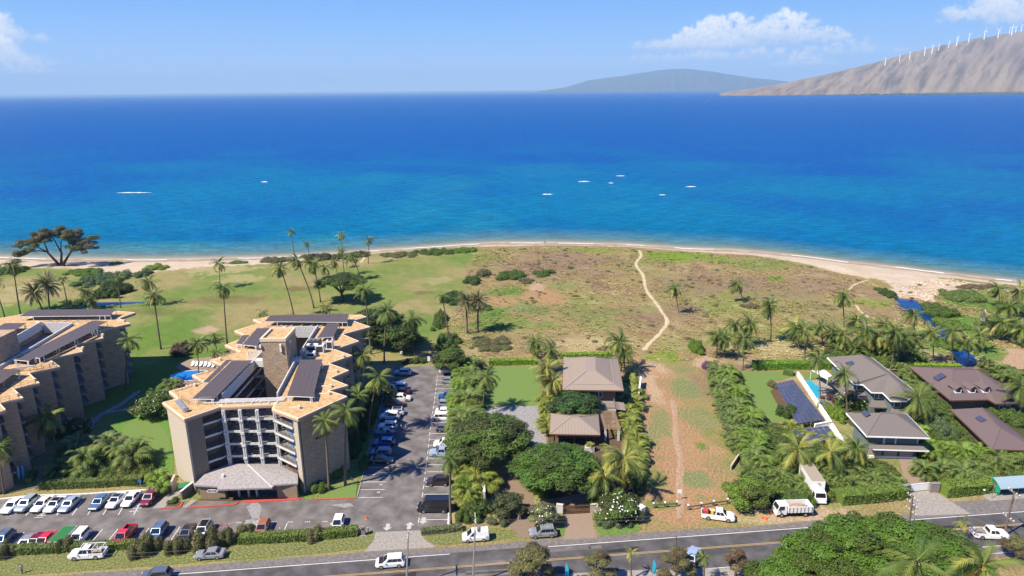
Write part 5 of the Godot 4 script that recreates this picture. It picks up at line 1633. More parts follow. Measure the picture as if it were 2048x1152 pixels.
func undergrowth() -> void:
	# low ground cover filling the gardens between the counted plants
	var spots: Array[Transform3D] = []
	var cols := PackedColorArray()
	var r := RandomNumberGenerator.new()
	r.seed = 41
	for a in [[pv([51.6, -138.3, 57.2, -137, 65.4, -127, 74.1, -118.1, 72.2, -112.1, 59.6, -109.9, 48.1, -108.5, 43.8, -111.8]), 420], [pv([84.9, -126.6, 94.5, -137.5, 99.6, -142.2, 95.4, -125.4, 109.5, -125.1, 104.1, -116.7, 91.3, -114.8, 78.7, -112.8]), 420], [pv([102.9, -166.7, 105.5, -166.7, 100.2, -142.2, 87.1, -128.7, 91.7, -142.4]), 200], [pv([-14.1, -169.6, -8.8, -171.1, -8.3, -144.5, -6.2, -121.4, -5.3, -105.5, -9.9, -104.1, -12.4, -139.6]), 300], [pv([30.1, -166.8, 32.3, -166.8, 25.9, -127.8, 23.6, -111.3, 21.7, -110.5, 25.4, -136.5]), 160], [pv([-90.5, -118.7, -94, -129, -77.6, -128.7, -67.7, -118]), 200], [pv([88.1, -181.4, 109.3, -180.9, 114, -174.4, 103.4, -170.1, 85.4, -171.6]), 160], [pv([53.1, -166.9, 59.4, -166.8, 54.3, -143.2, 49.7, -123.3, 46, -121.4, 49.2, -143.3]), 240]]:
		var poly: PackedVector2Array = a[0]
		var lo := poly[0]
		var hi := poly[0]
		for p in poly:
			lo = lo.min(p)
			hi = hi.max(p)
		for k in a[1] * 3:
			if k > a[1] * 3 - 1:
				break
			var p := Vector2(r.randf_range(lo.x, hi.x), r.randf_range(lo.y, hi.y))
			if not Geometry2D.is_point_in_polygon(p, poly):
				continue
			var s := r.randf_range(0.5, 1.3)
			spots.append(Transform3D(Basis(Vector3.UP, r.randf() * TAU).scaled(Vector3(s, s * r.randf_range(0.6, 1.3), s)), Vector3(p.x, s * 0.35, p.y)))
			var t := r.randf()
			cols.push_back(Color(0.075, 0.12, 0.03).lerp(Color(0.15, 0.2, 0.04), t * t))
	var mm := MultiMesh.new()
	mm.transform_format = MultiMesh.TRANSFORM_3D
	mm.use_colors = true
	mm.mesh = lobe_mesh[3]
	mm.instance_count = spots.size()
	for i in spots.size():
		mm.set_instance_transform(i, spots[i])
		mm.set_instance_color(i, cols[i])
	var o := MultiMeshInstance3D.new()
	o.multimesh = mm
	o.name = "undergrowth"
	o.material_override = M.foliage
	add_child(o)
	tag(o, "low leafy ground cover filling the gardens between palms", "undergrowth")
	o.set_meta("kind", "stuff")


func flowering(at: Vector3, h: float, r: float, m: Material, label: String, n: int) -> void:
	var t := broad_tree("flowering_tree", at, h, Vector2(r, r * 0.85), 10, r * 0.5, m, label, {"fork": 0.3, "dome": 0.7})
	var b := MB.new()
	for k in n:
		var d := Vector3(rng.randfn(), absf(rng.randfn()) * 0.8 + 0.1, rng.randfn()).normalized()
		var p := Vector3(d.x * r * 1.22, h * 0.42 + d.y * h * 0.58, d.z * r * 1.08)
		var s := rng.randf_range(0.09, 0.16)
		var x := d.cross(Vector3(0.3, 1, 0.2)).normalized() * s
		var y := d.cross(x).normalized() * s
		b.quad(p - x, p - y, p + x, p + y)
	part(t, "blossom", b.mesh(), M.flower_white)


func kiawe(at: Vector3) -> void:
	var t := thing("beach_tree", "wide-crowned thorny tree standing alone on the beach sand", "tree", at + Vector3(0, -0.4, 0))
	rng.seed = 19
	var ends := [[-13.0, 9.5, 1.0], [-8.0, 13.0, -2.0], [-2.0, 16.0, 1.0], [4.0, 15.0, -1.0], [9.5, 12.5, 1.5], [15.0, 12.0, -0.5], [-11.0, 6.5, 2.0], [0.5, 11.0, -3.0]]
	for k in 3:
		var b := MB.new()
		var e := Vector3([-4.5, 1.0, 5.5][k], 6.0, [0.5, -0.5, 0.3][k])
		b.tube([Vector3((k - 1) * 0.6, -0.2, 0), e * 0.5 + Vector3((k - 1) * 0.3, 0, 0), e], [0.75, 0.5, 0.38], 7)
		part(t, "trunk", b.mesh(true), M.bark)
	for k in ends.size():
		var b := MB.new()
		var e := Vector3(ends[k][0], ends[k][1], ends[k][2])
		var s := Vector3(-4.5 if e.x < -3.0 else (5.5 if e.x > 3.0 else 1.0), 6.0, 0.0)
		b.tube([s, s.lerp(e, 0.5) + Vector3(0, 0.8, 0), e], [0.34, 0.22, 0.08], 6)
		for i in 3:
			b.tube([s.lerp(e, 0.6 + i * 0.12), s.lerp(e, 0.7 + i * 0.12) + Vector3(rng.randf_range(-2, 2), rng.randf_range(0.3, 2.0), rng.randf_range(-2, 2))], [0.1, 0.04], 5)
		part(t, "limb", b.mesh(true), M.bark)
	var list := []
	for i in 120:
		var u := rng.randf_range(-1.0, 1.0)
		var w := rng.randf_range(-1.0, 1.0)
		var top := 17.0 - 6.5 * u * u - 2.0 * w * w + (1.2 if u > 0.75 else 0.0)
		var q := rng.randf_range(1.1, 2.3)
		list.append([Vector3(u * 16.5 + 0.5, top - rng.randf() * (4.2 + 2.0 * absf(u)), w * 6.5), Vector3(q, q * 0.55, q)])
	for e in list:
		var s: Vector3 = e[1]
		part(t, "crown", lobe_mesh[3], tint_mat(0.1, 0.12, 0.045) if rng.randf() < 0.65 else tint_mat(0.15, 0.125, 0.08), Transform3D(Basis(Vector3.UP, rng.randf() * TAU).scaled_local(s), e[0]))



# ---------------------------------------------------------------- condominium buildings
const FLOOR := 2.6
const ROOF := 15.6


func roof_slab(t: Node3D, poly: PackedVector2Array) -> void:
	var b := MB.new()
	b.prism(poly, ROOF - 0.62, ROOF, true, true)
	var r := part(t, "roof", b.mesh(), M.roof_trim)
	b = MB.new()
	for g in Geometry2D.offset_polygon(poly, -0.28):
		b.prism(g, ROOF - 0.1, ROOF + 0.02, true, false, false)
	part(r, "roof_membrane", b.mesh(), M.roof_tan)
	b = MB.new()
	for i in poly.size():
		var a := poly[i]
		var c := poly[(i + 1) % poly.size()]
		if a.distance_to(c) > 0.5:
			b.wall(a.lerp(c, 0.01), a.lerp(c, 0.99), ROOF - 0.72, ROOF - 0.3, 0.08)
	part(r, "fascia", b.mesh(), M.fascia)


func railing(t: Node3D, pts: Array, h := 1.0, m: Material = null, called := "railing") -> void:
	var b := MB.new()
	for i in pts.size() - 1:
		var a: Vector3 = pts[i]
		var c: Vector3 = pts[i + 1]
		var n := maxi(1, int(a.distance_to(c) / 1.2))
		for y in [h, h * 0.55, h * 0.12]:
			b.bar(a + Vector3(0, y, 0), c + Vector3(0, y, 0), 0.05)
		for k in n + 1:
			var p := a.lerp(c, float(k) / n)
			b.bar(p, p + Vector3(0, h, 0), 0.05)
	part(t, called, b.mesh(), m if m else M.metal_dark)


func teeth(t: Node3D, zig: PackedVector2Array) -> void:
	# zig: notch, tip, notch, tip ... notch, from front to back
	for i in range(0, zig.size() - 2, 2):
		var n0 := zig[i]
		var n1 := zig[i + 2]
		var mid := (n0 + n1) / 2
		var tip := zig[i + 1] + (mid - zig[i + 1]) * 0.13
		var a := n0.lerp(tip, 0.02)
		var back := (mid - zig[i + 1]).normalized()
		var b := MB.new()
		b.wall(a + back * 0.4, n0.lerp(tip, 0.76) + back * 0.1, 0.0, ROOF - 0.64, 0.4)
		part(t, "brick_wall", b.mesh(), M.block_wall)
		for k in range(1, 6):
			b = MB.new()
			b.prism(PackedVector2Array([n0 + back * 0.5, tip + back * 0.25, n1 + back * 0.3]), FLOOR * k - 0.22, FLOOR * k, true, true)
			part(t, "balcony_slab", b.mesh(), M.slab_grey)
			railing(t, [v3(tip + back * 0.35, FLOOR * k), v3(n1 + back * 0.5, FLOOR * k)])
		for k in 6:
			b = MB.new()
			b.wall(n0.lerp(n1, 0.3) + back * 0.72, n0.lerp(n1, 0.85) + back * 0.72, FLOOR * k + 0.1, FLOOR * k + 2.15, 0.1)
			part(t, "sliding_door", b.mesh(), M.curtain if (k * 7 + i * 3) % 5 < 2 else M.glass_dark)


func wing_body(t: Node3D, zig: PackedVector2Array, inner: PackedVector2Array) -> void:
	var poly := PackedVector2Array()
	for i in range(0, zig.size(), 2):
		poly.push_back(zig[i])
	var side := signf(inner[0].x - zig[0].x)
	for i in poly.size():
		poly[i].x += side * 0.8
	for i in range(inner.size() - 1, -1, -1):
		poly.push_back(inner[i])
	var b := MB.new()
	b.prism(poly, 0.0, ROOF - 0.66, true)
	part(t, "wall", b.mesh(), M.block_wall)


func solar_canopy(t: Node3D, c: PackedVector2Array, nu: int, nv: int, y: float, rise := 0.5) -> void:
	# c: near left, near right, far right, far left corners; panels nu across, nv deep
	var b := MB.new()
	for i in 4:
		for f in [0.06, 0.94]:
			var p := c[i].lerp(c[(i + 1) % 4], f)
			b.bar(v3(p, ROOF), v3(p, y - 0.05), 0.12)
	for j in nv + 1:
		if j % 3 == 0:
			var v := float(j) / nv
			b.bar(v3(c[0].lerp(c[3], v), y - 0.1 + rise * v), v3(c[1].lerp(c[2], v), y - 0.1 + rise * v), 0.1)
			b.bar(v3(c[0].lerp(c[3], v).lerp(c[1].lerp(c[2], v), 0.15), ROOF), v3(c[0].lerp(c[3], v).lerp(c[1].lerp(c[2], v), 0.15), y - 0.1 + rise * v), 0.1)
			b.bar(v3(c[0].lerp(c[3], v).lerp(c[1].lerp(c[2], v), 0.88), ROOF), v3(c[0].lerp(c[3], v).lerp(c[1].lerp(c[2], v), 0.88), y - 0.1 + rise * v), 0.1)
	var frame := part(t, "solar_canopy", b.mesh(), M.metal_white)
	for j in nv:
		for i in nu:
			var q := []
			for e in [[0.012, 0.015], [0.988, 0.015], [0.988, 0.985], [0.012, 0.985]]:
				var u: float = (i + e[0]) / nu
				var v: float = (j + e[1]) / nv
				q.append(v3(c[0].lerp(c[1], u).lerp(c[3].lerp(c[2], u), v), y + rise * v))
			b = MB.new()
			var dn := Vector3(0, -0.05, 0)
			b.quad(q[0], q[3], q[2], q[1])
			for k in 4:
				b.quad(q[k] + dn, q[k], q[(k + 1) % 4], q[(k + 1) % 4] + dn)
			part(frame, "solar_panel", b.mesh(), M.solar_brown)


func main_building() -> void:
	var t := thing("condominium_building", "six-storey tan condominium with zigzag roof and brick tower in the middle", "building")
	var w_zig := pv([-64.7, -121.5, -68, -124.9, -63, -129.2, -67, -132.9, -61.8, -137.2, -66.7, -141.2, -62.1, -146.2, -67.2, -150.5, -64, -156.2, -68.8, -160.5, -64.4, -166.3])
	var e_zig := pv([-36.2, -124.5, -33, -126.9, -37.5, -130.6, -34.6, -134.6, -39.8, -138.7, -35.8, -143.2, -40.7, -147.1, -36.2, -152.3, -41.2, -157.2, -35.5, -162.5, -41, -167.4])
	# roof: two wings, the far end, the front beam
	var west := pv([-66.8, -119.8, -59.4, -112.7, -54.9, -117.6, -56.0, -121.2, -56.2, -161.8, -63.9, -171.6, -67.3, -169])
	for i in range(w_zig.size() - 1, -1, -1):
		west.push_back(w_zig[i])
	roof_slab(t, west)
	var east := pv([-45.3, -121.4, -44.9, -116.6, -38.8, -112.5, -32, -121.7])
	east.append_array(e_zig)
	east.append_array(pv([-38.1, -170.5, -39.9, -172.3, -48.5, -161.8, -47.4, -141.0]))
	roof_slab(t, east)
	roof_slab(t, pv([-56.15, -161.85, -48.55, -161.85, -39.95, -172.25, -63.85, -171.55]))
	roof_slab(t, pv([-54.85, -117.6, -45.0, -118.6, -45.3, -121.35, -55.95, -121.15]))
	var b := MB.new()
	for k in 3:
		b.bar(Vector3(-58.5, ROOF + 0.3, -118.6 - k * 0.55), Vector3(-43.5, ROOF + 0.3, -119.6 - k * 0.55), 0.22)
	for k in 9:
		b.bb(Vector3(-57.5 + k * 1.6, ROOF + 0.01, -120.8 ), Vector3(-57.3 + k * 1.6, ROOF + 0.18, -118.6))
	part(t, "roof_pipe", b.mesh(), M.white_wall)
	# bodies of the wings and the far end
	wing_body(t, w_zig, pv([-59.6, -121.3, -59.2, -166.5]))
	wing_body(t, e_zig, pv([-43.2, -122.0, -44.6, -166.8]))
	b = MB.new()
	b.prism(pv([-63.5, -166.2, -56.2, -163.2, -48.6, -163.2, -41.8, -167.2, -40.5, -170.5, -63.6, -170.2]), 0.0, ROOF - 0.66)
	part(t, "wall", b.mesh(), M.block_wall)
	teeth(t, w_zig)
	teeth(t, e_zig)
	# open corridors round the courtyard
	for k in range(1, 6):
		var y := FLOOR * k
		for c in [[-59.6, -56.2], [-46.7, -43.1]]:
			b = MB.new()
			b.bb(Vector3(c[0], y - 0.2, -162.9), Vector3(c[1], y, -121.4))
			part(t, "corridor_slab", b.mesh(), M.slab_grey)
			var x: float = c[1] if c[0] < -50.0 else c[0]
			b = MB.new()
			b.bb(Vector3(x - 0.12, y - 0.3, -162.8), Vector3(x + 0.12, y + 0.12, -121.5))
			part(t, "corridor_edge", b.mesh(), M.white_wall)
			railing(t, [Vector3(x, y + 0.1, -162), Vector3(x, y + 0.1, -122)], 0.95)
		for z in [-137.5, -142.5]:
			b = MB.new()
			b.bb(Vector3(-56.1, y - 0.2, z - 1.2), Vector3(-53.5, y, z))
			b.bb(Vector3(-48.1, y - 0.2, z - 1.2), Vector3(-46.8, y, z))
			part(t, "bridge_slab", b.mesh(), M.slab_grey)
	# white parapets at roof level
	b = MB.new()
	b.wall(Vector2(-56.05, -121.4), Vector2(-56.15, -161.6), ROOF - 1.3, ROOF + 0.9, 0.22)
	b.wall(Vector2(-45.45, -121.6), Vector2(-47.35, -140.9), ROOF - 1.3, ROOF + 0.9, 0.22)
	b.wall(Vector2(-47.45, -143.5), Vector2(-48.4, -161.6), ROOF - 1.3, ROOF + 0.9, 0.22)
	b.wall(Vector2(-55.9, -161.7), Vector2(-48.6, -161.7), ROOF - 2.4, ROOF + 0.5, 0.2)
	b.wall(Vector2(-55.9, -139.4), Vector2(-53.5, -139.0), ROOF - 0.6, ROOF + 0.8, 1.6)
	b.wall(Vector2(-48.1, -139.6), Vector2(-46.2, -139.6), ROOF - 0.6, ROOF + 0.8, 1.6)
	part(t, "courtyard_parapet", b.mesh(), M.white_wall)
	b = MB.new()
	b.bb(Vector3(-59.5, 0.01, -163), Vector3(-43.2, 0.1, -117.5))
	part(t, "courtyard_floor", b.mesh(), M.slab_grey)
	# lift and stair tower
	b = MB.new()
	b.bb(Vector3(-53.4, 0, -143.6), Vector3(-48.1, 21.6, -136.8))
	var tw := part(t, "tower", b.mesh(), M.block_wall)
	b = MB.new()
	for e in [[-53.5, -53.1, -143.7, -136.7], [-48.4, -48.0, -143.7, -136.7]]:
		b.bb(Vector3(e[0], 21.4, e[2]), Vector3(e[1], 22.1, e[3]))
	b.bb(Vector3(-53.09, 21.4, -143.7), Vector3(-48.41, 22.12, -143.3))
	b.bb(Vector3(-53.09, 21.4, -137.1), Vector3(-48.41, 22.12, -136.69))
	part(tw, "parapet", b.mesh(), M.roof_trim)
	b = MB.new()
	b.bb(Vector3(-53.05, 21.5, -143.25), Vector3(-48.45, 21.66, -137.15))
	part(tw, "tower_roof", b.mesh(), M.roof_tan)
	for q in [[-53.5, 20.4, -136.6], [-49.2, 20.5, -136.6], [-49.2, 19.5, -136.6], [-48.0, 20.6, -139.0]]:
		b = MB.new()
		b.bb(Vector3(q[0] - 0.2, q[1] - 0.35, q[2] - 0.15), Vector3(q[0] + 0.2, q[1] + 0.35, q[2] + 0.15))
		part(tw, "antenna_box", b.mesh(), M.metal_white)
	# left front corner: pale wall, rubble stone pier, curved walkways
	b = MB.new()
	b.wall(Vector2(-66.2, -120.3), Vector2(-59.6, -113.6), 0, ROOF - 0.66, 0.4)
	part(t, "stucco_wall", b.mesh(), M.stucco)
	b = MB.new()
	b.wall(Vector2(-59.55, -113.85), Vector2(-57.7, -115.7), 0, ROOF - 0.67, 0.5)
	part(t, "stone_pier", b.mesh(), M.rubble_stone)
	b = MB.new()
	b.wall(Vector2(-60.4, -116.0), Vector2(-57.6, -119.2), 0, ROOF - 0.68, 0.3)
	b.wall(Vector2(-57.6, -119.2), Vector2(-57.4, -122.0), 0, ROOF - 0.69, 0.3)
	part(t, "recess_wall", b.mesh(), M.block_wall)
	for k in range(1, 6):
		var y := FLOOR * k
		b = MB.new()
		b.prism(pv([-57.7, -115.6, -55.6, -117.5, -54.9, -118.6, -54.9, -121.5, -57.5, -121.5, -57.5, -119.2, -60.0, -116.3, -59.4, -114.6]), y - 0.2, y, true, true)
		part(t, "walkway_slab", b.mesh(), M.slab_grey)
		b = MB.new()
		b.wall(Vector2(-57.75, -115.5), Vector2(-55.6, -117.4), y - 0.3, y + 0.1, 0.16)
		b.wall(Vector2(-55.58, -117.42), Vector2(-54.8, -118.6), y - 0.301, y + 0.101, 0.16)
		part(t, "walkway_edge", b.mesh(), M.white_wall)
		railing(t, [Vector3(-57.7, y, -115.5), Vector3(-55.6, y, -117.4), Vector3(-54.8, y, -118.5)])
		b = MB.new()
		b.wall(Vector2(-59.75, -116.55), Vector2(-59.1, -117.3), y + 0.02, y + 2.1, 0.36)
		part(t, "door", b.mesh(), M.metal_dark)
	# white columns and bridges across the front of the courtyard
	for x in [-54.4, -51.3, -48.1, -44.8]:
		b = MB.new()
		b.bb(Vector3(x - 0.27, 0, -117.9), Vector3(x + 0.0, ROOF - 0.66, -117.3))
		b.bb(Vector3(x + 0.08, 0, -117.8), Vector3(x + 0.3, ROOF - 0.67, -117.35))
		for k in range(1, 6):
			b.bb(Vector3(x - 0.36, FLOOR * k - 0.45, -117.95), Vector3(x + 0.36, FLOOR * k - 0.05, -117.2))
		part(t, "column", b.mesh(), M.white_wall)
		b = MB.new()
		b.bb(Vector3(x + 0.55, 0, -121.2), Vector3(x + 1.3, ROOF - 0.67, -120.8))
		part(t, "rear_column", b.mesh(), M.stucco)
	for k in range(1, 6):
		var y := FLOOR * k
		b = MB.new()
		b.bb(Vector3(-54.1, y - 0.2, -121.3), Vector3(-44.9, y, -117.95))
		part(t, "bridge_slab", b.mesh(), M.slab_grey)
		b = MB.new()
		b.bb(Vector3(-54.1, y - 0.32, -117.94), Vector3(-44.9, y + 0.12, -117.8))
		part(t, "bridge_edge", b.mesh(), M.white_wall)
		railing(t, [Vector3(-54, y, -118.0), Vector3(-45, y, -118.0)])
		railing(t, [Vector3(-54, y, -121.2), Vector3(-45, y, -121.2)])
	# right front corner: balconies with blue doors, blank brick wall
	b = MB.new()
	b.wall(Vector2(-39.0, -113.6), Vector2(-32.7, -121.6), 0, ROOF - 0.66, 0.5)
	var blank := part(t, "blank_brick_wall", b.mesh(), M.block_wall)
	b = MB.new()
	b.wall(Vector2(-40.1, -114.0), Vector2(-39.1, -113.2), 0, ROOF - 0.67, 0.3)
	part(t, "corner_pier", b.mesh(), M.stucco)
	b = MB.new()
	rng.seed = 12
	var u := Vector2(-32.7 + 39.0, -121.6 + 113.6).normalized()
	var o := Vector2(-39.0, -113.6) + u.orthogonal() * -0.31
	var s := 3.0
	while s < 6.4:
		var hgt := rng.randf_range(0.22, 0.5)
		b.bar(v3(o + u * s, 9.6), v3(o + u * (s + rng.randf_range(0.0, 0.12)), 9.6 + hgt), 0.08)
		b.bar(v3(o + u * s, 9.6 + hgt * rng.randf()), v3(o + u * (s + 0.24), 9.62 + hgt * rng.randf()), 0.07)
		s += 0.3
	part(blank, "lettering", b.mesh(), M.metal_dark)
	b = MB.new()
	b.wall(Vector2(-44.0, -119.2), Vector2(-40.2, -115.2), 0, ROOF - 0.68, 0.3)
	part(t, "recess_wall", b.mesh(), M.stucco)
	for k in range(1, 6):
		var y := FLOOR * k
		b = MB.new()
		b.prism(pv([-44.6, -117.0, -40.4, -113.9, -39.6, -115.0, -43.9, -119.6]), y - 0.2, y, true, true)
		part(t, "balcony_slab", b.mesh(), M.slab_grey)
		b = MB.new()
		b.wall(Vector2(-44.7, -117.0), Vector2(-40.4, -113.82), y - 0.3, y + 0.08, 0.16)
		part(t, "balcony_edge", b.mesh(), M.white_wall)
		railing(t, [Vector3(-44.6, y, -117.0), Vector3(-40.4, y, -113.9)])
		b = MB.new()
		b.wall(Vector2(-42.0, -117.0), Vector2(-41.2, -116.15), y + 0.02, y + 2.1, 0.4)
		part(t, "blue_door", b.mesh(), M.door_blue)
	# lobby with lava stone walls and grey hipped roof
	b = MB.new()
	var ev := [Vector3(-58.6, 3.2, -110.9), Vector3(-53.9, 3.2, -110.4), Vector3(-53.7, 3.15, -109.5), Vector3(-43.9, 3.15, -109.9), Vector3(-43.7, 3.2, -110.7), Vector3(-39.6, 3.2, -111.2), Vector3(-40.6, 3.3, -114.5), Vector3(-44.8, 3.3, -117.9), Vector3(-54.9, 3.3, -118.4), Vector3(-58.0, 3.3, -115.4)]
	var rg := Vector3(-50.6, 4.1, -116.4)
	for i in ev.size():
		b.tri(ev[i], rg, ev[(i + 1) % ev.size()])
		b.quad(ev[i] - Vector3(0, 0.3, 0), ev[i], ev[(i + 1) % ev.size()], ev[(i + 1) % ev.size()] - Vector3(0, 0.3, 0))
	var lr := part(t, "lobby_roof", b.mesh(), M.lobby_roof)
	b = MB.new()
	b.bar(ev[3] + Vector3(0, 0.05, 0), rg + Vector3(0, 0.04, 0), 0.16)
	part(lr, "roof_hip_cap", b.mesh(), M.white_wall)
	b = MB.new()
	b.bb(Vector3(-54.2, 3.5, -113.2), Vector3(-53.8, 4.1, -112.8))
	part(lr, "roof_vent", b.mesh(), M.metal_white)
	b = MB.new()
	b.bb(Vector3(-43.6, 0, -111.9), Vector3(-39.9, 3.0, -111.2))
	b.bb(Vector3(-57.8, 0, -112.2), Vector3(-53.2, 3.0, -111.2))
	part(t, "lava_stone_wall", b.mesh(), M.lava_stone)
	b = MB.new()
	b.bb(Vector3(-53.1, 0, -113.0), Vector3(-49.3, 2.9, -112.6))
	b.bb(Vector3(-57.6, 0, -117.8), Vector3(-40.4, 3.0, -113.1))
	part(t, "lobby_wall", b.mesh(), M.wood_brown)
	for x in [-46.9, -44.4]:
		b = MB.new()
		b.bb(Vector3(x - 1.15, 0.1, -112.5), Vector3(x + 1.15, 2.6, -112.4))
		part(t, "lobby_window", b.mesh(), M.glass_blue)
	for x in [-50.0, -48.4]:
		b = MB.new()
		b.bb(Vector3(x - 0.6, 0.1, -112.5), Vector3(x + 0.6, 2.5, -112.35))
		part(t, "lobby_door", b.mesh(), M.glass_dark)
	for x in [-51.0, -49.2, -47.7, -43.3]:
		b = MB.new()
		b.bb(Vector3(x - 0.14, 0, -112.3), Vector3(x + 0.14, 2.9, -111.9))
		part(t, "lobby_post", b.mesh(), M.white_wall)
	b = MB.new()
	var ring := []
	for k in 18:
		var a := TAU * k / 18
		ring.append(Vector3(-55.0 + cos(a) * 1.0, 2.35 + sin(a) * 0.28, -110.25))
	for k in 18:
		b.tri(Vector3(-55.0, 2.35, -110.25), ring[k], ring[(k + 1) % 18])
		b.bar(ring[k], ring[(k + 1) % 18], 0.07)
	var sg := part(t, "oval_sign", b.mesh(), M.white)
	b = MB.new()
	for k in 18:
		b.tri(Vector3(-55.0, 2.35, -110.235), Vector3(-55.0, 2.35, -110.235).lerp(ring[k] + Vector3(0, 0, 0.015), 0.86), Vector3(-55.0, 2.35, -110.235).lerp(ring[(k + 1) % 18] + Vector3(0, 0, 0.015), 0.86))
	part(sg, "sign_face", b.mesh(), M.metal_dark)
	b = MB.new()
	for k in 7:
		b.bb(Vector3(-55.4 + k * 0.12, 2.28, -110.23), Vector3(-55.32 + k * 0.12, 2.42, -110.21))
	part(sg, "lettering", b.mesh(), M.white)
	# solar canopies and equipment on the roof
	solar_canopy(t, pv([-60.6, -119.0, -56.3, -118.7, -55.6, -136.8, -59.9, -136.8]), 4, 12, 16.7)
	solar_canopy(t, pv([-61.6, -126.0, -60.5, -126.0, -60.0, -136.8, -61.1, -136.8]), 1, 6, 16.9)
	solar_canopy(t, pv([-61.9, -147.8, -58.2, -146.6, -58.4, -157.6, -62.0, -157.6]), 3, 7, 16.7)
	solar_canopy(t, pv([-63.6, -148.4, -62.1, -148.0, -62.1, -152.8, -63.6, -152.8]), 1, 3, 16.7)
	solar_canopy(t, pv([-42.9, -119.6, -37.7, -119.0, -40.6, -136.8, -45.3, -136.6]), 5, 11, 16.8)
	solar_canopy(t, pv([-45.8, -151.7, -42.2, -152.5, -42.6, -160.6, -45.8, -160.8]), 3, 5, 16.7)
	solar_canopy(t, pv([-62.2, -163.6, -41.2, -162.4, -41.9, -167.6, -61.9, -167.0]), 18, 3, 16.9)
	for q in [[-45.6, -146.2, 2.2, 1.6, 1.5], [-43.4, -145.2, 1.8, 1.4, 1.9], [-41.8, -147.6, 1.4, 1.4, 2.0], [-44.8, -142.6, 2.0, 1.2, 1.2]]:
		b = MB.new()
		b.bb(Vector3(q[0] - q[2] / 2, ROOF, q[1] - q[3] / 2), Vector3(q[0] + q[2] / 2, ROOF + q[4], q[1] + q[3] / 2))
		var ac := part(t, "air_conditioner", b.mesh(), M.metal_white)
		b = MB.new()
		b.lathe([[0.5, 0.0], [0.5, 0.12], [0.1, 0.12]], 10, Vector3(q[0], ROOF + q[4], q[1]))
		part(ac, "fan_guard", b.mesh(), M.metal_dark)
		b = MB.new()
		b.bb(Vector3(q[0] - q[2] * 0.4, ROOF + 0.3, q[1] + q[3] / 2), Vector3(q[0] + q[2] * 0.4, ROOF + q[4] - 0.3, q[1] + q[3] / 2 + 0.03))
		part(ac, "grille", b.mesh(), M.metal_dark)
	b = MB.new()
	b.bb(Vector3(-46.9, ROOF, -149.2), Vector3(-44.1, ROOF + 1.9, -147.2))
	var ct := part(t, "cooling_tower", b.mesh(), M.metal_dark)
	for k in 3:
		b = MB.new()
		b.lathe([[0.42, 0.0], [0.42, 0.25], [0.12, 0.25]], 10, Vector3(-46.4 + k * 0.92, ROOF + 1.9, -148.2))
		part(ct, "fan", b.mesh(), M.metal)
	b = MB.new()
	rng.seed = 4
	for k in 9:
		b.bar(Vector3(-57.3 + k * 0.12, ROOF + 0.25, -137.5 - k * 0.2), Vector3(-60.0 + k * 0.35, ROOF + 0.25, -146.0), 0.14)
	for k in 6:
		b.bar(Vector3(-46.5 + k * 0.4, ROOF + 0.3, -142.0), Vector3(-44.8 + k * 0.3, ROOF + 0.3, -151.5), 0.13)
		b.bar(Vector3(-60.0 + k * 0.3, ROOF + 0.2, -118.6), Vector3(-59.2 + k * 0.4, ROOF + 1.2, -119.4), 0.1)
	for k in 7:
		b.bar(Vector3(-62.0 + k * 2.6, ROOF + 0.3, -161.6), Vector3(-60.4 + k * 2.6, ROOF + 0.3, -163.4), 0.16)
	part(t, "roof_pipe", b.mesh(), M.pipe)
	for q in [[-36.5, -126.0], [-37.2, -133.5], [-36.0, -122.5], [-37.8, -142.0], [-64.0, -127.0], [-64.6, -140.8], [-40.0, -116.5]]:
		b = MB.new()
		b.bb(Vector3(q[0] - 1.6, ROOF + 0.02, q[1] - 0.15), Vector3(q[0], ROOF + 0.35, q[1] + 0.15))
		b.bb(Vector3(q[0], ROOF + 0.02, q[1] - 0.3), Vector3(q[0] + 0.5, ROOF + 0.6, q[1] + 0.3))
		part(t, "roof_duct", b.mesh(), M.roof_trim)
	for q in [[-66.5, -124.6, -63.0, -128.5], [-65.8, -132.6, -62.6, -136.4], [-65.8, -141.0, -62.8, -145.4], [-64.2, -121.0, -61.0, -118.4]]:
		railing(t, [Vector3(q[0], ROOF, q[1]), Vector3(q[2], ROOF, q[3])], 1.1, M.roof_rail, "roof_railing")
	b = MB.new()
	b.bar(Vector3(-64.0, ROOF + 0.2, -120.0), Vector3(-60.8, ROOF + 0.2, -116.2), 1.0, 0.3)
	b.lathe([[0.5, 0.0], [0.5, 0.9], [0.0, 1.0]], 10, Vector3(-60.5, ROOF, -115.6))
	part(t, "roof_equipment", b.mesh(), M.metal)


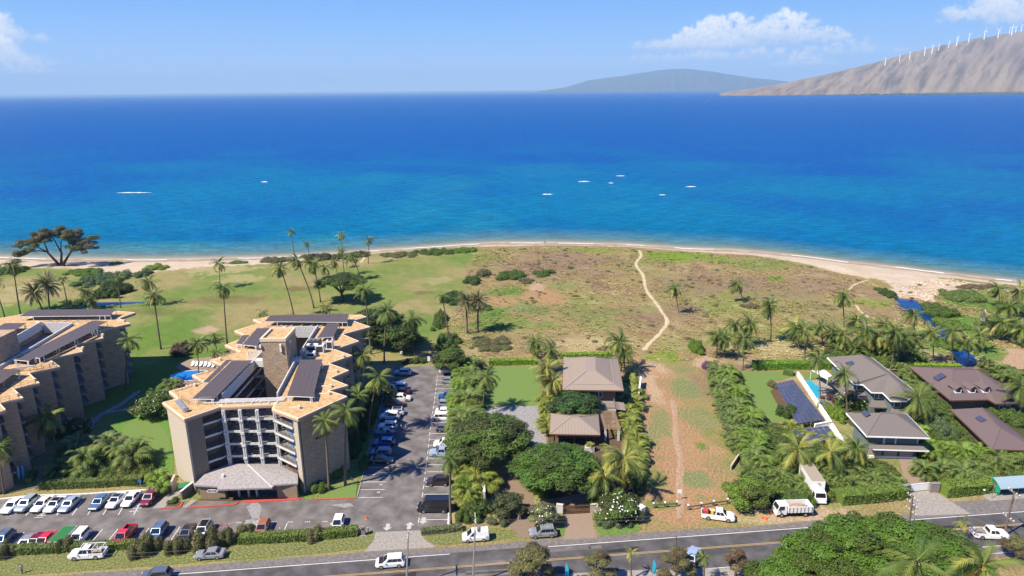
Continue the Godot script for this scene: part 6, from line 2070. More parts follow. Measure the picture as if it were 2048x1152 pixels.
func left_building() -> void:
	var t := thing("condominium_building", "twin tan condominium at the left edge with shaded zigzag brick side", "building")
	var e_zig := pv([-94.2, -104.4, -91.0, -107.0, -96.2, -112.6, -94.9, -117.4, -98, -120.2, -95.1, -122.5, -99.9, -126.8, -96.6, -129.6, -102.2, -134.8, -97.9, -138.3, -103.3, -142.9, -98.3, -147.2, -103, -151.9, -98.7, -156.2, -103.6, -161, -97.9, -166.8, -103.1, -171.2])
	e_zig = pv([-97.2, -113.0, -94.9, -117.4, -98, -120.2, -95.1, -122.5, -99.9, -126.8, -96.6, -129.6, -102.2, -134.8, -97.9, -138.3, -103.3, -142.9, -98.3, -147.2, -103, -151.9, -98.7, -156.2, -103.6, -161, -97.9, -166.8, -103.1, -171.2])
	var east := e_zig.duplicate()
	east.append_array(pv([-101.4, -176.1, -106.4, -177.4, -112.2, -166.2, -109.0, -122.0, -106.0, -112.0]))
	roof_slab(t, east)
	var west := pv([-131.0, -176.0, -120.4, -166.4, -116.0, -122.0, -112.0, -112.0, -124.0, -112.0, -133.0, -120.0, -129.0, -126.0, -134.0, -132.0, -130.0, -138.0, -135.0, -145.0, -131.0, -151.0, -136.0, -158.0, -131.5, -165.0, -136.5, -171.0])
	roof_slab(t, west)
	roof_slab(t, pv([-112.25, -166.25, -120.35, -166.45, -130.9, -176.0, -106.5, -177.4]))
	roof_slab(t, pv([-106.05, -112.05, -109.0, -121.95, -115.95, -121.95, -111.95, -112.05]))
	wing_body(t, e_zig, pv([-106.6, -114.0, -110.5, -170.5]))
	var b := MB.new()
	b.prism(pv([-128, -114, -131, -126, -132.5, -170, -120.5, -170, -118.5, -114]), 0, ROOF - 0.66)
	b.prism(pv([-131.5, -170.05, -104.0, -171.4, -104.0, -174.6, -130.8, -174.6]), 0, ROOF - 0.67)
	b.prism(pv([-128, -113.9, -118.4, -113.9, -106.8, -113.9, -98.5, -113.9, -98.5, -113.2, -128, -113.2]), 0, ROOF - 0.68)
	part(t, "wall", b.mesh(), M.block_wall)
	teeth(t, e_zig)
	for k in range(1, 6):
		var y := FLOOR * k
		b = MB.new()
		b.bb(Vector3(-112.0, y - 0.2, -166.0), Vector3(-107.5, y, -122.0))
		b.bb(Vector3(-120.5, y - 0.2, -166.0), Vector3(-117.0, y, -122.0))
		part(t, "corridor_slab", b.mesh(), M.slab_grey)
		b = MB.new()
		b.bb(Vector3(-117.05, y - 0.3, -166.0), Vector3(-116.8, y + 0.2, -122.0))
		part(t, "corridor_edge", b.mesh(), M.white_wall)
	b = MB.new()
	b.wall(Vector2(-120.2, -166.2), Vector2(-116.1, -122.2), ROOF - 1.2, ROOF + 1.0, 0.25)
	b.wall(Vector2(-112.0, -166.0), Vector2(-109.2, -122.2), ROOF - 1.2, ROOF + 0.7, 0.25)
	b.wall(Vector2(-120.0, -166.35), Vector2(-112.4, -166.15), ROOF - 2.2, ROOF + 0.6, 0.2)
	part(t, "courtyard_parapet", b.mesh(), M.white_wall)
	b = MB.new()
	b.bb(Vector3(-120, 0.02, -166), Vector3(-106, 0.1, -114))
	part(t, "courtyard_floor", b.mesh(), M.slab_grey)
	b = MB.new()
	b.bb(Vector3(-116.4, 0, -145.5), Vector3(-111.2, 21.6, -138.5))
	part(t, "tower", b.mesh(), M.block_wall)
	solar_canopy(t, pv([-108.6, -139.6, -104.6, -138.6, -101.6, -163.6, -105.9, -164.4]), 4, 14, 16.8)
	solar_canopy(t, pv([-104.4, -140.4, -103.2, -140.0, -100.6, -158.6, -101.7, -159.0]), 1, 10, 16.9)
	solar_canopy(t, pv([-106.4, -118.2, -101.0, -117.4, -102.4, -132.8, -107.2, -133.2]), 5, 9, 16.8)
	solar_canopy(t, pv([-128.0, -169.6, -104.4, -169.6, -105.0, -173.6, -127.6, -173.6]), 18, 3, 16.9)
	solar_canopy(t, pv([-126.0, -147.0, -119.4, -147.0, -121.6, -163.0, -127.0, -163.0]), 5, 9, 16.8)
	b = MB.new()
	for k in 6:
		b.bar(Vector3(-106.5 + k * 0.35, ROOF + 0.3, -133.6), Vector3(-107.5 + k * 0.5, ROOF + 0.3, -138.6), 0.13)
		b.bar(Vector3(-121.0 + k * 2.4, ROOF + 0.3, -166.8), Vector3(-119.4 + k * 2.4, ROOF + 0.3, -169.2), 0.16)
	b.bar(Vector3(-106.0, ROOF + 0.9, -135.2), Vector3(-102.0, ROOF + 0.9, -136.6), 0.3)
	part(t, "roof_pipe", b.mesh(), M.pipe)
	for q in [[-99.4, -148.6], [-99.8, -157.4], [-100.6, -139.4], [-98.4, -130.4], [-97.0, -123.2], [-100.4, -168.0]]:
		b = MB.new()
		b.bb(Vector3(q[0] - 1.3, ROOF + 0.02, q[1] - 0.15), Vector3(q[0], ROOF + 0.35, q[1] + 0.15))
		b.bb(Vector3(q[0], ROOF + 0.02, q[1] - 0.3), Vector3(q[0] + 0.5, ROOF + 0.6, q[1] + 0.3))
		part(t, "roof_duct", b.mesh(), M.roof_trim)
	for q in [[-101.8, -134.6, -98.4, -138.0], [-99.6, -126.4, -97.0, -129.0], [-97.6, -120.0, -95.6, -122.0], [-102.0, -136.0, -98.6, -138.5]]:
		railing(t, [Vector3(q[0], ROOF, q[1]), Vector3(q[2], ROOF, q[3])], 1.1, M.roof_rail, "roof_railing")



# ---------------------------------------------------------------- houses
func faces(list: Array) -> MB:
	var b := MB.new()
	for f in list:
		if f.size() == 3:
			b.tri(f[0], f[1], f[2])
		else:
			b.quad(f[0], f[1], f[2], f[3])
	return b


func eaves(t: Node, pts: Array, m: Material, d := 0.28) -> void:
	var b := MB.new()
	for i in pts.size():
		var a: Vector3 = pts[i]
		var c: Vector3 = pts[(i + 1) % pts.size()]
		b.bar(a - Vector3(0, d / 2 - 0.02, 0), c - Vector3(0, d / 2 - 0.02, 0), 0.1, d)
	var idx := PackedVector2Array()
	for p in pts:
		idx.push_back(Vector2(p.x, p.z))
	b.prism(idx, pts[0].y - 0.16, pts[0].y - 0.12, true, true, false)
	part(t, "eaves", b.mesh(), m)


# thin seams lying on a roof plane: along the slope from edge a-b up to edge c-d
func seams(b: MB, a: Vector3, c: Vector3, d: Vector3, e: Vector3, step: float) -> void:
	# a-c lower edge, e-d upper edge (e above a, d above c)
	var low := c - a
	var n := int(low.length() / step)
	var u := low.normalized()
	var e_s := (e - a).dot(u)
	var d_s := (d - a).dot(u)
	for k in range(1, n):
		var s := k * low.length() / n
		var p := a + u * s
		var q: Vector3
		if s < e_s:
			q = a.lerp(e, s / e_s)
		elif s > d_s:
			q = c.lerp(d, (low.length() - s) / (low.length() - d_s))
		else:
			q = e.lerp(d, (s - e_s) / maxf(d_s - e_s, 0.01))
		b.bar(p + Vector3(0, 0.03, 0), q + Vector3(0, 0.03, 0), 0.07)


func window(t: Node3D, a: Vector2, c: Vector2, y0: float, y1: float, proud := 0.1) -> void:
	# framed window set on the wall line from a to c, facing its left
	var out := (c - a).normalized().orthogonal() * proud
	var b := MB.new()
	b.wall(a + out, c + out, y0, y1, 0.12)
	var f := part(t, "window", b.mesh(), M.white)
	var n := maxi(1, roundi(a.distance_to(c) / 1.1))
	for k in n:
		b = MB.new()
		b.wall(a.lerp(c, (k + 0.1) / n) + out * 1.7, a.lerp(c, (k + 0.9) / n) + out * 1.7, y0 + 0.1, y1 - 0.1, 0.04)
		part(f, "pane", b.mesh(), M.glass_blue)


func hip_roof(t: Node3D, called: String, fl: Vector3, fr: Vector3, br: Vector3, bl: Vector3, r0: Vector3, r1: Vector3, m: Material, seam: Material = null) -> Node3D:
	# ridge from r0 (left) to r1 (right)
	var o := part(t, called, faces([[fl, r0, r1, fr], [fr, r1, br], [br, r1, r0, bl], [bl, r0, fl]]).mesh(), m)
	if seam:
		var b := MB.new()
		seams(b, fl, fr, r1, r0, 0.62)
		seams(b, br, bl, r0, r1, 0.62)
		seams(b, fr, br, r1, r1, 0.62)
		seams(b, bl, fl, r0, r0, 0.62)
		for e in [[fl, r0], [fr, r1], [br, r1], [bl, r0], [r0, r1]]:
			b.bar(e[0] + Vector3(0, 0.05, 0), e[1] + Vector3(0, 0.05, 0), 0.2, 0.1)
		part(o, "roof_seam", b.mesh(), seam)
	return o


func brown_house() -> void:
	var t := thing("house", "two-storey brown house with tan metal hip roof above a deck", "house")
	var fl := Vector3(11.3, 6.2, -144.3)
	var fr := Vector3(25.2, 6.2, -143.6)
	var br := Vector3(26.8, 6.2, -163.4)
	var bl := Vector3(13.0, 6.2, -164.2)
	# lower slope all round, steeper upper hip
	var k := [Vector3(13.2, 6.8, -146.2), Vector3(23.3, 6.8, -145.6), Vector3(24.7, 6.8, -161.4), Vector3(14.9, 6.8, -162.1)]
	var e := [fl, fr, br, bl]
	var b := MB.new()
	for i in 4:
		b.quad(e[i], k[i], k[(i + 1) % 4], e[(i + 1) % 4])
	var r0 := [Vector3(17.2, 8.7, -149.2), Vector3(19.4, 8.7, -149.1), Vector3(20.4, 8.7, -158.0), Vector3(18.2, 8.7, -158.1)]
	for i in 4:
		b.quad(k[i], r0[i], r0[(i + 1) % 4], k[(i + 1) % 4])
	b.quad(r0[0], r0[3], r0[2], r0[1])
	var roof := part(t, "roof", b.mesh(), M.metal_tan)
	b = MB.new()
	for i in 4:
		var j := (i + 1) % 4
		seams(b, e[i], e[j], k[j], k[i], 0.6)
		seams(b, k[i], k[j], r0[j], r0[i], 0.6)
		b.bar(k[i] + Vector3(0, 0.05, 0), k[j] + Vector3(0, 0.05, 0), 0.2, 0.08)
		b.bar(e[i] + Vector3(0, 0.06, 0), k[i] + Vector3(0, 0.06, 0), 0.2, 0.1)
		b.bar(k[i] + Vector3(0, 0.07, 0), r0[i] + Vector3(0, 0.07, 0), 0.2, 0.1)
	part(roof, "roof_seam", b.mesh(), M.metal_tan_seam)
	eaves(t, e, M.wood_brown)
	b = MB.new()
	b.prism(pv([12.6, -145.8, 23.6, -145.2, 24.8, -162.0, 14.2, -162.6]), 0, 6.05)
	part(t, "wall", b.mesh(), M.siding_brown)
	window(t, Vector2(18.9, -145.4), Vector2(20.6, -145.3), 3.9, 5.3, -0.12)
	b = MB.new()
	b.wall(Vector2(13.9, -145.65), Vector2(15.1, -145.6), 3.2, 5.4, 0.12)
	part(t, "door", b.mesh(), M.door_teal)
	b = MB.new()
	b.wall(Vector2(15.4, -145.55), Vector2(16.4, -145.5), 3.2, 5.4, 0.12)
	part(t, "door", b.mesh(), M.wood_brown)
	b = MB.new()
	b.bb(Vector3(15.8, 2.75, -145.3), Vector3(23.2, 3.0, -141.1))
	part(t, "deck", b.mesh(), M.wood_grey)
	railing(t, [Vector3(16, 3, -141.2), Vector3(23.1, 3, -141.2), Vector3(23.1, 3, -145)], 1.0, M.wood_grey)
	b = MB.new()
	b.bb(Vector3(17.5, 2.2, -141.15), Vector3(23.15, 2.7, -140.9))
	part(t, "deck_fascia", b.mesh(), M.white_wall)
	for x in [19.6, 22.6]:
		b = MB.new()
		b.bb(Vector3(x - 0.3, 0, -141.3), Vector3(x + 0.3, 2.74, -140.95))
		part(t, "deck_post", b.mesh(), M.white_wall)
	b = MB.new()
	b.quad(Vector3(23.2, 2.9, -145.0), Vector3(25.6, 2.5, -145.2), Vector3(25.4, 2.5, -140.9), Vector3(23.2, 2.9, -140.9))
	part(t, "lean_to_roof", b.mesh(), M.metal_tan)
	# carport pavilion
	t = thing("carport_pavilion", "small brown pavilion with tan metal hip roof behind the flat-topped tree", "building")
	hip_roof(t, "roof", Vector3(7.5, 3.2, -129.0), Vector3(18.0, 3.2, -128.4), Vector3(18.8, 3.2, -137.8), Vector3(8.3, 3.2, -138.4), Vector3(12.4, 4.9, -133.4), Vector3(13.8, 4.9, -133.3), M.metal_tan, M.metal_tan_seam)
	eaves(t, [Vector3(7.5, 3.2, -129.0), Vector3(18.0, 3.2, -128.4), Vector3(18.8, 3.2, -137.8), Vector3(8.3, 3.2, -138.4)], M.wood_brown)
	b = MB.new()
	b.prism(pv([9.2, -133.0, 17.2, -132.6, 17.6, -136.8, 9.6, -137.2]), 0, 3.05)
	part(t, "wall", b.mesh(), M.siding_brown)
	for p in [[8.6, -130.0], [16.9, -129.5], [12.8, -129.8]]:
		b = MB.new()
		b.bb(Vector3(p[0] - 0.15, 0, p[1] - 0.15), Vector3(p[0] + 0.15, 3.05, p[1] + 0.15))
		part(t, "post", b.mesh(), M.wood_brown)
	t = thing("planter_box", "white planter box with a small palm beside the pavilion", "planter", Vector3(15.8, 0, -127.4))
	b = MB.new()
	b.bb(Vector3(-1.0, 0, -0.5), Vector3(0.9, 1.1, 0.5))
	part(t, "box", b.mesh(), M.white_wall)
	part(t, "plant", clump_mesh[0], tint_mat(0.2, 0.24, 0.05), Transform3D(Basis().scaled(Vector3.ONE * 1.6), Vector3(0, 1.0, 0)))
	t = thing("pergola", "open timber pergola between the brown house and the pavilion", "pergola")
	for x in [19.6, 22.4]:
		b = MB.new()
		b.bb(Vector3(x - 0.1, 2.75, -140.2), Vector3(x + 0.1, 3.0, -131.2))
		part(t, "beam", b.mesh(), M.wood_light)
		for z in [-139.6, -131.8]:
			b = MB.new()
			b.bb(Vector3(x - 0.22, 0, z - 0.22), Vector3(x + 0.22, 2.75, z + 0.22))
			part(t, "post", b.mesh(), M.white_wall)
	for k2 in 15:
		b = MB.new()
		b.bb(Vector3(19.2, 3.0, -140.0 + k2 * 0.6), Vector3(22.8, 3.16, -139.86 + k2 * 0.6))
		part(t, "slat", b.mesh(), M.wood_light)


func grey_house() -> void:
	var t := thing("house", "two-storey grey house with stepped shingle roof beside the swimming pool", "house")
	var p := [Vector3(80.6, 5.6, -164.0), Vector3(79.5, 5.6, -147.4), Vector3(81.4, 5.6, -147.0), Vector3(81.2, 5.6, -142.7), Vector3(83.6, 5.6, -142.5), Vector3(83.2, 5.6, -138.2), Vector3(86.6, 5.6, -138.0), Vector3(91.4, 5.6, -142.3), Vector3(91.8, 5.6, -163.6)]
	var r0 := Vector3(86.4, 8.3, -158.8)
	var r1 := Vector3(87.0, 8.2, -147.2)
	var r2 := Vector3(86.9, 7.9, -142.6)
	var roof := part(t, "roof", faces([[p[0], r0, p[1]], [p[1], r0, r1], [p[1], r1, p[2]], [p[2], r1, p[3]], [p[3], r1, p[4]], [p[4], r1, r2], [p[4], r2, p[5]], [p[5], r2, p[6]], [p[6], r2, p[7]], [p[7], r2, r1], [p[7], r1, r0, p[8]], [p[8], r0, p[0]]]).mesh(), M.shingle_grey)
	var b := MB.new()
	for e in [[r0, r1], [r1, r2], [p[4], r1], [p[6], r2], [p[1], r1]]:
		b.bar(e[0] + Vector3(0, 0.06, 0), e[1] + Vector3(0, 0.06, 0), 0.25, 0.1)
	part(roof, "ridge_cap", b.mesh(), M.shingle_grey)
	roof_panel(roof, Vector3(82.6, 6.75, -156.6), 3, 0.24)
	eaves(t, p, M.white)
	b = MB.new()
	b.prism(pv([81.6, -162.8, 80.6, -148.6, 82.4, -148.2, 82.2, -143.9, 84.6, -143.6, 84.2, -139.3, 86.2, -139.2, 90.4, -143.0, 90.8, -162.6]), 0, 5.45)
	part(t, "wall", b.mesh(), M.siding_grey)
	window(t, Vector2(80.75, -148.5), Vector2(82.3, -148.2), 3.6, 5.0, -0.12)
	window(t, Vector2(82.5, -143.8), Vector2(84.4, -143.6), 3.6, 5.0, -0.12)
	window(t, Vector2(84.5, -139.25), Vector2(86.0, -139.2), 3.6, 5.0, -0.12)
	window(t, Vector2(81.0, -152.0), Vector2(80.7, -149.8), 3.6, 5.0, -0.12)
	# lower lean-to roofs round the ground floor
	for q in [[Vector3(80.6, 3.3, -148.6), Vector3(82.4, 3.3, -148.2), Vector3(82.4, 2.6, -145.6), Vector3(78.6, 2.6, -146.2)], [Vector3(82.2, 3.3, -143.9), Vector3(84.6, 3.3, -143.6), Vector3(84.4, 2.6, -141.0), Vector3(80.4, 2.6, -141.4)], [Vector3(84.2, 3.3, -139.3), Vector3(87.2, 3.3, -139.2), Vector3(87.6, 2.6, -136.4), Vector3(82.4, 2.6, -136.6)], [Vector3(81.0, 3.3, -158.0), Vector3(80.6, 3.3, -148.62), Vector3(77.6, 2.6, -147.6), Vector3(77.9, 2.6, -158.0)]]:
		part(t, "lower_roof", faces([q, [q[3], q[2], q[2] - Vector3(0, 0.25, 0), q[3] - Vector3(0, 0.25, 0)]]).mesh(), M.shingle_grey)
	b = MB.new()
	b.bb(Vector3(90.2, 2.8, -160), Vector3(92.8, 3.0, -140))
	part(t, "lower_roof", b.mesh(), M.shingle_grey)
	# shade cloth by the pool
	t = thing("shade_canopy", "white flat shade canopy at the end of the pool deck", "canopy")
	b = MB.new()
	b.quad(Vector3(76.2, 2.7, -162.8), Vector3(79.6, 2.8, -162.4), Vector3(79.9, 2.8, -156.4), Vector3(77.8, 2.6, -156.6))
	b.quad(Vector3(76.2, 2.64, -162.8), Vector3(77.8, 2.54, -156.6), Vector3(79.9, 2.74, -156.4), Vector3(79.6, 2.74, -162.4))
	part(t, "cloth", b.mesh(), M.white)
	for q in [[76.3, -162.7], [79.5, -162.3], [79.8, -156.5], [77.8, -156.7]]:
		b = MB.new()
		b.bb(Vector3(q[0] - 0.05, 0, q[1] - 0.05), Vector3(q[0] + 0.05, 2.6, q[1] + 0.05))
		part(t, "post", b.mesh(), M.metal_white)
	# garage house
	t = thing("garage_house", "grey house with three garage doors under a shingle hip roof", "house")
	var g := [Vector3(70.2, 5.4, -122.8), Vector3(82.2, 5.4, -121.8), Vector3(83.4, 5.4, -132.2), Vector3(70.9, 5.4, -133.0)]
	roof = hip_roof(t, "roof", g[0], g[1], g[2], g[3], Vector3(75.3, 7.9, -127.9), Vector3(77.9, 7.9, -127.6), M.shingle_grey)
	roof_panel(roof, Vector3(73.1, 6.95, -129.4), 1, 0.5)
	b = MB.new()
	for e in [[g[0], Vector3(75.3, 7.9, -127.9)], [g[1], Vector3(77.9, 7.9, -127.6)], [Vector3(75.3, 7.9, -127.9), Vector3(77.9, 7.9, -127.6)]]:
		b.bar(e[0] + Vector3(0, 0.05, 0), e[1] + Vector3(0, 0.05, 0), 0.22, 0.1)
	part(roof, "ridge_cap", b.mesh(), M.shingle_grey)
	eaves(t, g, M.white)
	b = MB.new()
	b.prism(pv([71.6, -124.2, 81.0, -123.4, 81.9, -131.0, 72.2, -131.6]), 0, 5.25)
	part(t, "wall", b.mesh(), M.siding_grey)
	b = MB.new()
	for x in [74.2, 76.5, 80.9]:
		b.bb(Vector3(x - 0.06, 3.3, -123.9), Vector3(x + 0.06, 5.2, -123.3))
	part(t, "corner_board", b.mesh(), M.white)
	part(t, "lower_roof", faces([[Vector3(71.4, 3.3, -124.1), Vector3(81.4, 3.3, -123.3), Vector3(82.4, 2.65, -121.7), Vector3(71.2, 2.65, -122.6)], [Vector3(71.2, 2.65, -122.6), Vector3(82.4, 2.65, -121.7), Vector3(82.4, 2.4, -121.7), Vector3(71.2, 2.4, -122.6)]]).mesh(), M.shingle_grey)
	b = MB.new()
	b.bar(Vector3(71.2, 2.52, -122.56), Vector3(82.4, 2.52, -121.66), 0.08, 0.24)
	part(t, "fascia", b.mesh(), M.white)
	for x in [72.9, 75.9, 78.9]:
		b = MB.new()
		var z: float = -124.2 + (x - 71.6) * 0.085
		b.wall(Vector2(x - 1.25, z + 0.14), Vector2(x + 1.3, z + 0.36), 0.5, 2.45, 0.1)
		var d := part(t, "garage_door", b.mesh(), M.shutter_beige)
		for k in 3:
			b = MB.new()
			b.wall(Vector2(x - 1.24, z + 0.2), Vector2(x + 1.29, z + 0.42), 0.95 + k * 0.48, 0.98 + k * 0.48, 0.06)
			part(d, "panel_groove", b.mesh(), M.siding_brown)
	b = MB.new()
	b.wall(Vector2(71.6, -124.0), Vector2(81.0, -123.2), 0, 0.5, 0.5)
	part(t, "base_wall", b.mesh(), M.white)


func roof_panel(roof: Node3D, at: Vector3, n: int, tilt: float) -> void:
	for k in n:
		var b := MB.new()
		b.bb(Vector3(-0.55, 0, -1.0), Vector3(0.55, 0.1, 1.0), Transform3D(Basis(Vector3.BACK, tilt), Vector3.ZERO))
		part(roof, "solar_panel", b.mesh(), M.solar_blue, Transform3D(Basis(), at + Vector3(k * 1.15 * cos(tilt), k * 1.15 * sin(tilt) + 0.05, 0)))


func purple_house() -> void:
	var t := thing("house", "low house with purple-brown roof and three white dormers", "house")
	var p := [Vector3(101.4, 3.2, -163.0), Vector3(99.8, 3.2, -143.1), Vector3(108.6, 3.2, -143.4), Vector3(108.9, 3.2, -141.2), Vector3(114.4, 3.2, -141.4), Vector3(117.6, 3.2, -150.0), Vector3(116.8, 3.2, -162.0)]
	var r0 := Vector3(106.0, 6.6, -153.2)
	var r1 := Vector3(111.4, 6.6, -153.0)
	var roof := part(t, "roof", faces([[p[0], r0, p[1]], [p[1], r0, r1, p[2]], [p[2], r1, p[3]], [p[3], r1, p[4]], [p[4], r1, p[5]], [p[5], r1, p[6]], [p[6], r1, r0, p[0]]]).mesh(), M.shingle_purple)
	var b := MB.new()
	for e in [[r0, r1], [p[1], r0], [p[4], r1]]:
		b.bar(e[0] + Vector3(0, 0.05, 0), e[1] + Vector3(0, 0.05, 0), 0.25, 0.1)
	part(roof, "ridge_cap", b.mesh(), M.shingle_purple)
	eaves(t, p, M.wood_brown)
	b = MB.new()
	b.prism(pv([102.4, -161.6, 101.0, -144.4, 109.8, -144.6, 110.0, -142.6, 113.4, -142.6, 116.2, -150.2, 115.6, -160.8]), 0, 3.05)
	part(t, "wall", b.mesh(), M.siding_brown)
	for x in [102.7, 106.0, 109.2]:
		var o := Vector3(x, 4.0, -145.2)
		b = MB.new()
		b.bb(o + Vector3(-0.62, 0.0, -1.6), o + Vector3(0.62, 1.05, 0))
		var d := part(t, "dormer", b.mesh(), M.white)
		b = MB.new()
		b.bb(o + Vector3(-0.4, 0.3, 0.0), o + Vector3(0.4, 0.9, 0.04))
		part(d, "window", b.mesh(), M.glass_dark)
		var c0 := o + Vector3(0, 1.75, 0.3)
		var c1 := o + Vector3(0, 1.75, -3.0)
		part(d, "dormer_roof", faces([[o + Vector3(-1.05, 0.95, 0.3), c0, c1, o + Vector3(-1.05, 0.95, -3.0)], [c0, o + Vector3(1.05, 0.95, 0.3), o + Vector3(1.05, 0.95, -3.0), c1], [o + Vector3(-1.0, 0.96, 0.05), o + Vector3(0, 1.7, 0.05), o + Vector3(1.0, 0.96, 0.05)]]).mesh(), M.shingle_purple)
	roof_panel(roof, Vector3(102.2, 4.55, -152.6), 2, 0.55)
	for q in [[110.4, -142.4, 111.4], [112.0, -142.4, 113.0]]:
		window(t, Vector2(q[0], q[1]), Vector2(q[2], q[1]), 0.9, 2.3, -0.12)
	b = MB.new()
	b.bb(Vector3(109.8, 0, -142.4), Vector3(113.6, 0.8, -141.9))
	part(t, "base_wall", b.mesh(), M.white_wall)
	t = thing("house_annex", "purple-brown roofed annex with one blue solar panel", "building")
	var e := [Vector3(94.6, 3.0, -121.4), Vector3(103.6, 3.0, -120.6), Vector3(105.2, 3.0, -138.4), Vector3(97.2, 3.0, -139.0)]
	roof = part(t, "roof", faces([[e[0], Vector3(98.9, 5.3, -126.0), e[1]], [e[1], Vector3(98.9, 5.3, -126.0), Vector3(101.2, 5.3, -135.0), e[2]], [e[2], Vector3(101.2, 5.3, -135.0), e[3]], [e[3], Vector3(101.2, 5.3, -135.0), Vector3(98.9, 5.3, -126.0), e[0]]]).mesh(), M.shingle_purple)
	b = MB.new()
	for k in [[e[0], Vector3(98.9, 5.3, -126.0)], [Vector3(98.9, 5.3, -126.0), Vector3(101.2, 5.3, -135.0)], [e[1], Vector3(98.9, 5.3, -126.0)]]:
		b.bar(k[0] + Vector3(0, 0.05, 0), k[1] + Vector3(0, 0.05, 0), 0.22, 0.1)
	part(roof, "ridge_cap", b.mesh(), M.shingle_purple)
	roof_panel(roof, Vector3(98.4, 4.65, -131.0), 1, 0.5)
	eaves(t, e, M.wood_brown)
	b = MB.new()
	b.prism(pv([95.8, -122.4, 102.4, -121.8, 103.8, -137.4, 98.2, -137.9]), 0, 2.9)
	part(t, "wall", b.mesh(), M.siding_brown)


func solar_field() -> void:
	for a in [["ground_solar_array", "larger blue solar array on the lawn beside the white wall", pv([62.0, -135.9, 68.7, -137.2, 70.2, -158.9, 65.2, -157.2]), 6, 12], ["ground_solar_array", "smaller blue solar array half hidden by palms below the larger", pv([60.8, -126.4, 67.4, -129.6, 68.1, -134.2, 60.2, -133.4]), 6, 4]]:
		var t := thing(a[0], a[1], "solar panels")
		var c: PackedVector2Array = a[2]
		var b := MB.new()
		for j in a[4] + 1:
			if j % 2 == 0:
				for u in [0.08, 0.5, 0.92]:
					var v: float = float(j) / a[4]
					var q: Vector2 = c[0].lerp(c[1], u).lerp(c[3].lerp(c[2], u), v)
					b.bar(v3(q), v3(q, 1.35 + u * 0.35), 0.1)
		part(t, "frame", b.mesh(), M.metal)
		for j in a[4]:
			for i in a[3]:
				var q := []
				for e in [[0.02, 0.02], [0.98, 0.02], [0.98, 0.98], [0.02, 0.98]]:
					var u: float = (i + e[0]) / a[3]
					var v: float = (j + e[1]) / a[4]
					q.append(v3(c[0].lerp(c[1], u).lerp(c[3].lerp(c[2], u), v), 1.4 + u * 0.35))
				b = MB.new()
				b.quad(q[0], q[3], q[2], q[1])
				var rim := part(t, "panel_frame", b.mesh(), M.metal)
				b = MB.new()
				var mid: Vector3 = (q[0] + q[2]) / 2
				var up := Vector3(0, 0.02, 0)
				b.quad(q[0].lerp(mid, 0.045) + up, q[3].lerp(mid, 0.045) + up, q[2].lerp(mid, 0.045) + up, q[1].lerp(mid, 0.045) + up)
				part(rim, "solar_panel", b.mesh(), M.solar_blue if (i + j * 3) % 4 else M.solar_blue_b)


func free_wall(called: String, line: PackedVector2Array, h: float, w: float, m: Material, label: String, cap: Material = null) -> void:
	var t := thing(called, label, "wall")
	for i in line.size() - 1:
		var b := MB.new()
		b.wall(line[i], line[i + 1], 0, h, w)
		part(t, "wall_panel", b.mesh(), m)
		b = MB.new()
		b.wall(line[i], line[i + 1], h + 0.002, h + 0.1, w + 0.1)
		part(t, "coping", b.mesh(), cap if cap else m)


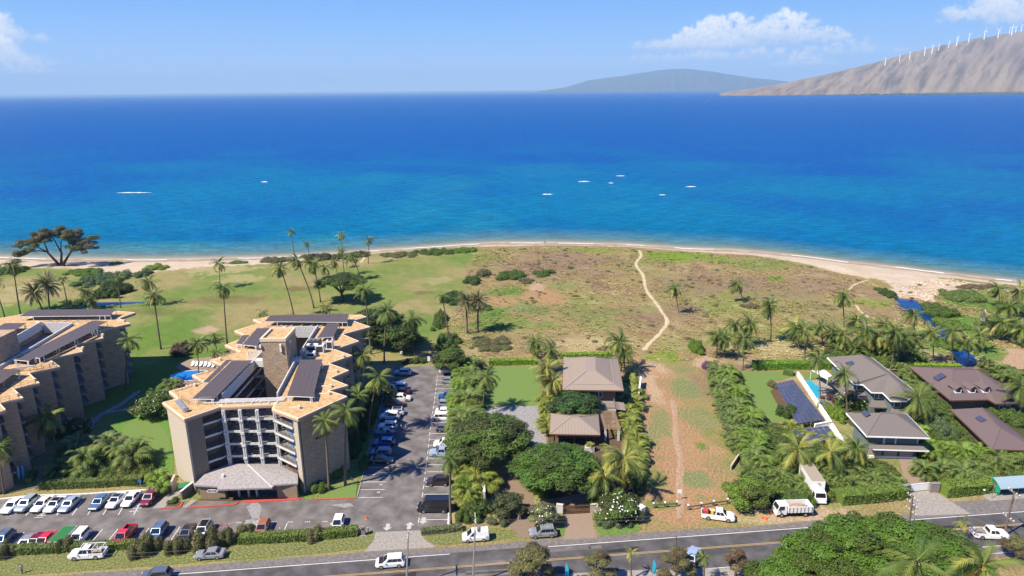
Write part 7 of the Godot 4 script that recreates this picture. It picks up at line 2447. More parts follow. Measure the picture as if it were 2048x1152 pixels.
func walls_and_gates() -> void:
	free_wall("garden_wall", pv([74.0, -165.2, 70.6, -140.0, 70.2, -137.6]), 1.1, 0.35, M.white, "long white wall between solar array and pool")
	free_wall("garden_wall", pv([70.1, -137.2, 69.2, -131.0, 67.6, -120.6]), 1.1, 0.35, M.white, "white wall continuing past the smaller solar array")
	free_wall("garden_wall", pv([65.6, -135.2, 69.9, -136.6]), 1.6, 0.3, M.white, "short white cross wall between the two solar arrays")
	free_wall("boundary_wall", pv([30, -150.8, 32.5, -161]), 2.0, 0.4, M.white_wall, "short white wall facing the vacant lot beside the house")
	free_wall("boundary_wall", pv([-5.4, -109.2, -6, -117.6]), 2.2, 0.4, M.white_wall, "white wall beside the gravel drive")
	free_wall("boundary_wall", pv([22.4, -104.5, 21.6, -103.9]), 2.4, 1.4, M.white, "white end pier behind the white-flowered tree")
	free_wall("boundary_wall", pv([7.5, -106.2, 8.7, -105.9]), 1.6, 0.4, M.white_wall, "low wall left of the wooden gate")
	free_wall("boundary_wall", pv([13.4, -105.8, 16.7, -106.1]), 1.7, 0.4, M.stucco, "low wall right of the wooden gate")
	free_wall("boundary_wall", pv([42.6, -119.6, 47, -126.3, 49.8, -151.2]), 0.9, 0.2, M.stucco, "pale fence wall at the foot of the vacant lot screen")
	# wooden gates with slanting boards
	for g in [[Vector2(8.71, -105.44), Vector2(13.34, -105.82), "wide wooden double gate with slanting boards at the paved drive"], [Vector2(1.29, -105.27), Vector2(3.14, -105.24), "narrow wooden gate behind the round variegated shrub"]]:
		var t := thing("wooden_gate", g[2], "gate")
		var a: Vector2 = g[0]
		var c: Vector2 = g[1]
		var n := int(a.distance_to(c) / 0.22)
		for k in n:
			var b := MB.new()
			var p := a.lerp(c, (k + 0.08) / n)
			var q := a.lerp(c, (k + 0.92) / n)
			var s := 0.14 * (1.0 if k < n / 2 else -1.0)
			b.quad(v3(p, 0.1 + s), v3(p, 1.75 + s * 0.5), v3(q, 1.75 - s * 0.5), v3(q, 0.1 - s + 0.02 * (k % 2)))
			b.quad(v3(p + Vector2(0, -0.05), 0.1 + s), v3(q + Vector2(0, -0.05), 0.1 - s), v3(q + Vector2(0, -0.05), 1.75 - s * 0.5), v3(p + Vector2(0, -0.05), 1.75 + s * 0.5))
			part(t, "board", b.mesh(), M.wood_gate if k % 3 else M.wood_brown)
		var b := MB.new()
		for y in [0.2, 1.55]:
			b.bar(v3(a + Vector2(0, 0.06), y), v3(c + Vector2(0, 0.06), y), 0.1)
		part(t, "rail", b.mesh(), M.wood_brown)
		for p in [a, c]:
			b = MB.new()
			b.bb(v3(p, 0) + Vector3(-0.12, 0, -0.12), v3(p, 2.0) + Vector3(0.12, 0, 0.12))
			part(t, "post", b.mesh(), M.metal_dark)
	var t := thing("sliding_gate", "plain white sliding gate at the foot of the paved drive", "gate")
	var b := MB.new()
	b.wall(Vector2(73.06, -111.42), Vector2(77.01, -112.01), 0.1, 1.5, 0.12)
	part(t, "gate_panel", b.mesh(), M.white)
	b = MB.new()
	b.wall(Vector2(73.06, -111.42), Vector2(77.01, -112.01), 1.5, 1.58, 0.16)
	part(t, "top_rail", b.mesh(), M.metal_white)
	for q in [[Vector2(70.88, -110.47), Vector2(72.79, -111.09), "stone gate pier left of the white gate"], [Vector2(76.72, -111.35), Vector2(78.37, -111.32), "stone gate pier right of the white gate"]]:
		free_wall("gate_pier", PackedVector2Array([q[0], q[1]]), 1.8, 0.6, M.rubble_pale, q[2])
	# refuse enclosure at the left corner of the main building
	free_wall("refuse_enclosure", pv([-61.3, -111.1, -60.5, -114.4, -60.3, -115.2]), 1.7, 0.35, M.rubble_stone, "stone refuse enclosure at the main building's left corner", M.white_wall)
	free_wall("refuse_enclosure", pv([-64.1, -113.6, -64.7, -116.2]), 2.2, 0.3, M.stucco, "pale wall of the refuse enclosure beside the palms")



# ---------------------------------------------------------------- vehicles
var car_kits := {}
# length, width, height, bonnet height, boot height, belt height, glass from/to at belt, roof from/to, wheel radius
const CARS := {
	"sedan": [4.7, 1.82, 1.44, 0.86, 0.98, 0.92, -1.75, 1.05, -1.1, 0.25, 0.33],
	"suv": [4.65, 1.88, 1.72, 1.02, 1.08, 1.08, -2.1, 1.15, -1.75, 0.4, 0.37],
	"hatch": [4.2, 1.8, 1.58, 0.95, 1.0, 0.98, -1.95, 1.1, -1.5, 0.3, 0.34],
	"minivan": [5.1, 1.96, 1.76, 1.02, 1.05, 1.02, -2.4, 1.7, -2.15, 0.75, 0.35],
	"jeep": [4.3, 1.85, 1.86, 1.1, 1.12, 1.12, -2.05, 0.75, -2.0, 0.5, 0.41],
	"pickup": [5.6, 1.95, 1.82, 1.12, 0.72, 1.12, -0.55, 1.45, -0.4, 0.75, 0.4],
	"cargo_van": [6.0, 2.05, 2.62, 1.25, 1.3, 1.35, -2.95, 2.3, -2.9, 1.45, 0.36],
	"small_van": [4.5, 1.76, 1.86, 1.0, 1.05, 1.05, -2.2, 1.45, -2.12, 0.55, 0.33],
}


func frustum(b: MB, x0: float, x1: float, w0: float, y0: float, x2: float, x3: float, w1: float, y1: float) -> void:
	var l := [Vector3(x0, y0, -w0), Vector3(x1, y0, -w0), Vector3(x1, y0, w0), Vector3(x0, y0, w0)]
	var u := [Vector3(x2, y1, -w1), Vector3(x3, y1, -w1), Vector3(x3, y1, w1), Vector3(x2, y1, w1)]
	for i in 4:
		b.quad(l[i], u[i], u[(i + 1) % 4], l[(i + 1) % 4])
	b.quad(u[0], u[3], u[2], u[1])


# a pane on the face a-b-c-d of a frustum, inset and lifted
func pane(a: Vector3, b: Vector3, c: Vector3, d: Vector3, f0: float, f1: float, g0: float, g1: float, out: Vector3) -> ArrayMesh:
	# a-b bottom edge, d-c top edge
	var q := func(u: float, v: float) -> Vector3: return a.lerp(b, u).lerp(d.lerp(c, u), v) + out
	var m := MB.new()
	m.quad(q.call(f0, g0), q.call(f0, g1), q.call(f1, g1), q.call(f1, g0))
	return m.mesh()


func kit(kind: String) -> Array:
	if car_kits.has(kind):
		return car_kits[kind]
	var p: Array = CARS[kind]
	var l: float = p[0] / 2
	var w: float = p[1] / 2
	var h: float = p[2]
	var list := []
	# body: rings along the car, front is +x
	var st := [[-l, 0.45, p[4] * 0.82, 0.86], [-l + 0.12, 0.3, p[4] * 0.97, 0.95], [-l + 0.6, 0.24, p[4], 1.0], [p[6], 0.24, maxf(p[4], p[5]) if kind != "pickup" else p[4], 1.0], [p[7] - 0.2, 0.24, p[5], 1.0], [p[7] + 0.1, 0.24, lerpf(p[5], p[3], 0.8), 1.0], [l - 0.55, 0.24, p[3], 0.97], [l - 0.15, 0.3, p[3] * 0.86, 0.9], [l, 0.42, p[3] * 0.68, 0.8]]
	if kind == "pickup":
		st[3] = [p[6] - 0.02, 0.24, p[4], 1.0]
		st.insert(4, [p[6], 0.24, p[5], 1.0])
	var b := MB.new()
	var rings := []
	for s in st:
		var ring := []
		for e in [[-0.9, s[1]], [-1.0, s[1] + 0.12], [-1.0, lerpf(s[1], s[2], 0.72)], [-0.93, s[2]], [0.93, s[2]], [1.0, lerpf(s[1], s[2], 0.72)], [1.0, s[1] + 0.12], [0.9, s[1]]]:
			ring.append(Vector3(s[0], e[1], e[0] * w * s[3]))
		rings.append(ring)
	for i in rings.size() - 1:
		for k in 8:
			b.quad(rings[i][k], rings[i][(k + 1) % 8], rings[i + 1][(k + 1) % 8], rings[i + 1][k])
	for k in range(1, 7):
		b.tri(rings[0][0], rings[0][k + 1], rings[0][k])
		b.tri(rings[-1][0], rings[-1][k], rings[-1][k + 1])
	list.append(["body", b.mesh(), "paint", Transform3D()])
	# cabin and its glass
	var wb := w * 0.92
	var wt := w * (0.86 if kind in ["cargo_van", "jeep"] else 0.76)
	b = MB.new()
	frustum(b, p[6], p[7], wb, p[5] - 0.03, p[8], p[9], wt, h)
	list.append(["cabin", b.mesh(), "paint", Transform3D()])
	var bl := Vector3(p[6], p[5] - 0.03, -wb)
	var br := Vector3(p[6], p[5] - 0.03, wb)
	var fl := Vector3(p[7], p[5] - 0.03, -wb)
	var fr := Vector3(p[7], p[5] - 0.03, wb)
	var tbl := Vector3(p[8], h, -wt)
	var tbr := Vector3(p[8], h, wt)
	var tfl := Vector3(p[9], h, -wt)
	var tfr := Vector3(p[9], h, wt)
	list.append(["windscreen", pane(fl, fr, tfr, tfl, 0.06, 0.94, 0.08, 0.93, Vector3(0.02, 0.01, 0)), "car_glass", Transform3D()])
	if kind != "small_van" and kind != "cargo_van":
		list.append(["rear_window", pane(br, bl, tbl, tbr, 0.08, 0.92, 0.12, 0.9, Vector3(-0.02, 0.01, 0)), "car_glass", Transform3D()])
	var wins := [[0.06, 0.28], [0.3, 0.58], [0.6, 0.86]] if kind in ["suv", "minivan", "jeep", "hatch"] else ([[0.1, 0.46], [0.5, 0.88]] if kind in ["sedan", "pickup"] else [[0.72, 0.9]])
	for e in wins:
		list.append(["side_window", pane(bl, fl, tfl, tbl, e[0], e[1], 0.14, 0.86, Vector3(0, 0.01, -0.02)), "car_glass", Transform3D()])
		list.append(["side_window", pane(br, fr, tfr, tbr, e[0], e[1], 0.14, 0.86, Vector3(0, 0.01, 0.02)), "car_glass", Transform3D()])
	# wheels
	var r: float = p[10]
	var tyre := MB.new()
	tyre.tube([Vector3(0, 0, -0.11), Vector3(0, 0, 0.11)], [r, r], 14)
	var rim := MB.new()
	rim.tube([Vector3(0, 0, -0.125), Vector3(0, 0, 0.125)], [r * 0.62, r * 0.62], 10)
	list.append(["wheel", tyre.mesh(), rim.mesh(), r, l, w])
	# lights, plate strip, mirrors
	for s in [-1.0, 1.0]:
		b = MB.new()
		b.bb(Vector3(l - 0.3, p[3] * 0.66, s * w * 0.62 - 0.18), Vector3(l - 0.03, p[3] * 0.8, s * w * 0.62 + 0.18))
		list.append(["headlight", b.mesh(), "lamp_clear", Transform3D()])
		b = MB.new()
		var ty: float = p[4] * 0.72 if kind != "pickup" else 0.8
		b.bb(Vector3(-l - 0.02, ty, s * w * 0.74 - 0.14), Vector3(-l + 0.14, ty + 0.2, s * w * 0.74 + 0.14))
		list.append(["tail_light", b.mesh(), "lamp_red", Transform3D()])
		b = MB.new()
		b.bb(Vector3(p[7] - 0.45, p[5] - 0.02, s * (w + 0.08) - 0.1), Vector3(p[7] - 0.28, p[5] + 0.16, s * (w + 0.08) + 0.1))
		list.append(["mirror", b.mesh(), "paint", Transform3D()])
	b = MB.new()
	b.bb(Vector3(l - 0.12, 0.28, -w * 0.72), Vector3(l + 0.015, 0.5, w * 0.72))
	list.append(["grille", b.mesh(), "trim_black", Transform3D()])
	if kind == "pickup":
		b = MB.new()
		b.bb(Vector3(-l + 0.02, 0.7, -w * 0.97), Vector3(p[6] - 0.02, 1.16, -w * 0.9))
		b.bb(Vector3(-l + 0.02, 0.7, w * 0.9), Vector3(p[6] - 0.02, 1.16, w * 0.97))
		b.bb(Vector3(-l - 0.01, 0.68, -w * 0.88), Vector3(-l + 0.07, 1.15, w * 0.88))
		list.append(["bed", b.mesh(), "paint", Transform3D()])
		b = MB.new()
		b.bb(Vector3(-l + 0.08, 0.73, -w * 0.89), Vector3(p[6] - 0.03, 0.76, w * 0.89))
		list.append(["bed_floor", b.mesh(), "trim_black", Transform3D()])
	car_kits[kind] = list
	return list


func car(kind: String, at: Vector3, deg: float, m: Material, label: String, opt := {}) -> Node3D:
	var called: String = {"sedan": "sedan_car", "suv": "suv_car", "hatch": "hatchback_car", "minivan": "minivan", "jeep": "jeep_style_car", "pickup": "pickup_truck", "cargo_van": "cargo_van", "small_van": "small_van"}[kind]
	var t := thing(called, label, "van" if kind.ends_with("van") else ("truck" if kind == "pickup" else "car"), at, deg_to_rad(deg), opt.get("group", "parked cars"))
	t.position.y = opt.get("y", 0.035)
	for e in kit(kind):
		if e[0] == "wheel":
			for x in [-0.58, 0.6]:
				for s in [-1.0, 1.0]:
					var wl := part(t, "wheel", e[1], M.tyre, Transform3D(Basis(), Vector3(x * e[4], e[3], s * (e[5] - 0.1))))
					part(wl, "rim", e[2], M.rim)
		else:
			part(t, e[0], e[1], m if e[2] is String and e[2] == "paint" else M[e[2]], e[3])
	var p: Array = CARS[kind]
	if opt.has("roof"):
		var b := MB.new()
		b.quad(Vector3(p[8] + 0.1, p[2] + 0.012, -p[1] * 0.36), Vector3(p[8] + 0.1, p[2] + 0.012, p[1] * 0.36), Vector3(p[9] - 0.05, p[2] + 0.012, p[1] * 0.36), Vector3(p[9] - 0.05, p[2] + 0.012, -p[1] * 0.36))
		part(t, "roof_panel", b.mesh(), opt.roof)
	if opt.has("rack"):
		var b := MB.new()
		for s in [-0.62, 0.62]:
			b.bar(Vector3(p[8] + 0.1, p[2] + 0.06, s), Vector3(p[9] - 0.1, p[2] + 0.06, s), 0.05)
		for x in [0.2, 0.8]:
			b.bar(Vector3(lerpf(p[8], p[9], x), p[2] + 0.07, -0.62), Vector3(lerpf(p[8], p[9], x), p[2] + 0.07, 0.62), 0.05)
		part(t, "roof_rack", b.mesh(), opt.rack)
	return t


func vehicles() -> void:
	var white := paint(0.75, 0.75, 0.74)
	var pearl := paint(0.7, 0.68, 0.62)
	var silver := paint(0.38, 0.4, 0.42, 0.5)
	var ice := paint(0.42, 0.5, 0.6, 0.4)
	var grey := paint(0.13, 0.15, 0.18, 0.4)
	var black := paint(0.012, 0.012, 0.014)
	var red := paint(0.5, 0.02, 0.025)
	var wine := paint(0.14, 0.008, 0.02)
	var blue := paint(0.02, 0.1, 0.3, 0.3)
	var steel := paint(0.1, 0.17, 0.28, 0.4)
	var rust := paint(0.28, 0.1, 0.05)
	var row := "cars parked by the left hedge"
	var low := "cars parked along the road hedge"
	var west := "cars parked in the building's shadow"
	var east := "cars parked by the palm screen"
	var list := [
		["sedan", Vector3(-90.78, 0.7, -108.93), -92, white, "leftmost white sedan in the row by the hedge", row, {}],
		["suv", Vector3(-88.54, 0.7, -109.36), -92, ice, "pale blue-silver SUV second in the row by the hedge", row, {}],
		["sedan", Vector3(-85.69, 0.7, -109.31), -92, pearl, "cream-white sedan third in the row by the hedge", row, {}],
		["sedan", Vector3(-83.29, 0.7, -109.12), -91, white, "white sedan with a black roof panel", row, {"roof": M.car_glass}],
		["sedan", Vector3(-80.73, 0.7, -109.23), -91, ice, "pale blue sedan left of the empty stall", row, {}],
		["sedan", Vector3(-75.6, 0.7, -109.78), -91, steel, "slate blue sedan right of the empty stall", row, {}],
		["sedan", Vector3(-72.83, 0.7, -110.21), -90, white, "white sedan with a dark sunroof beside the slate blue one", row, {"roof": M.car_glass}],
		["sedan", Vector3(-70.31, 0.7, -110.65), -90, white, "white sedan beside the dark red SUV", row, {}],
		["suv", Vector3(-66.96, 0.7, -110.91), -90, wine, "dark red SUV at the right end of the hedge row", row, {}],
		["suv", Vector3(-85.53, 0.8, -98.89), -88, steel, "blue-grey SUV cut by the left picture edge", low, {"rack": M.metal}],
		["sedan", Vector3(-80.96, 0.7, -98.04), -90, silver, "silver sedan beside the red car", low, {}],
		["sedan", Vector3(-79.71, 0.7, -98.28), -90, wine, "dark maroon sedan between silver and red cars", low, {}],
		["sedan", Vector3(-78.38, 0.7, -98.52), -90, red, "bright red sedan by the road hedge", low, {}],
		["suv", Vector3(-72.96, 0.8, -99.24), -90, white, "white SUV beside the green trailer", low, {}],
		["pickup", Vector3(-65.57, 0.8, -99.53), -90, red, "red pickup with a black bed", low, {}],
		["suv", Vector3(-60.36, 0.8, -100.53), -89, steel, "blue SUV with a roof rack between olive bushes", low, {"rack": M.metal}],
		["sedan", Vector3(-55.45, 0.7, -100.32), -88, black, "black car behind the olive bushes", low, {}],
		["suv", Vector3(-52.86, 0.8, -100.83), -88, white, "white SUV with sunroof behind the olive bushes", low, {"roof": M.car_glass}],
		["hatch", Vector3(-43, 0.7, -101.51), -88, rust, "rust-brown hatchback by the thin bush", low, {}],
		["hatch", Vector3(-30.37, 0.7, -102.58), -88, white, "white hatchback alone near the entrance kiosk", low, {}],
		["suv", Vector3(-29.16, 0.8, -168.39), 178, ice, "pale blue SUV at the far end of the shaded stalls", west, {}],
		["suv", Vector3(-28.77, 0.8, -159.12), 179, ice, "pale blue SUV with its tail in sunlight", west, {}],
		["sedan", Vector3(-27.89, 0.7, -156.63), 179, wine, "dark red car half hidden by the pale blue SUV", west, {}],
		["suv", Vector3(-27.03, 0.8, -152.64), 0, pearl, "cream SUV facing out of the shaded stalls", west, {}],
		["sedan", Vector3(-28.16, 0.7, -149.83), 0, rust, "brown-red car beside the cream SUV", west, {}],
		["suv", Vector3(-27.51, 0.8, -145.1), 180, white, "white car behind the white SUV in the shaded stalls", west, {"roof": M.car_glass}],
		["suv", Vector3(-28.21, 0.8, -143.07), 180, white, "white SUV half in shade above the square jeep-style car", west, {}],
		["jeep", Vector3(-27.9, 0.9, -137.99), 180, white, "square white jeep-style car beside two people", west, {"rack": M.metal_dark}],
		["sedan", Vector3(-28.16, 0.7, -135.58), 180, steel, "dim blue sedan fully in shade below the square white car", west, {}],
		["suv", Vector3(-27.4, 0.8, -130.72), 180, blue, "dark blue SUV in the saw-tooth shadow", west, {}],
		["suv", Vector3(-27.38, 0.8, -126.53), 180, steel, "slate SUV behind the black sedan", west, {}],
		["sedan", Vector3(-26.68, 0.7, -123.7), 0, black, "black sedan at the shadow's lower edge", west, {}],
		["hatch", Vector3(-16.26, 0.7, -162.77), 0, silver, "silver hatchback beside the covered boat", east, {}],
		["sedan", Vector3(-15.98, 0.7, -153.75), 180, blue, "blue sedan on the sunny side of the lot", east, {}],
		["hatch", Vector3(-15.83, 0.7, -149.29), 0, silver, "silver hatchback below the blue sedan", east, {}],
		["sedan", Vector3(-15.71, 0.7, -145.31), 0, white, "white sedan behind the white minivan", east, {}],
		["minivan", Vector3(-15.66, 0.8, -142.31), 0, white, "white minivan on the sunny side of the lot", east, {}],
		["hatch", Vector3(-14.95, 0.8, -136.98), 0, grey, "grey boxy hatchback below the minivan", east, {}],
		["suv", Vector3(-14.54, 0.8, -130.04), 180, white, "white SUV alone at the hedge on the sunny side", east, {}],
		["pickup", Vector3(-14.5, 0.8, -126.29), 180, ice, "pale blue pickup half hidden under a palm", east, {}],
		["suv", Vector3(-14.35, 0.8, -115.56), 180, paint(0.03, 0.02, 0.018), "dark brown off-road SUV above the black van", east, {"rack": M.metal_dark}],
		["cargo_van", Vector3(-14.28, 1.2, -107.06), 180, black, "long black cargo van near the entrance", east, {}],
		["sedan", Vector3(-49.15, 0.6, -94.75), 185, silver, "silver sedan parked on the roadside grass", "roadside cars", {"y": 0.06}],
		["small_van", Vector3(-6.48, 0.8, -98.61), 186, white, "small white van parked on the roadside grass", "roadside cars", {"y": 0.06}],
		["suv", Vector3(4.81, 0.8, -99.52), 185, silver, "silver SUV with a roof rack parked by the gate", "roadside cars", {"rack": M.metal, "y": 0.06}],
		["suv", Vector3(-55.33, 0.8, -89.71), 186, grey, "dark grey SUV driving at the bottom edge", "cars on the road", {}],
		["suv", Vector3(-19.6, 0.8, -92.35), 186, white, "white SUV with a black bonnet driving on the road", "cars on the road", {"rack": M.metal_white}],
		["hatch", Vector3(28.44, 0.7, -93.35), 60, ice, "pale blue car turning behind a street tree", "cars on the road", {}],
	]
	for q in list:
		var o: Dictionary = q[6]
		o["group"] = q[5]
		var at: Vector3 = q[1]
		var made := car(q[0], Vector3(at.x, 0, at.z), q[2], q[3], q[4], o)
		if q[4].contains("black bonnet"):
			var b := MB.new()
			b.quad(Vector3(1.15, 1.1, -0.84), Vector3(1.15, 1.1, 0.84), Vector3(1.82, 1.045, 0.8), Vector3(1.82, 1.045, -0.8))
			part(made, "bonnet", b.mesh(), M.trim_black)
	# pickups with loads
	var t := car("pickup", Vector3(-69.02, 0, -94.47) + Vector3(0, 0, -0.6), 184, white, "white pickup with a ladder rack on the roadside grass", {"group": "roadside cars", "y": 0.06})
	var b := MB.new()
	for s in [-0.85, 0.85]:
		b.bar(Vector3(-2.7, 1.95, s), Vector3(0.9, 1.95, s), 0.08)
		for x in [-2.6, -1.2, 0.8]:
			b.bar(Vector3(x, 1.1 if x < 0.0 else 1.85, s), Vector3(x, 1.95, s), 0.07)
	for x in [-2.6, -1.2, 0.2, 0.8]:
		b.bar(Vector3(x, 1.98, -0.85), Vector3(x, 1.98, 0.85), 0.07)
	part(t, "ladder_rack", b.mesh(), M.metal_white)
	b = MB.new()
	b.bb(Vector3(-2.2, 0.78, -0.6), Vector3(-0.8, 1.2, 0.1))
	part(t, "tool_box", b.mesh(), M.wood_light)
	t = car("pickup", Vector3(35.47, 0.8, -103.84), -14, white, "white pickup carrying red and yellow tools on the dirt", {"group": "work vehicles", "y": 0.02})
	b = MB.new()
	b.bb(Vector3(-2.5, 0.78, -0.7), Vector3(-1.7, 1.5, 0.5))
	part(t, "red_cooler", b.mesh(), M.paint_red)
	b = MB.new()
	b.bb(Vector3(-1.2, 0.78, -0.3), Vector3(-0.8, 1.6, 0.4))
	part(t, "yellow_bin", b.mesh(), M.yellow)
	t = car("pickup", Vector3(78.86, 0.8, -97.96), -6, white, "white pickup loaded with rubble on the road at the right", {"group": "work vehicles"})
	b = MB.new()
	rng.seed = 6
	for k in 14:
		var s := rng.randf_range(0.25, 0.5)
		b.bb(Vector3(rng.randf_range(-2.5, -1.0), 0.78, rng.randf_range(-0.7, 0.4)), Vector3(0, 0, 0) + Vector3(rng.randf_range(-2.3, -0.8), 0.8 + s, rng.randf_range(-0.3, 0.75)))
	part(t, "rubble", b.mesh(), M.rubble_pale)
	trucks()
	# boat under a tarpaulin
	t = thing("covered_boat", "boat on a trailer under a white tarpaulin", "boat", Vector3(-16.55, 0, -168.95), 0.0)
	b = MB.new()
	var prev := []
	for i in 9:
		var u := i / 8.0
		var hw := 1.15 * sin(minf(1.0, u * 1.6 + 0.35) * PI / 2) * (1.0 - pow(maxf(0.0, u - 0.75) * 3.2, 2.0))
		var top := 1.75 + 0.35 * sin(u * 7.0) * (1.0 - u) + (0.2 if i in [2, 4] else 0.0)
		var ring := [Vector3(u * 6.0 - 3.0, 0.7, -hw), Vector3(u * 6.0 - 3.0, 1.4, -hw * 0.95), Vector3(u * 6.0 - 3.0, top - u * 0.5, 0), Vector3(u * 6.0 - 3.0, 1.4, hw * 0.95), Vector3(u * 6.0 - 3.0, 0.7, hw)]
		if prev:
			for k in 4:
				b.quad(prev[k], prev[k + 1], ring[k + 1], ring[k])
		prev = ring
	part(t, "tarpaulin", b.mesh(), M.tarp_white)
	b = MB.new()
	b.bar(Vector3(-3.0, 0.5, -0.7), Vector3(3.6, 0.5, 0), 0.12)
	b.bar(Vector3(-3.0, 0.5, 0.7), Vector3(3.6, 0.5, 0), 0.12)
	part(t, "trailer_frame", b.mesh(), M.metal)
	for s in [-1.0, 1.0]:
		b = MB.new()
		b.tube([Vector3(-1.0, 0.34, s * 0.95 - 0.1), Vector3(-1.0, 0.34, s * 0.95 + 0.1)], [0.34, 0.34], 12)
		part(t, "wheel", b.mesh(), M.tyre)
	# low green trailer
	t = thing("utility_trailer", "low trailer with a flat green cover between red car and white SUV", "trailer", Vector3(-76.09, 0, -99.85), deg_to_rad(-90))
	b = MB.new()
	b.bb(Vector3(-2.2, 0.5, -1.1), Vector3(2.2, 1.0, 1.1))
	part(t, "body", b.mesh(), M.metal_white)
	b = MB.new()
	b.bb(Vector3(-2.1, 1.0, -1.02), Vector3(2.1, 1.06, 1.02))
	part(t, "green_cover", b.mesh(), M.green_cover)
	for s in [-1.0, 1.0]:
		b = MB.new()
		b.tube([Vector3(0, 0.34, s * 1.05 - 0.1), Vector3(0, 0.34, s * 1.05 + 0.1)], [0.34, 0.34], 12)
		part(t, "wheel", b.mesh(), M.tyre)


func truck_cab(t: Node3D, x: float, w: float, m: Material) -> void:
	# cab-over cab whose front is at x, facing +x
	var b := MB.new()
	frustum(b, x - 1.75, x, w, 0.55, x - 1.75, x - 0.05, w, 1.35)
	frustum(b, x - 1.75, x - 0.05, w, 1.35, x - 1.7, x - 0.45, w * 0.9, 2.25)
	part(t, "cab", b.mesh(), m)
	part(t, "windscreen", pane(Vector3(x - 0.05, 1.35, -w), Vector3(x - 0.05, 1.35, w), Vector3(x - 0.45, 2.25, w * 0.9), Vector3(x - 0.45, 2.25, -w * 0.9), 0.06, 0.94, 0.08, 0.9, Vector3(0.02, 0.01, 0)), M.car_glass)
	for s in [-1.0, 1.0]:
		part(t, "side_window", pane(Vector3(x - 1.75, 1.35, s * w), Vector3(x - 0.05, 1.35, s * w), Vector3(x - 0.45, 2.25, s * w * 0.9), Vector3(x - 1.7, 2.25, s * w * 0.9), 0.25, 0.92, 0.08, 0.85, Vector3(0, 0.01, s * 0.02)), M.car_glass)
		b = MB.new()
		b.bb(Vector3(x - 0.02, 0.8, s * w * 0.75 - 0.2), Vector3(x + 0.03, 1.0, s * w * 0.75 + 0.2))
		part(t, "headlight", b.mesh(), M.lamp_clear)
		b = MB.new()
		b.bb(Vector3(x - 0.35, 1.5, s * (w + 0.22) - 0.08), Vector3(x - 0.25, 1.95, s * (w + 0.22) + 0.08))
		part(t, "mirror", b.mesh(), M.trim_black)
	b = MB.new()
	b.bb(Vector3(x - 0.1, 0.4, -w), Vector3(x + 0.08, 0.66, w))
	part(t, "bumper", b.mesh(), M.metal_white)


func truck_wheels(t: Node3D, xs: Array, w: float) -> void:
	for x in xs:
		for s in [-1.0, 1.0]:
			var b := MB.new()
			b.tube([Vector3(0, 0, -0.15), Vector3(0, 0, 0.15)], [0.42, 0.42], 14)
			var wl := part(t, "wheel", b.mesh(), M.tyre, Transform3D(Basis(), Vector3(x, 0.42, s * (w - 0.15))))
			b = MB.new()
			b.tube([Vector3(0, 0, -0.165), Vector3(0, 0, 0.165)], [0.22, 0.22], 10)
			part(wl, "rim", b.mesh(), M.rim)


func trucks() -> void:
	var white := paint(0.75, 0.75, 0.74)
	var t := thing("dump_truck", "white cab-over dump truck with ribbed bed holding soil", "truck", Vector3(48.86, 0, -104.06), deg_to_rad(182), "work vehicles")
	t.position += Vector3(0, 0.03, -0.9)
	truck_cab(t, 3.2, 1.0, white)
	var b := MB.new()
	b.bb(Vector3(-3.0, 0.7, -0.9), Vector3(1.5, 0.9, 0.9))
	part(t, "chassis", b.mesh(), M.trim_black)
	b = MB.new()
	b.bb(Vector3(-3.1, 0.95, -1.15), Vector3(1.25, 2.1, -1.05))
	b.bb(Vector3(-3.1, 0.95, 1.05), Vector3(1.25, 2.1, 1.15))
	b.bb(Vector3(1.16, 0.95, -1.04), Vector3(1.26, 2.3, 1.04))
	b.bb(Vector3(-3.12, 0.95, -1.04), Vector3(-3.02, 2.05, 1.04))
	var bed := part(t, "bed", b.mesh(), white)
	for k in 7:
		for s in [-1.0, 1.0]:
			b = MB.new()
			b.bb(Vector3(-2.9 + k * 0.66, 1.0, s * 1.17 - 0.05), Vector3(-2.8 + k * 0.66, 2.05, s * 1.17 + 0.05))
			part(bed, "bed_rib", b.mesh(), M.metal)
	b = MB.new()
	b.lathe([[1.0, 0.0], [0.85, 0.25], [0.4, 0.5], [0.0, 0.55]], 9)
	part(t, "soil_load", b.mesh(), M.dirt, Transform3D(Basis().scaled(Vector3(1.9, 1.2, 1.0)), Vector3(-0.9, 1.2, 0)))
	b = MB.new()
	b.lathe([[0.0, 0.0], [0.28, 0.0]], 14)
	part(t, "door_emblem", b.mesh(), M.door_teal, Transform3D(Basis(Vector3.RIGHT, PI / 2), Vector3(-2.4, 1.55, 1.235)))
	truck_wheels(t, [-1.9, 2.3], 1.05)
	t = thing("box_truck", "white box truck with a tall cargo body facing the road", "truck", Vector3(55.78, 0, -107.87), deg_to_rad(-94), "work vehicles")
	t.position += Vector3(-0.6, 0.03, -3.6)
	truck_cab(t, 4.0, 1.05, white)
	b = MB.new()
	b.bb(Vector3(-4.2, 0.95, -1.25), Vector3(2.1, 3.6, 1.25))
	var box := part(t, "cargo_box", b.mesh(), white)
	b = MB.new()
	b.bb(Vector3(-4.15, 3.6, -1.2), Vector3(2.05, 3.64, 1.2))
	part(box, "box_roof", b.mesh(), M.roof_dust)
	b = MB.new()
	rng.seed = 3
	for k in 7:
		b.bb(Vector3(-3.6 + k * 0.42, 2.0 + rng.randf_range(-0.1, 0.1), 1.252), Vector3(-3.3 + k * 0.42, 2.8, 1.262))
	part(box, "side_lettering", b.mesh(), M.siding_grey)
	b = MB.new()
	b.bb(Vector3(-4.1, 0.65, -0.8), Vector3(2.4, 0.94, 0.8))
	part(t, "chassis", b.mesh(), M.trim_black)
	truck_wheels(t, [-2.6, 3.1], 1.1)


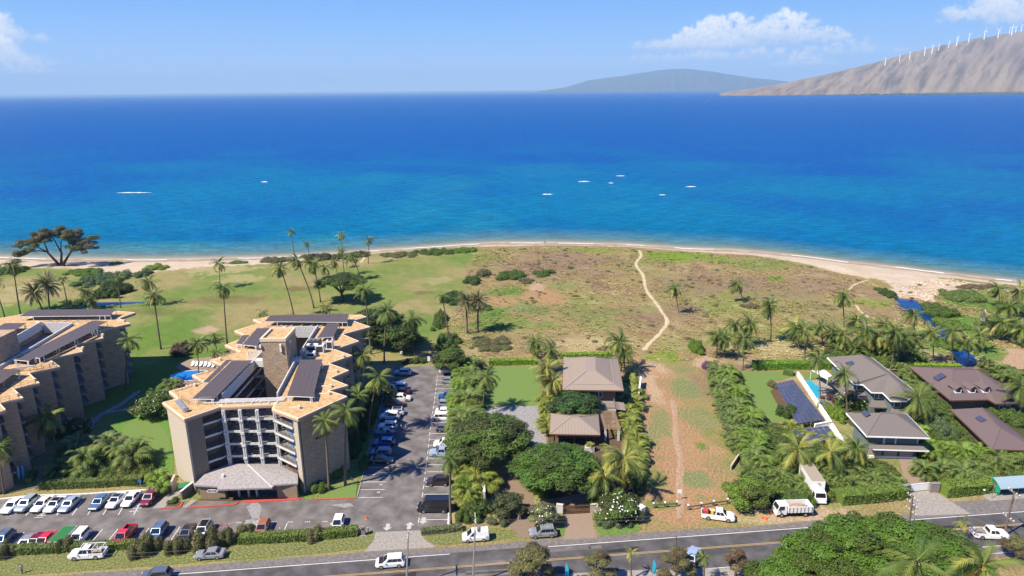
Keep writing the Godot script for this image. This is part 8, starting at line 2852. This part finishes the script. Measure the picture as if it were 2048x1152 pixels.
# ---------------------------------------------------------------- people
func person(at: Vector3, deg: float, shirt: Color, legs: Color, label: String, step := 0.2) -> void:
	var t := thing("person", label, "person", at, deg_to_rad(deg), "people")
	var b := MB.new()
	b.colored = true
	var skin := Color(0.4, 0.24, 0.16)
	for s in [-1.0, 1.0]:
		b.tint = legs
		var foot := Vector3(s * step, 0.08, s * 0.1)
		var knee := Vector3(s * step * 0.6 + 0.04, 0.48, s * 0.1)
		b.tube([foot, knee, Vector3(0, 0.92, s * 0.09)], [0.055, 0.075, 0.1], 7)
		b.tint = Color(0.05, 0.04, 0.04)
		b.bb(foot + Vector3(-0.07, -0.08, -0.045), foot + Vector3(0.18, 0.02, 0.045))
		b.tint = shirt
		var elbow := Vector3(-s * step * 0.5, 1.14, s * 0.25)
		b.tube([Vector3(0, 1.42, s * 0.18), elbow], [0.065, 0.05], 6)
		b.tint = skin
		var hand := Vector3(-s * step + 0.1, 0.92, s * 0.25)
		b.tube([elbow, hand], [0.045, 0.035], 6)
		for f in 4:
			b.bar(hand, hand + Vector3(0.02 + f * 0.012, -0.09 - (f % 2) * 0.015, (f - 1.5) * 0.018), 0.016)
		b.bar(hand, hand + Vector3(0.06, -0.04, -s * 0.03), 0.017)
	b.tint = shirt
	b.tube([Vector3(0, 0.88, 0), Vector3(0, 1.1, 0), Vector3(0, 1.36, 0), Vector3(0, 1.48, 0)], [0.155, 0.15, 0.19, 0.09], 9)
	b.tint = skin
	b.tube([Vector3(0, 1.46, 0), Vector3(0.01, 1.55, 0)], [0.055, 0.055], 7)
	b.lathe([[0.0, 1.52], [0.07, 1.545], [0.085, 1.63], [0.078, 1.7], [0.0, 1.75]], 9, Vector3(0.02, 0, 0))
	b.bb(Vector3(0.09, 1.61, -0.015), Vector3(0.125, 1.64, 0.015))
	part(t, "body", b.mesh(), M.person_skin)
	b = MB.new()
	b.lathe([[0.092, 1.63], [0.1, 1.69], [0.07, 1.76], [0.0, 1.775]], 9, Vector3(0.0, 0, 0))
	part(t, "hair", b.mesh(), M.wood_brown)


# ---------------------------------------------------------------- street furniture and other small things
func pole_at(x: float, z: float, h: float, dx: float, label: String, arms: Array, m: Material, r := 0.16) -> void:
	var t := thing("utility_pole", label, "utility pole", Vector3(x, 0, z), 0.1, "utility poles")
	var b := MB.new()
	b.tube([Vector3(0, -0.2, 0), Vector3(dx, h, 0)], [r, r * 0.72], 9)
	part(t, "pole", b.mesh(), m)
	for k in arms.size():
		b = MB.new()
		var y: float = h - arms[k]
		b.bar(Vector3(dx * y / h, y, -1.25), Vector3(dx * y / h, y, 1.25), 0.14)
		var a := part(t, "crossarm", b.mesh(), M.wood_grey)
		b = MB.new()
		for s in [-1.1, -0.5, 0.5, 1.1]:
			b.lathe([[0.05, 0.0], [0.09, 0.1], [0.05, 0.22], [0.0, 0.26]], 7, Vector3(dx * y / h, y + 0.07, s))
		part(a, "insulator", b.mesh(), M.metal_white)
	if arms.size() > 1:
		b = MB.new()
		b.lathe([[0.0, 0.0], [0.28, 0.0], [0.28, 0.9], [0.0, 0.95]], 10, Vector3(dx + 0.45, h - 2.4, 0))
		part(t, "transformer", b.mesh(), M.metal)


func wire(a: Vector3, c: Vector3, sag: float, label: String) -> void:
	var b := MB.new()
	var pts := []
	var rad := []
	for i in 15:
		var u := i / 14.0
		pts.append(a.lerp(c, u) - Vector3(0, sag * 4.0 * u * (1.0 - u), 0))
		rad.append(0.012)
	b.tube(pts, rad, 4, false)
	solid("power_line", b.mesh(), M.wood_grey, label, "cable", "overhead wires")


func cone(at: Vector3, label: String) -> void:
	var t := thing("traffic_cone", label, "traffic cone", at, 0.0, "traffic cones")
	var b := MB.new()
	b.bb(Vector3(-0.22, 0, -0.22), Vector3(0.22, 0.05, 0.22))
	b.lathe([[0.17, 0.05], [0.05, 0.72], [0.0, 0.72]], 10)
	part(t, "cone", b.mesh(), M.cone_orange)
	b = MB.new()
	b.lathe([[0.128, 0.26], [0.096, 0.46]], 10)
	part(t, "white_band", b.mesh(), M.white)


func sign_post(at: Vector3, h: float, w: float, ph: float, label: String, m: Material) -> void:
	var t := thing("sign_post", label, "sign", at, 0.0)
	var b := MB.new()
	b.bar(Vector3.ZERO, Vector3(0, h, 0), 0.07)
	part(t, "post", b.mesh(), M.metal)
	b = MB.new()
	b.bb(Vector3(-w / 2, h - ph, 0.04), Vector3(w / 2, h, 0.08))
	part(t, "board", b.mesh(), m)


func small_things() -> void:
	for q in [[-16.4, -87.1, 9.8, 0.8, 0.1, "grey steel pole beside the parking lot entrance", [0.4], M.metal], [-6.4, -87.9, 11.6, 0.7, 0.1, "tall grey pole with two crossarms in front of the small white van", [0.25, 1.5], M.metal], [25.1, -90.6, 6.1, -0.3, 0.1, "short dark pole behind the street tree", [], M.wood_pole], [63.4, -94.9, 10, -0.5, 0.1, "wooden pole with three crossarms behind the huge canopy tree", [0.3, 1.5, 2.8], M.wood_pole], [81.5, -98.2, 8.5, 0.1, 0.1, "wooden pole leaning right beside the rubble pickup", [0.3, 5.0], M.wood_pole]]:
		pole_at(q[0], q[1], q[2], q[3], q[5], q[6], q[7])
	var tops := [Vector3(-82.0, 9.5, -83.0), Vector3(-15.8, 9, -88.01), Vector3(-5.7, 11.5, -87.7), Vector3(63.27, 9.5, -95.31), Vector3(80.6, 9, -96.92), Vector3(140.0, 9.5, -108.0)]
	for k in tops.size() - 1:
		for s in 2:
			wire(tops[k] + Vector3(0, 0.2 - s * 1.1, 0.6 - s * 1.2), tops[k + 1] + Vector3(0, 0.2 - s * 1.1, 0.6 - s * 1.2), 0.9 + s * 0.4, ["upper", "lower"][s] + " overhead wire " + ["left of the entrance pole", "between the two grey poles", "over the vacant lot and the canopy tree", "between the two wooden poles", "right of the leaning wooden pole"][k])
	for q in [[Vector3(45.1, 0, -105), "orange cone nearest the dump truck"], [Vector3(43.74, 0, -103.41), "orange cone in front of the pair, towards the road"], [Vector3(43.24, 0, -103.71), "cone with a pale cap left of the pair"], [Vector3(-25.92, 0, -104.67), "orange cone on the asphalt by the entrance kiosk"]]:
		cone(q[0], q[1])
	for q in [[Vector3(-50.66, 0, -102.9), "left of two red delineator posts in the parking lot"], [Vector3(-49.61, 0, -102.89), "right of two red delineator posts in the parking lot"]]:
		var t := thing("delineator_post", q[1], "bollard", q[0], 0.0, "red delineator posts")
		var b := MB.new()
		b.lathe([[0.2, 0.0], [0.2, 0.06], [0.06, 0.08], [0.05, 1.1], [0.0, 1.12]], 8)
		part(t, "post", b.mesh(), M.paint_red)
		b = MB.new()
		b.lathe([[0.062, 0.7], [0.06, 0.85]], 8)
		part(t, "reflective_band", b.mesh(), M.white)
	# entrance kiosk
	var t := thing("ticket_kiosk", "grey ticket kiosk between yellow bollards at the entrance", "kiosk", Vector3(-25.52, 0, -100.15))
	var b := MB.new()
	b.bb(Vector3(-0.3, 0.15, -0.25), Vector3(0.3, 1.7, 0.25))
	part(t, "cabinet", b.mesh(), M.wood_grey)
	b = MB.new()
	b.bb(Vector3(-0.5, 0, -0.5), Vector3(0.5, 0.15, 0.5))
	part(t, "base", b.mesh(), M.concrete)
	b = MB.new()
	b.bb(Vector3(-0.2, 1.1, 0.25), Vector3(0.2, 1.5, 0.27))
	part(t, "screen", b.mesh(), M.glass_dark)
	for s in [-1.0, 1.0]:
		t = thing("bollard", "yellow bollard %s the ticket kiosk" % ("left of" if s < 0 else "right of"), "bollard", Vector3(-25.58, 0, -100.42) + Vector3(s * 0.75, 0, -0.4), 0.0, "yellow bollards")
		b = MB.new()
		b.lathe([[0.09, 0.0], [0.09, 1.0], [0.0, 1.06]], 10)
		part(t, "post", b.mesh(), M.yellow)
		b = MB.new()
		b.lathe([[0.093, 0.75], [0.093, 0.85]], 10)
		part(t, "band", b.mesh(), M.trim_black)
	# rail barrier across the vacant lot
	for q in [[pv([24.9, -107.1, 27, -107.3, 29.2, -107.5]), "low rail barrier left of the lot's entrance"], [pv([30.9, -106.4, 33.4, -107, 35.8, -107.6, 38.5, -108.2]), "timber rail barrier behind the white pickup"]]:
		t = thing("rail_barrier", q[1], "barrier")
		for p in q[0]:
			b = MB.new()
			b.bb(v3(p) + Vector3(-0.13, 0, -0.13), v3(p, 0.95) + Vector3(0.13, 0, 0.13))
			var po := part(t, "post", b.mesh(), M.wood_grey)
			b = MB.new()
			b.bb(v3(p, 0.95) + Vector3(-0.14, 0, -0.14), v3(p, 1.12) + Vector3(0.14, 0, 0.14))
			part(po, "white_cap", b.mesh(), M.white)
		for i in q[0].size() - 1:
			b = MB.new()
			b.bar(v3(q[0][i], 0.75) + Vector3(0, 0, 0.16), v3(q[0][i + 1], 0.75) + Vector3(0, 0, 0.16), 0.12, 0.24)
			part(t, "rail", b.mesh(), M.wood_pole)
	sign_post(Vector3(30.08, 0, -109.55), 2.2, 0.8, 0.75, "small white sign on a post in the vacant lot", M.white)
	sign_post(Vector3(-36.01, 0, -96.23), 2.3, 0.1, 0.1, "thin bare post on the roadside lawn", M.wood_grey)
	sign_post(Vector3(-30.71, 0, -115.22), 1.9, 0.45, 0.6, "small dark sign post on the corner lawn", M.metal_dark)
	sign_post(Vector3(-22.98, 0, -175.35), 2.4, 0.7, 1.4, "white notice board at the end of the parking lot", M.white)
	sign_post(Vector3(-31.4, 0, -181.09), 1.8, 0.7, 0.8, "low white notice on the grass beyond the lot", M.white)
	sign_post(Vector3(-71.14, 0, -115.58), 1.6, 0.6, 0.5, "small blue sign beside the hedge row", M.blue_plastic)
	sign_post(Vector3(-39.72, 0, -100.64), 1.3, 0.2, 0.25, "short garden lamp post behind the long hedge", M.metal_white)
	sign_post(Vector3(-86.3, 0, -199.9), 4.0, 0.12, 0.1, "white marker pole on the golf lawn", M.white)
	# bus shelter
	t = thing("bus_shelter", "green-framed bus shelter with a curved pale roof", "bus shelter", Vector3(91.6, 0.12, -111.2), 0.1)
	b = MB.new()
	for i in 8:
		var a0 := lerpf(0.15, 1.35, i / 8.0)
		var a1 := lerpf(0.15, 1.35, (i + 1) / 8.0)
		var p0 := Vector3(0, 1.5 + sin(a0) * 1.35, 1.3 - (1.0 - cos(a0)) * 0.5 - a0 * 1.5 + 0.6)
		var p1 := Vector3(0, 1.5 + sin(a1) * 1.35, 1.3 - (1.0 - cos(a1)) * 0.5 - a1 * 1.5 + 0.6)
		b.quad(p0 + Vector3(-3.6, 0, 0), p1 + Vector3(-3.6, 0, 0), p1 + Vector3(4.5, 0, 0), p0 + Vector3(4.5, 0, 0))
		b.quad(p0 + Vector3(-3.6, -0.08, 0), p0 + Vector3(4.5, -0.08, 0), p1 + Vector3(4.5, -0.08, 0), p1 + Vector3(-3.6, -0.08, 0))
	part(t, "curved_roof", b.mesh(), M.roof_pale_blue)
	for x in [-3.2, 0.4, 4.0]:
		b = MB.new()
		b.bar(Vector3(x, 0, 1.0), Vector3(x, 2.0, 1.2), 0.16)
		b.bar(Vector3(x, 0, -0.9), Vector3(x, 2.8, -0.9), 0.16)
		part(t, "frame_post", b.mesh(), M.green_paint)
	b = MB.new()
	b.bb(Vector3(-3.3, 0.3, -0.4), Vector3(-3.2, 1.9, 1.0))
	b.bb(Vector3(-3.2, 0.3, -0.95), Vector3(4.0, 1.9, -0.9))
	part(t, "screen_panel", b.mesh(), M.green_paint)
	for x in [-2.2, 1.6]:
		b = MB.new()
		b.bb(Vector3(x - 0.8, 0.42, -0.5), Vector3(x + 0.8, 0.5, 0.1))
		b.bb(Vector3(x - 0.7, 0, -0.3), Vector3(x - 0.6, 0.42, -0.1))
		b.bb(Vector3(x + 0.6, 0, -0.3), Vector3(x + 0.7, 0.42, -0.1))
		part(t, "bench", b.mesh(), M.blue_plastic)
	sign_post(Vector3(86.83, 0, -109.08), 2.8, 0.4, 0.5, "bus stop sign post beside the shelter", M.metal)
	t = thing("litter_bin", "dark litter bin with a white lid at the end of the hedge", "bin", Vector3(86.16, 0, -110.54))
	b = MB.new()
	b.lathe([[0.32, 0.0], [0.36, 0.95], [0.0, 0.95]], 10)
	part(t, "drum", b.mesh(), M.metal_dark)
	b = MB.new()
	b.lathe([[0.38, 0.95], [0.3, 1.15], [0.0, 1.22]], 10)
	part(t, "lid", b.mesh(), M.white)
	# refuse container, surfboards
	t = thing("refuse_container", "green refuse container inside the stone enclosure", "container", Vector3(-62.05, 0, -114.06), 0.6)
	b = MB.new()
	frustum(b, -0.9, 0.9, 0.6, 0.15, -1.0, 1.0, 0.75, 1.2)
	part(t, "tub", b.mesh(), M.green_bin)
	b = MB.new()
	b.bb(Vector3(-1.02, 1.2, -0.77), Vector3(1.02, 1.28, 0.77))
	part(t, "lid", b.mesh(), M.green_bin)
	for q in [[Vector3(-97.44, 0, -118.13), M.yellow, "yellow surfboard leaning at the left building"], [Vector3(-96.4, 0, -118.47), M.surf_pale, "pale blue surfboard left of two at the left building"], [Vector3(-95.64, 0, -118.64), M.teal_cloth, "teal surfboard right of two at the left building"]]:
		b = MB.new()
		var prev := []
		for i in 11:
			var u := i / 10.0
			var hw := 0.3 * pow(sin(clampf(u * 0.97 + 0.02, 0.0, 1.0) * PI), 0.55)
			var ring := [Vector3(-hw, u * 2.9, -u * 0.5), Vector3(0, u * 2.9, -u * 0.5 + 0.05), Vector3(hw, u * 2.9, -u * 0.5), Vector3(0, u * 2.9, -u * 0.5 - 0.05)]
			if prev:
				for k in 4:
					b.quad(prev[k], prev[(k + 1) % 4], ring[(k + 1) % 4], ring[k])
			prev = ring
		solid("surfboard", b.mesh(true), q[1], q[2], "surfboard", "surfboards by the left building", q[0], 0.3)
	# pool furniture
	var k := 0
	for q in [Vector3(-88.16, 0, -176.26), Vector3(-87.05, 0, -176.24), Vector3(-85.77, 0, -175.85), Vector3(-84.52, 0, -175.82), Vector3(-83.26, 0, -175.43), Vector3(-82, 0, -175.04)]:
		t = thing("sun_lounger", "white pool lounger, %s from the left of six" % ["first", "second", "third", "fourth", "fifth", "sixth"][k], "sun lounger", q + Vector3(0, 0.08, 0), 0.15, "pool loungers")
		b = MB.new()
		b.bb(Vector3(-0.34, 0.3, -0.2), Vector3(0.34, 0.38, 1.1))
		part(t, "seat", b.mesh(), M.white)
		b = MB.new()
		b.bb(Vector3(-0.34, 0.0, -0.9), Vector3(0.34, 0.08, 0.0), Transform3D(Basis(Vector3.RIGHT, 0.75), Vector3(0, 0.32, -0.2)))
		part(t, "backrest", b.mesh(), M.white)
		for s in [-0.3, 0.3]:
			for z in [-0.1, 1.0]:
				b = MB.new()
				b.bar(Vector3(s, 0, z), Vector3(s, 0.3, z), 0.05)
				part(t, "leg", b.mesh(), M.metal_white)
		k += 1
	# feather banners by the road
	for q in [[Vector3(7.66, 0, -88.35), "teal feather banner left of the street trees"], [Vector3(21.04, 0, -88.83), "taller teal feather banner beside a street tree"]]:
		t = thing("feather_banner", q[1], "flag", q[0], 0.0, "teal feather banners")
		b = MB.new()
		b.tube([Vector3(0, 0, 0), Vector3(0, 2.6, 0), Vector3(0.18, 3.3, 0)], [0.03, 0.025, 0.015], 6)
		part(t, "pole", b.mesh(), M.metal)
		b = MB.new()
		for e in [0.0, 0.012]:
			b.quad(Vector3(0.03, 0.7, e), Vector3(0.03, 2.6, e), Vector3(0.55, 2.2, e + 0.08), Vector3(0.6, 0.8, e - 0.06))
			b.tri(Vector3(0.03, 2.6, e), Vector3(0.19, 3.3, e), Vector3(0.55, 2.2, e + 0.08))
		part(t, "cloth", b.mesh(), M.teal_cloth)
	# sailing boat and beach things
	t = thing("sailboat", "tiny white sailboat far out on the sea", "boat", Vector3(1072.68, -2.2, -3882.5), 0.8)
	b = MB.new()
	frustum(b, -6, 6, 1.2, 0, -7, 8, 2.0, 2)
	part(t, "hull", b.mesh(), M.white)
	b = MB.new()
	b.tri(Vector3(0.3, 3, 0), Vector3(0.3, 20, 0), Vector3(-6.0, 3.4, 0.4))
	b.tri(Vector3(0.8, 17, 0), Vector3(0.8, 3, 0), Vector3(7.0, 2.6, -0.3))
	part(t, "sail", b.mesh(), M.white)
	b = MB.new()
	b.bar(Vector3(0.5, 1, 0), Vector3(0.5, 21, 0), 0.25)
	part(t, "mast", b.mesh(), M.metal)
	for q in [[Vector3(170.22, -1, -256.59), "left of two white beach chairs on the wide sand"], [Vector3(171.74, -1, -256.54), "right of two white beach chairs on the wide sand"]]:
		t = thing("beach_chair", q[1], "chair", q[0], 0.4, "beach chairs")
		b = MB.new()
		b.bb(Vector3(-0.4, 0.3, -0.2), Vector3(0.4, 0.4, 0.9))
		part(t, "seat", b.mesh(), M.white)
		b = MB.new()
		b.quad(Vector3(-0.4, 0.35, -0.2), Vector3(-0.4, 1.1, -0.7), Vector3(0.4, 1.1, -0.7), Vector3(0.4, 0.35, -0.2))
		part(t, "backrest", b.mesh(), M.white)
	person(Vector3(-77.14, 0, -91.25), 150, Color(0.35, 0.38, 0.42), Color(0.2, 0.18, 0.16), "person in a grey shirt standing on the roadside lawn")
	person(Vector3(0.92, 0, -103.95), 200, Color(0.7, 0.68, 0.66), Color(0.5, 0.42, 0.36), "person in white walking on the gravel drive", 0.25)
	person(Vector3(-24.71, 0, -137.07), 30, Color(0.5, 0.36, 0.3), Color(0.15, 0.13, 0.14), "person in a tan top behind the square white car")
	person(Vector3(-23.68, 0, -136.82), 210, Color(0.3, 0.3, 0.55), Color(0.55, 0.5, 0.5), "person in blue and white beside the tan-topped one")
	person(Vector3(53.72, 0, -108.53), 90, Color(0.1, 0.12, 0.18), Color(0.5, 0.52, 0.58), "person in dark shirt beside the box truck", 0.15)
	person(Vector3(16.71, -1.8, -335.94), 90, Color(0.1, 0.1, 0.12), Color(0.1, 0.1, 0.12), "tiny dark figure walking along the waterline")
	person(Vector3(-2.82, -2, -340.08), 0, Color(0.6, 0.6, 0.62), Color(0.4, 0.3, 0.25), "tiny pale figure standing in the shallow surf")


func _ready() -> void:
	materials()
	outlook()
	land()
	sea()
	far_land()
	grounds()
	plant_meshes()
	main_building()
	left_building()
	brown_house()
	grey_house()
	purple_house()
	solar_field()
	walls_and_gates()
	palms()
	vegetation()
	field_grass()
	dry_brush()
	vehicles()
	small_things()
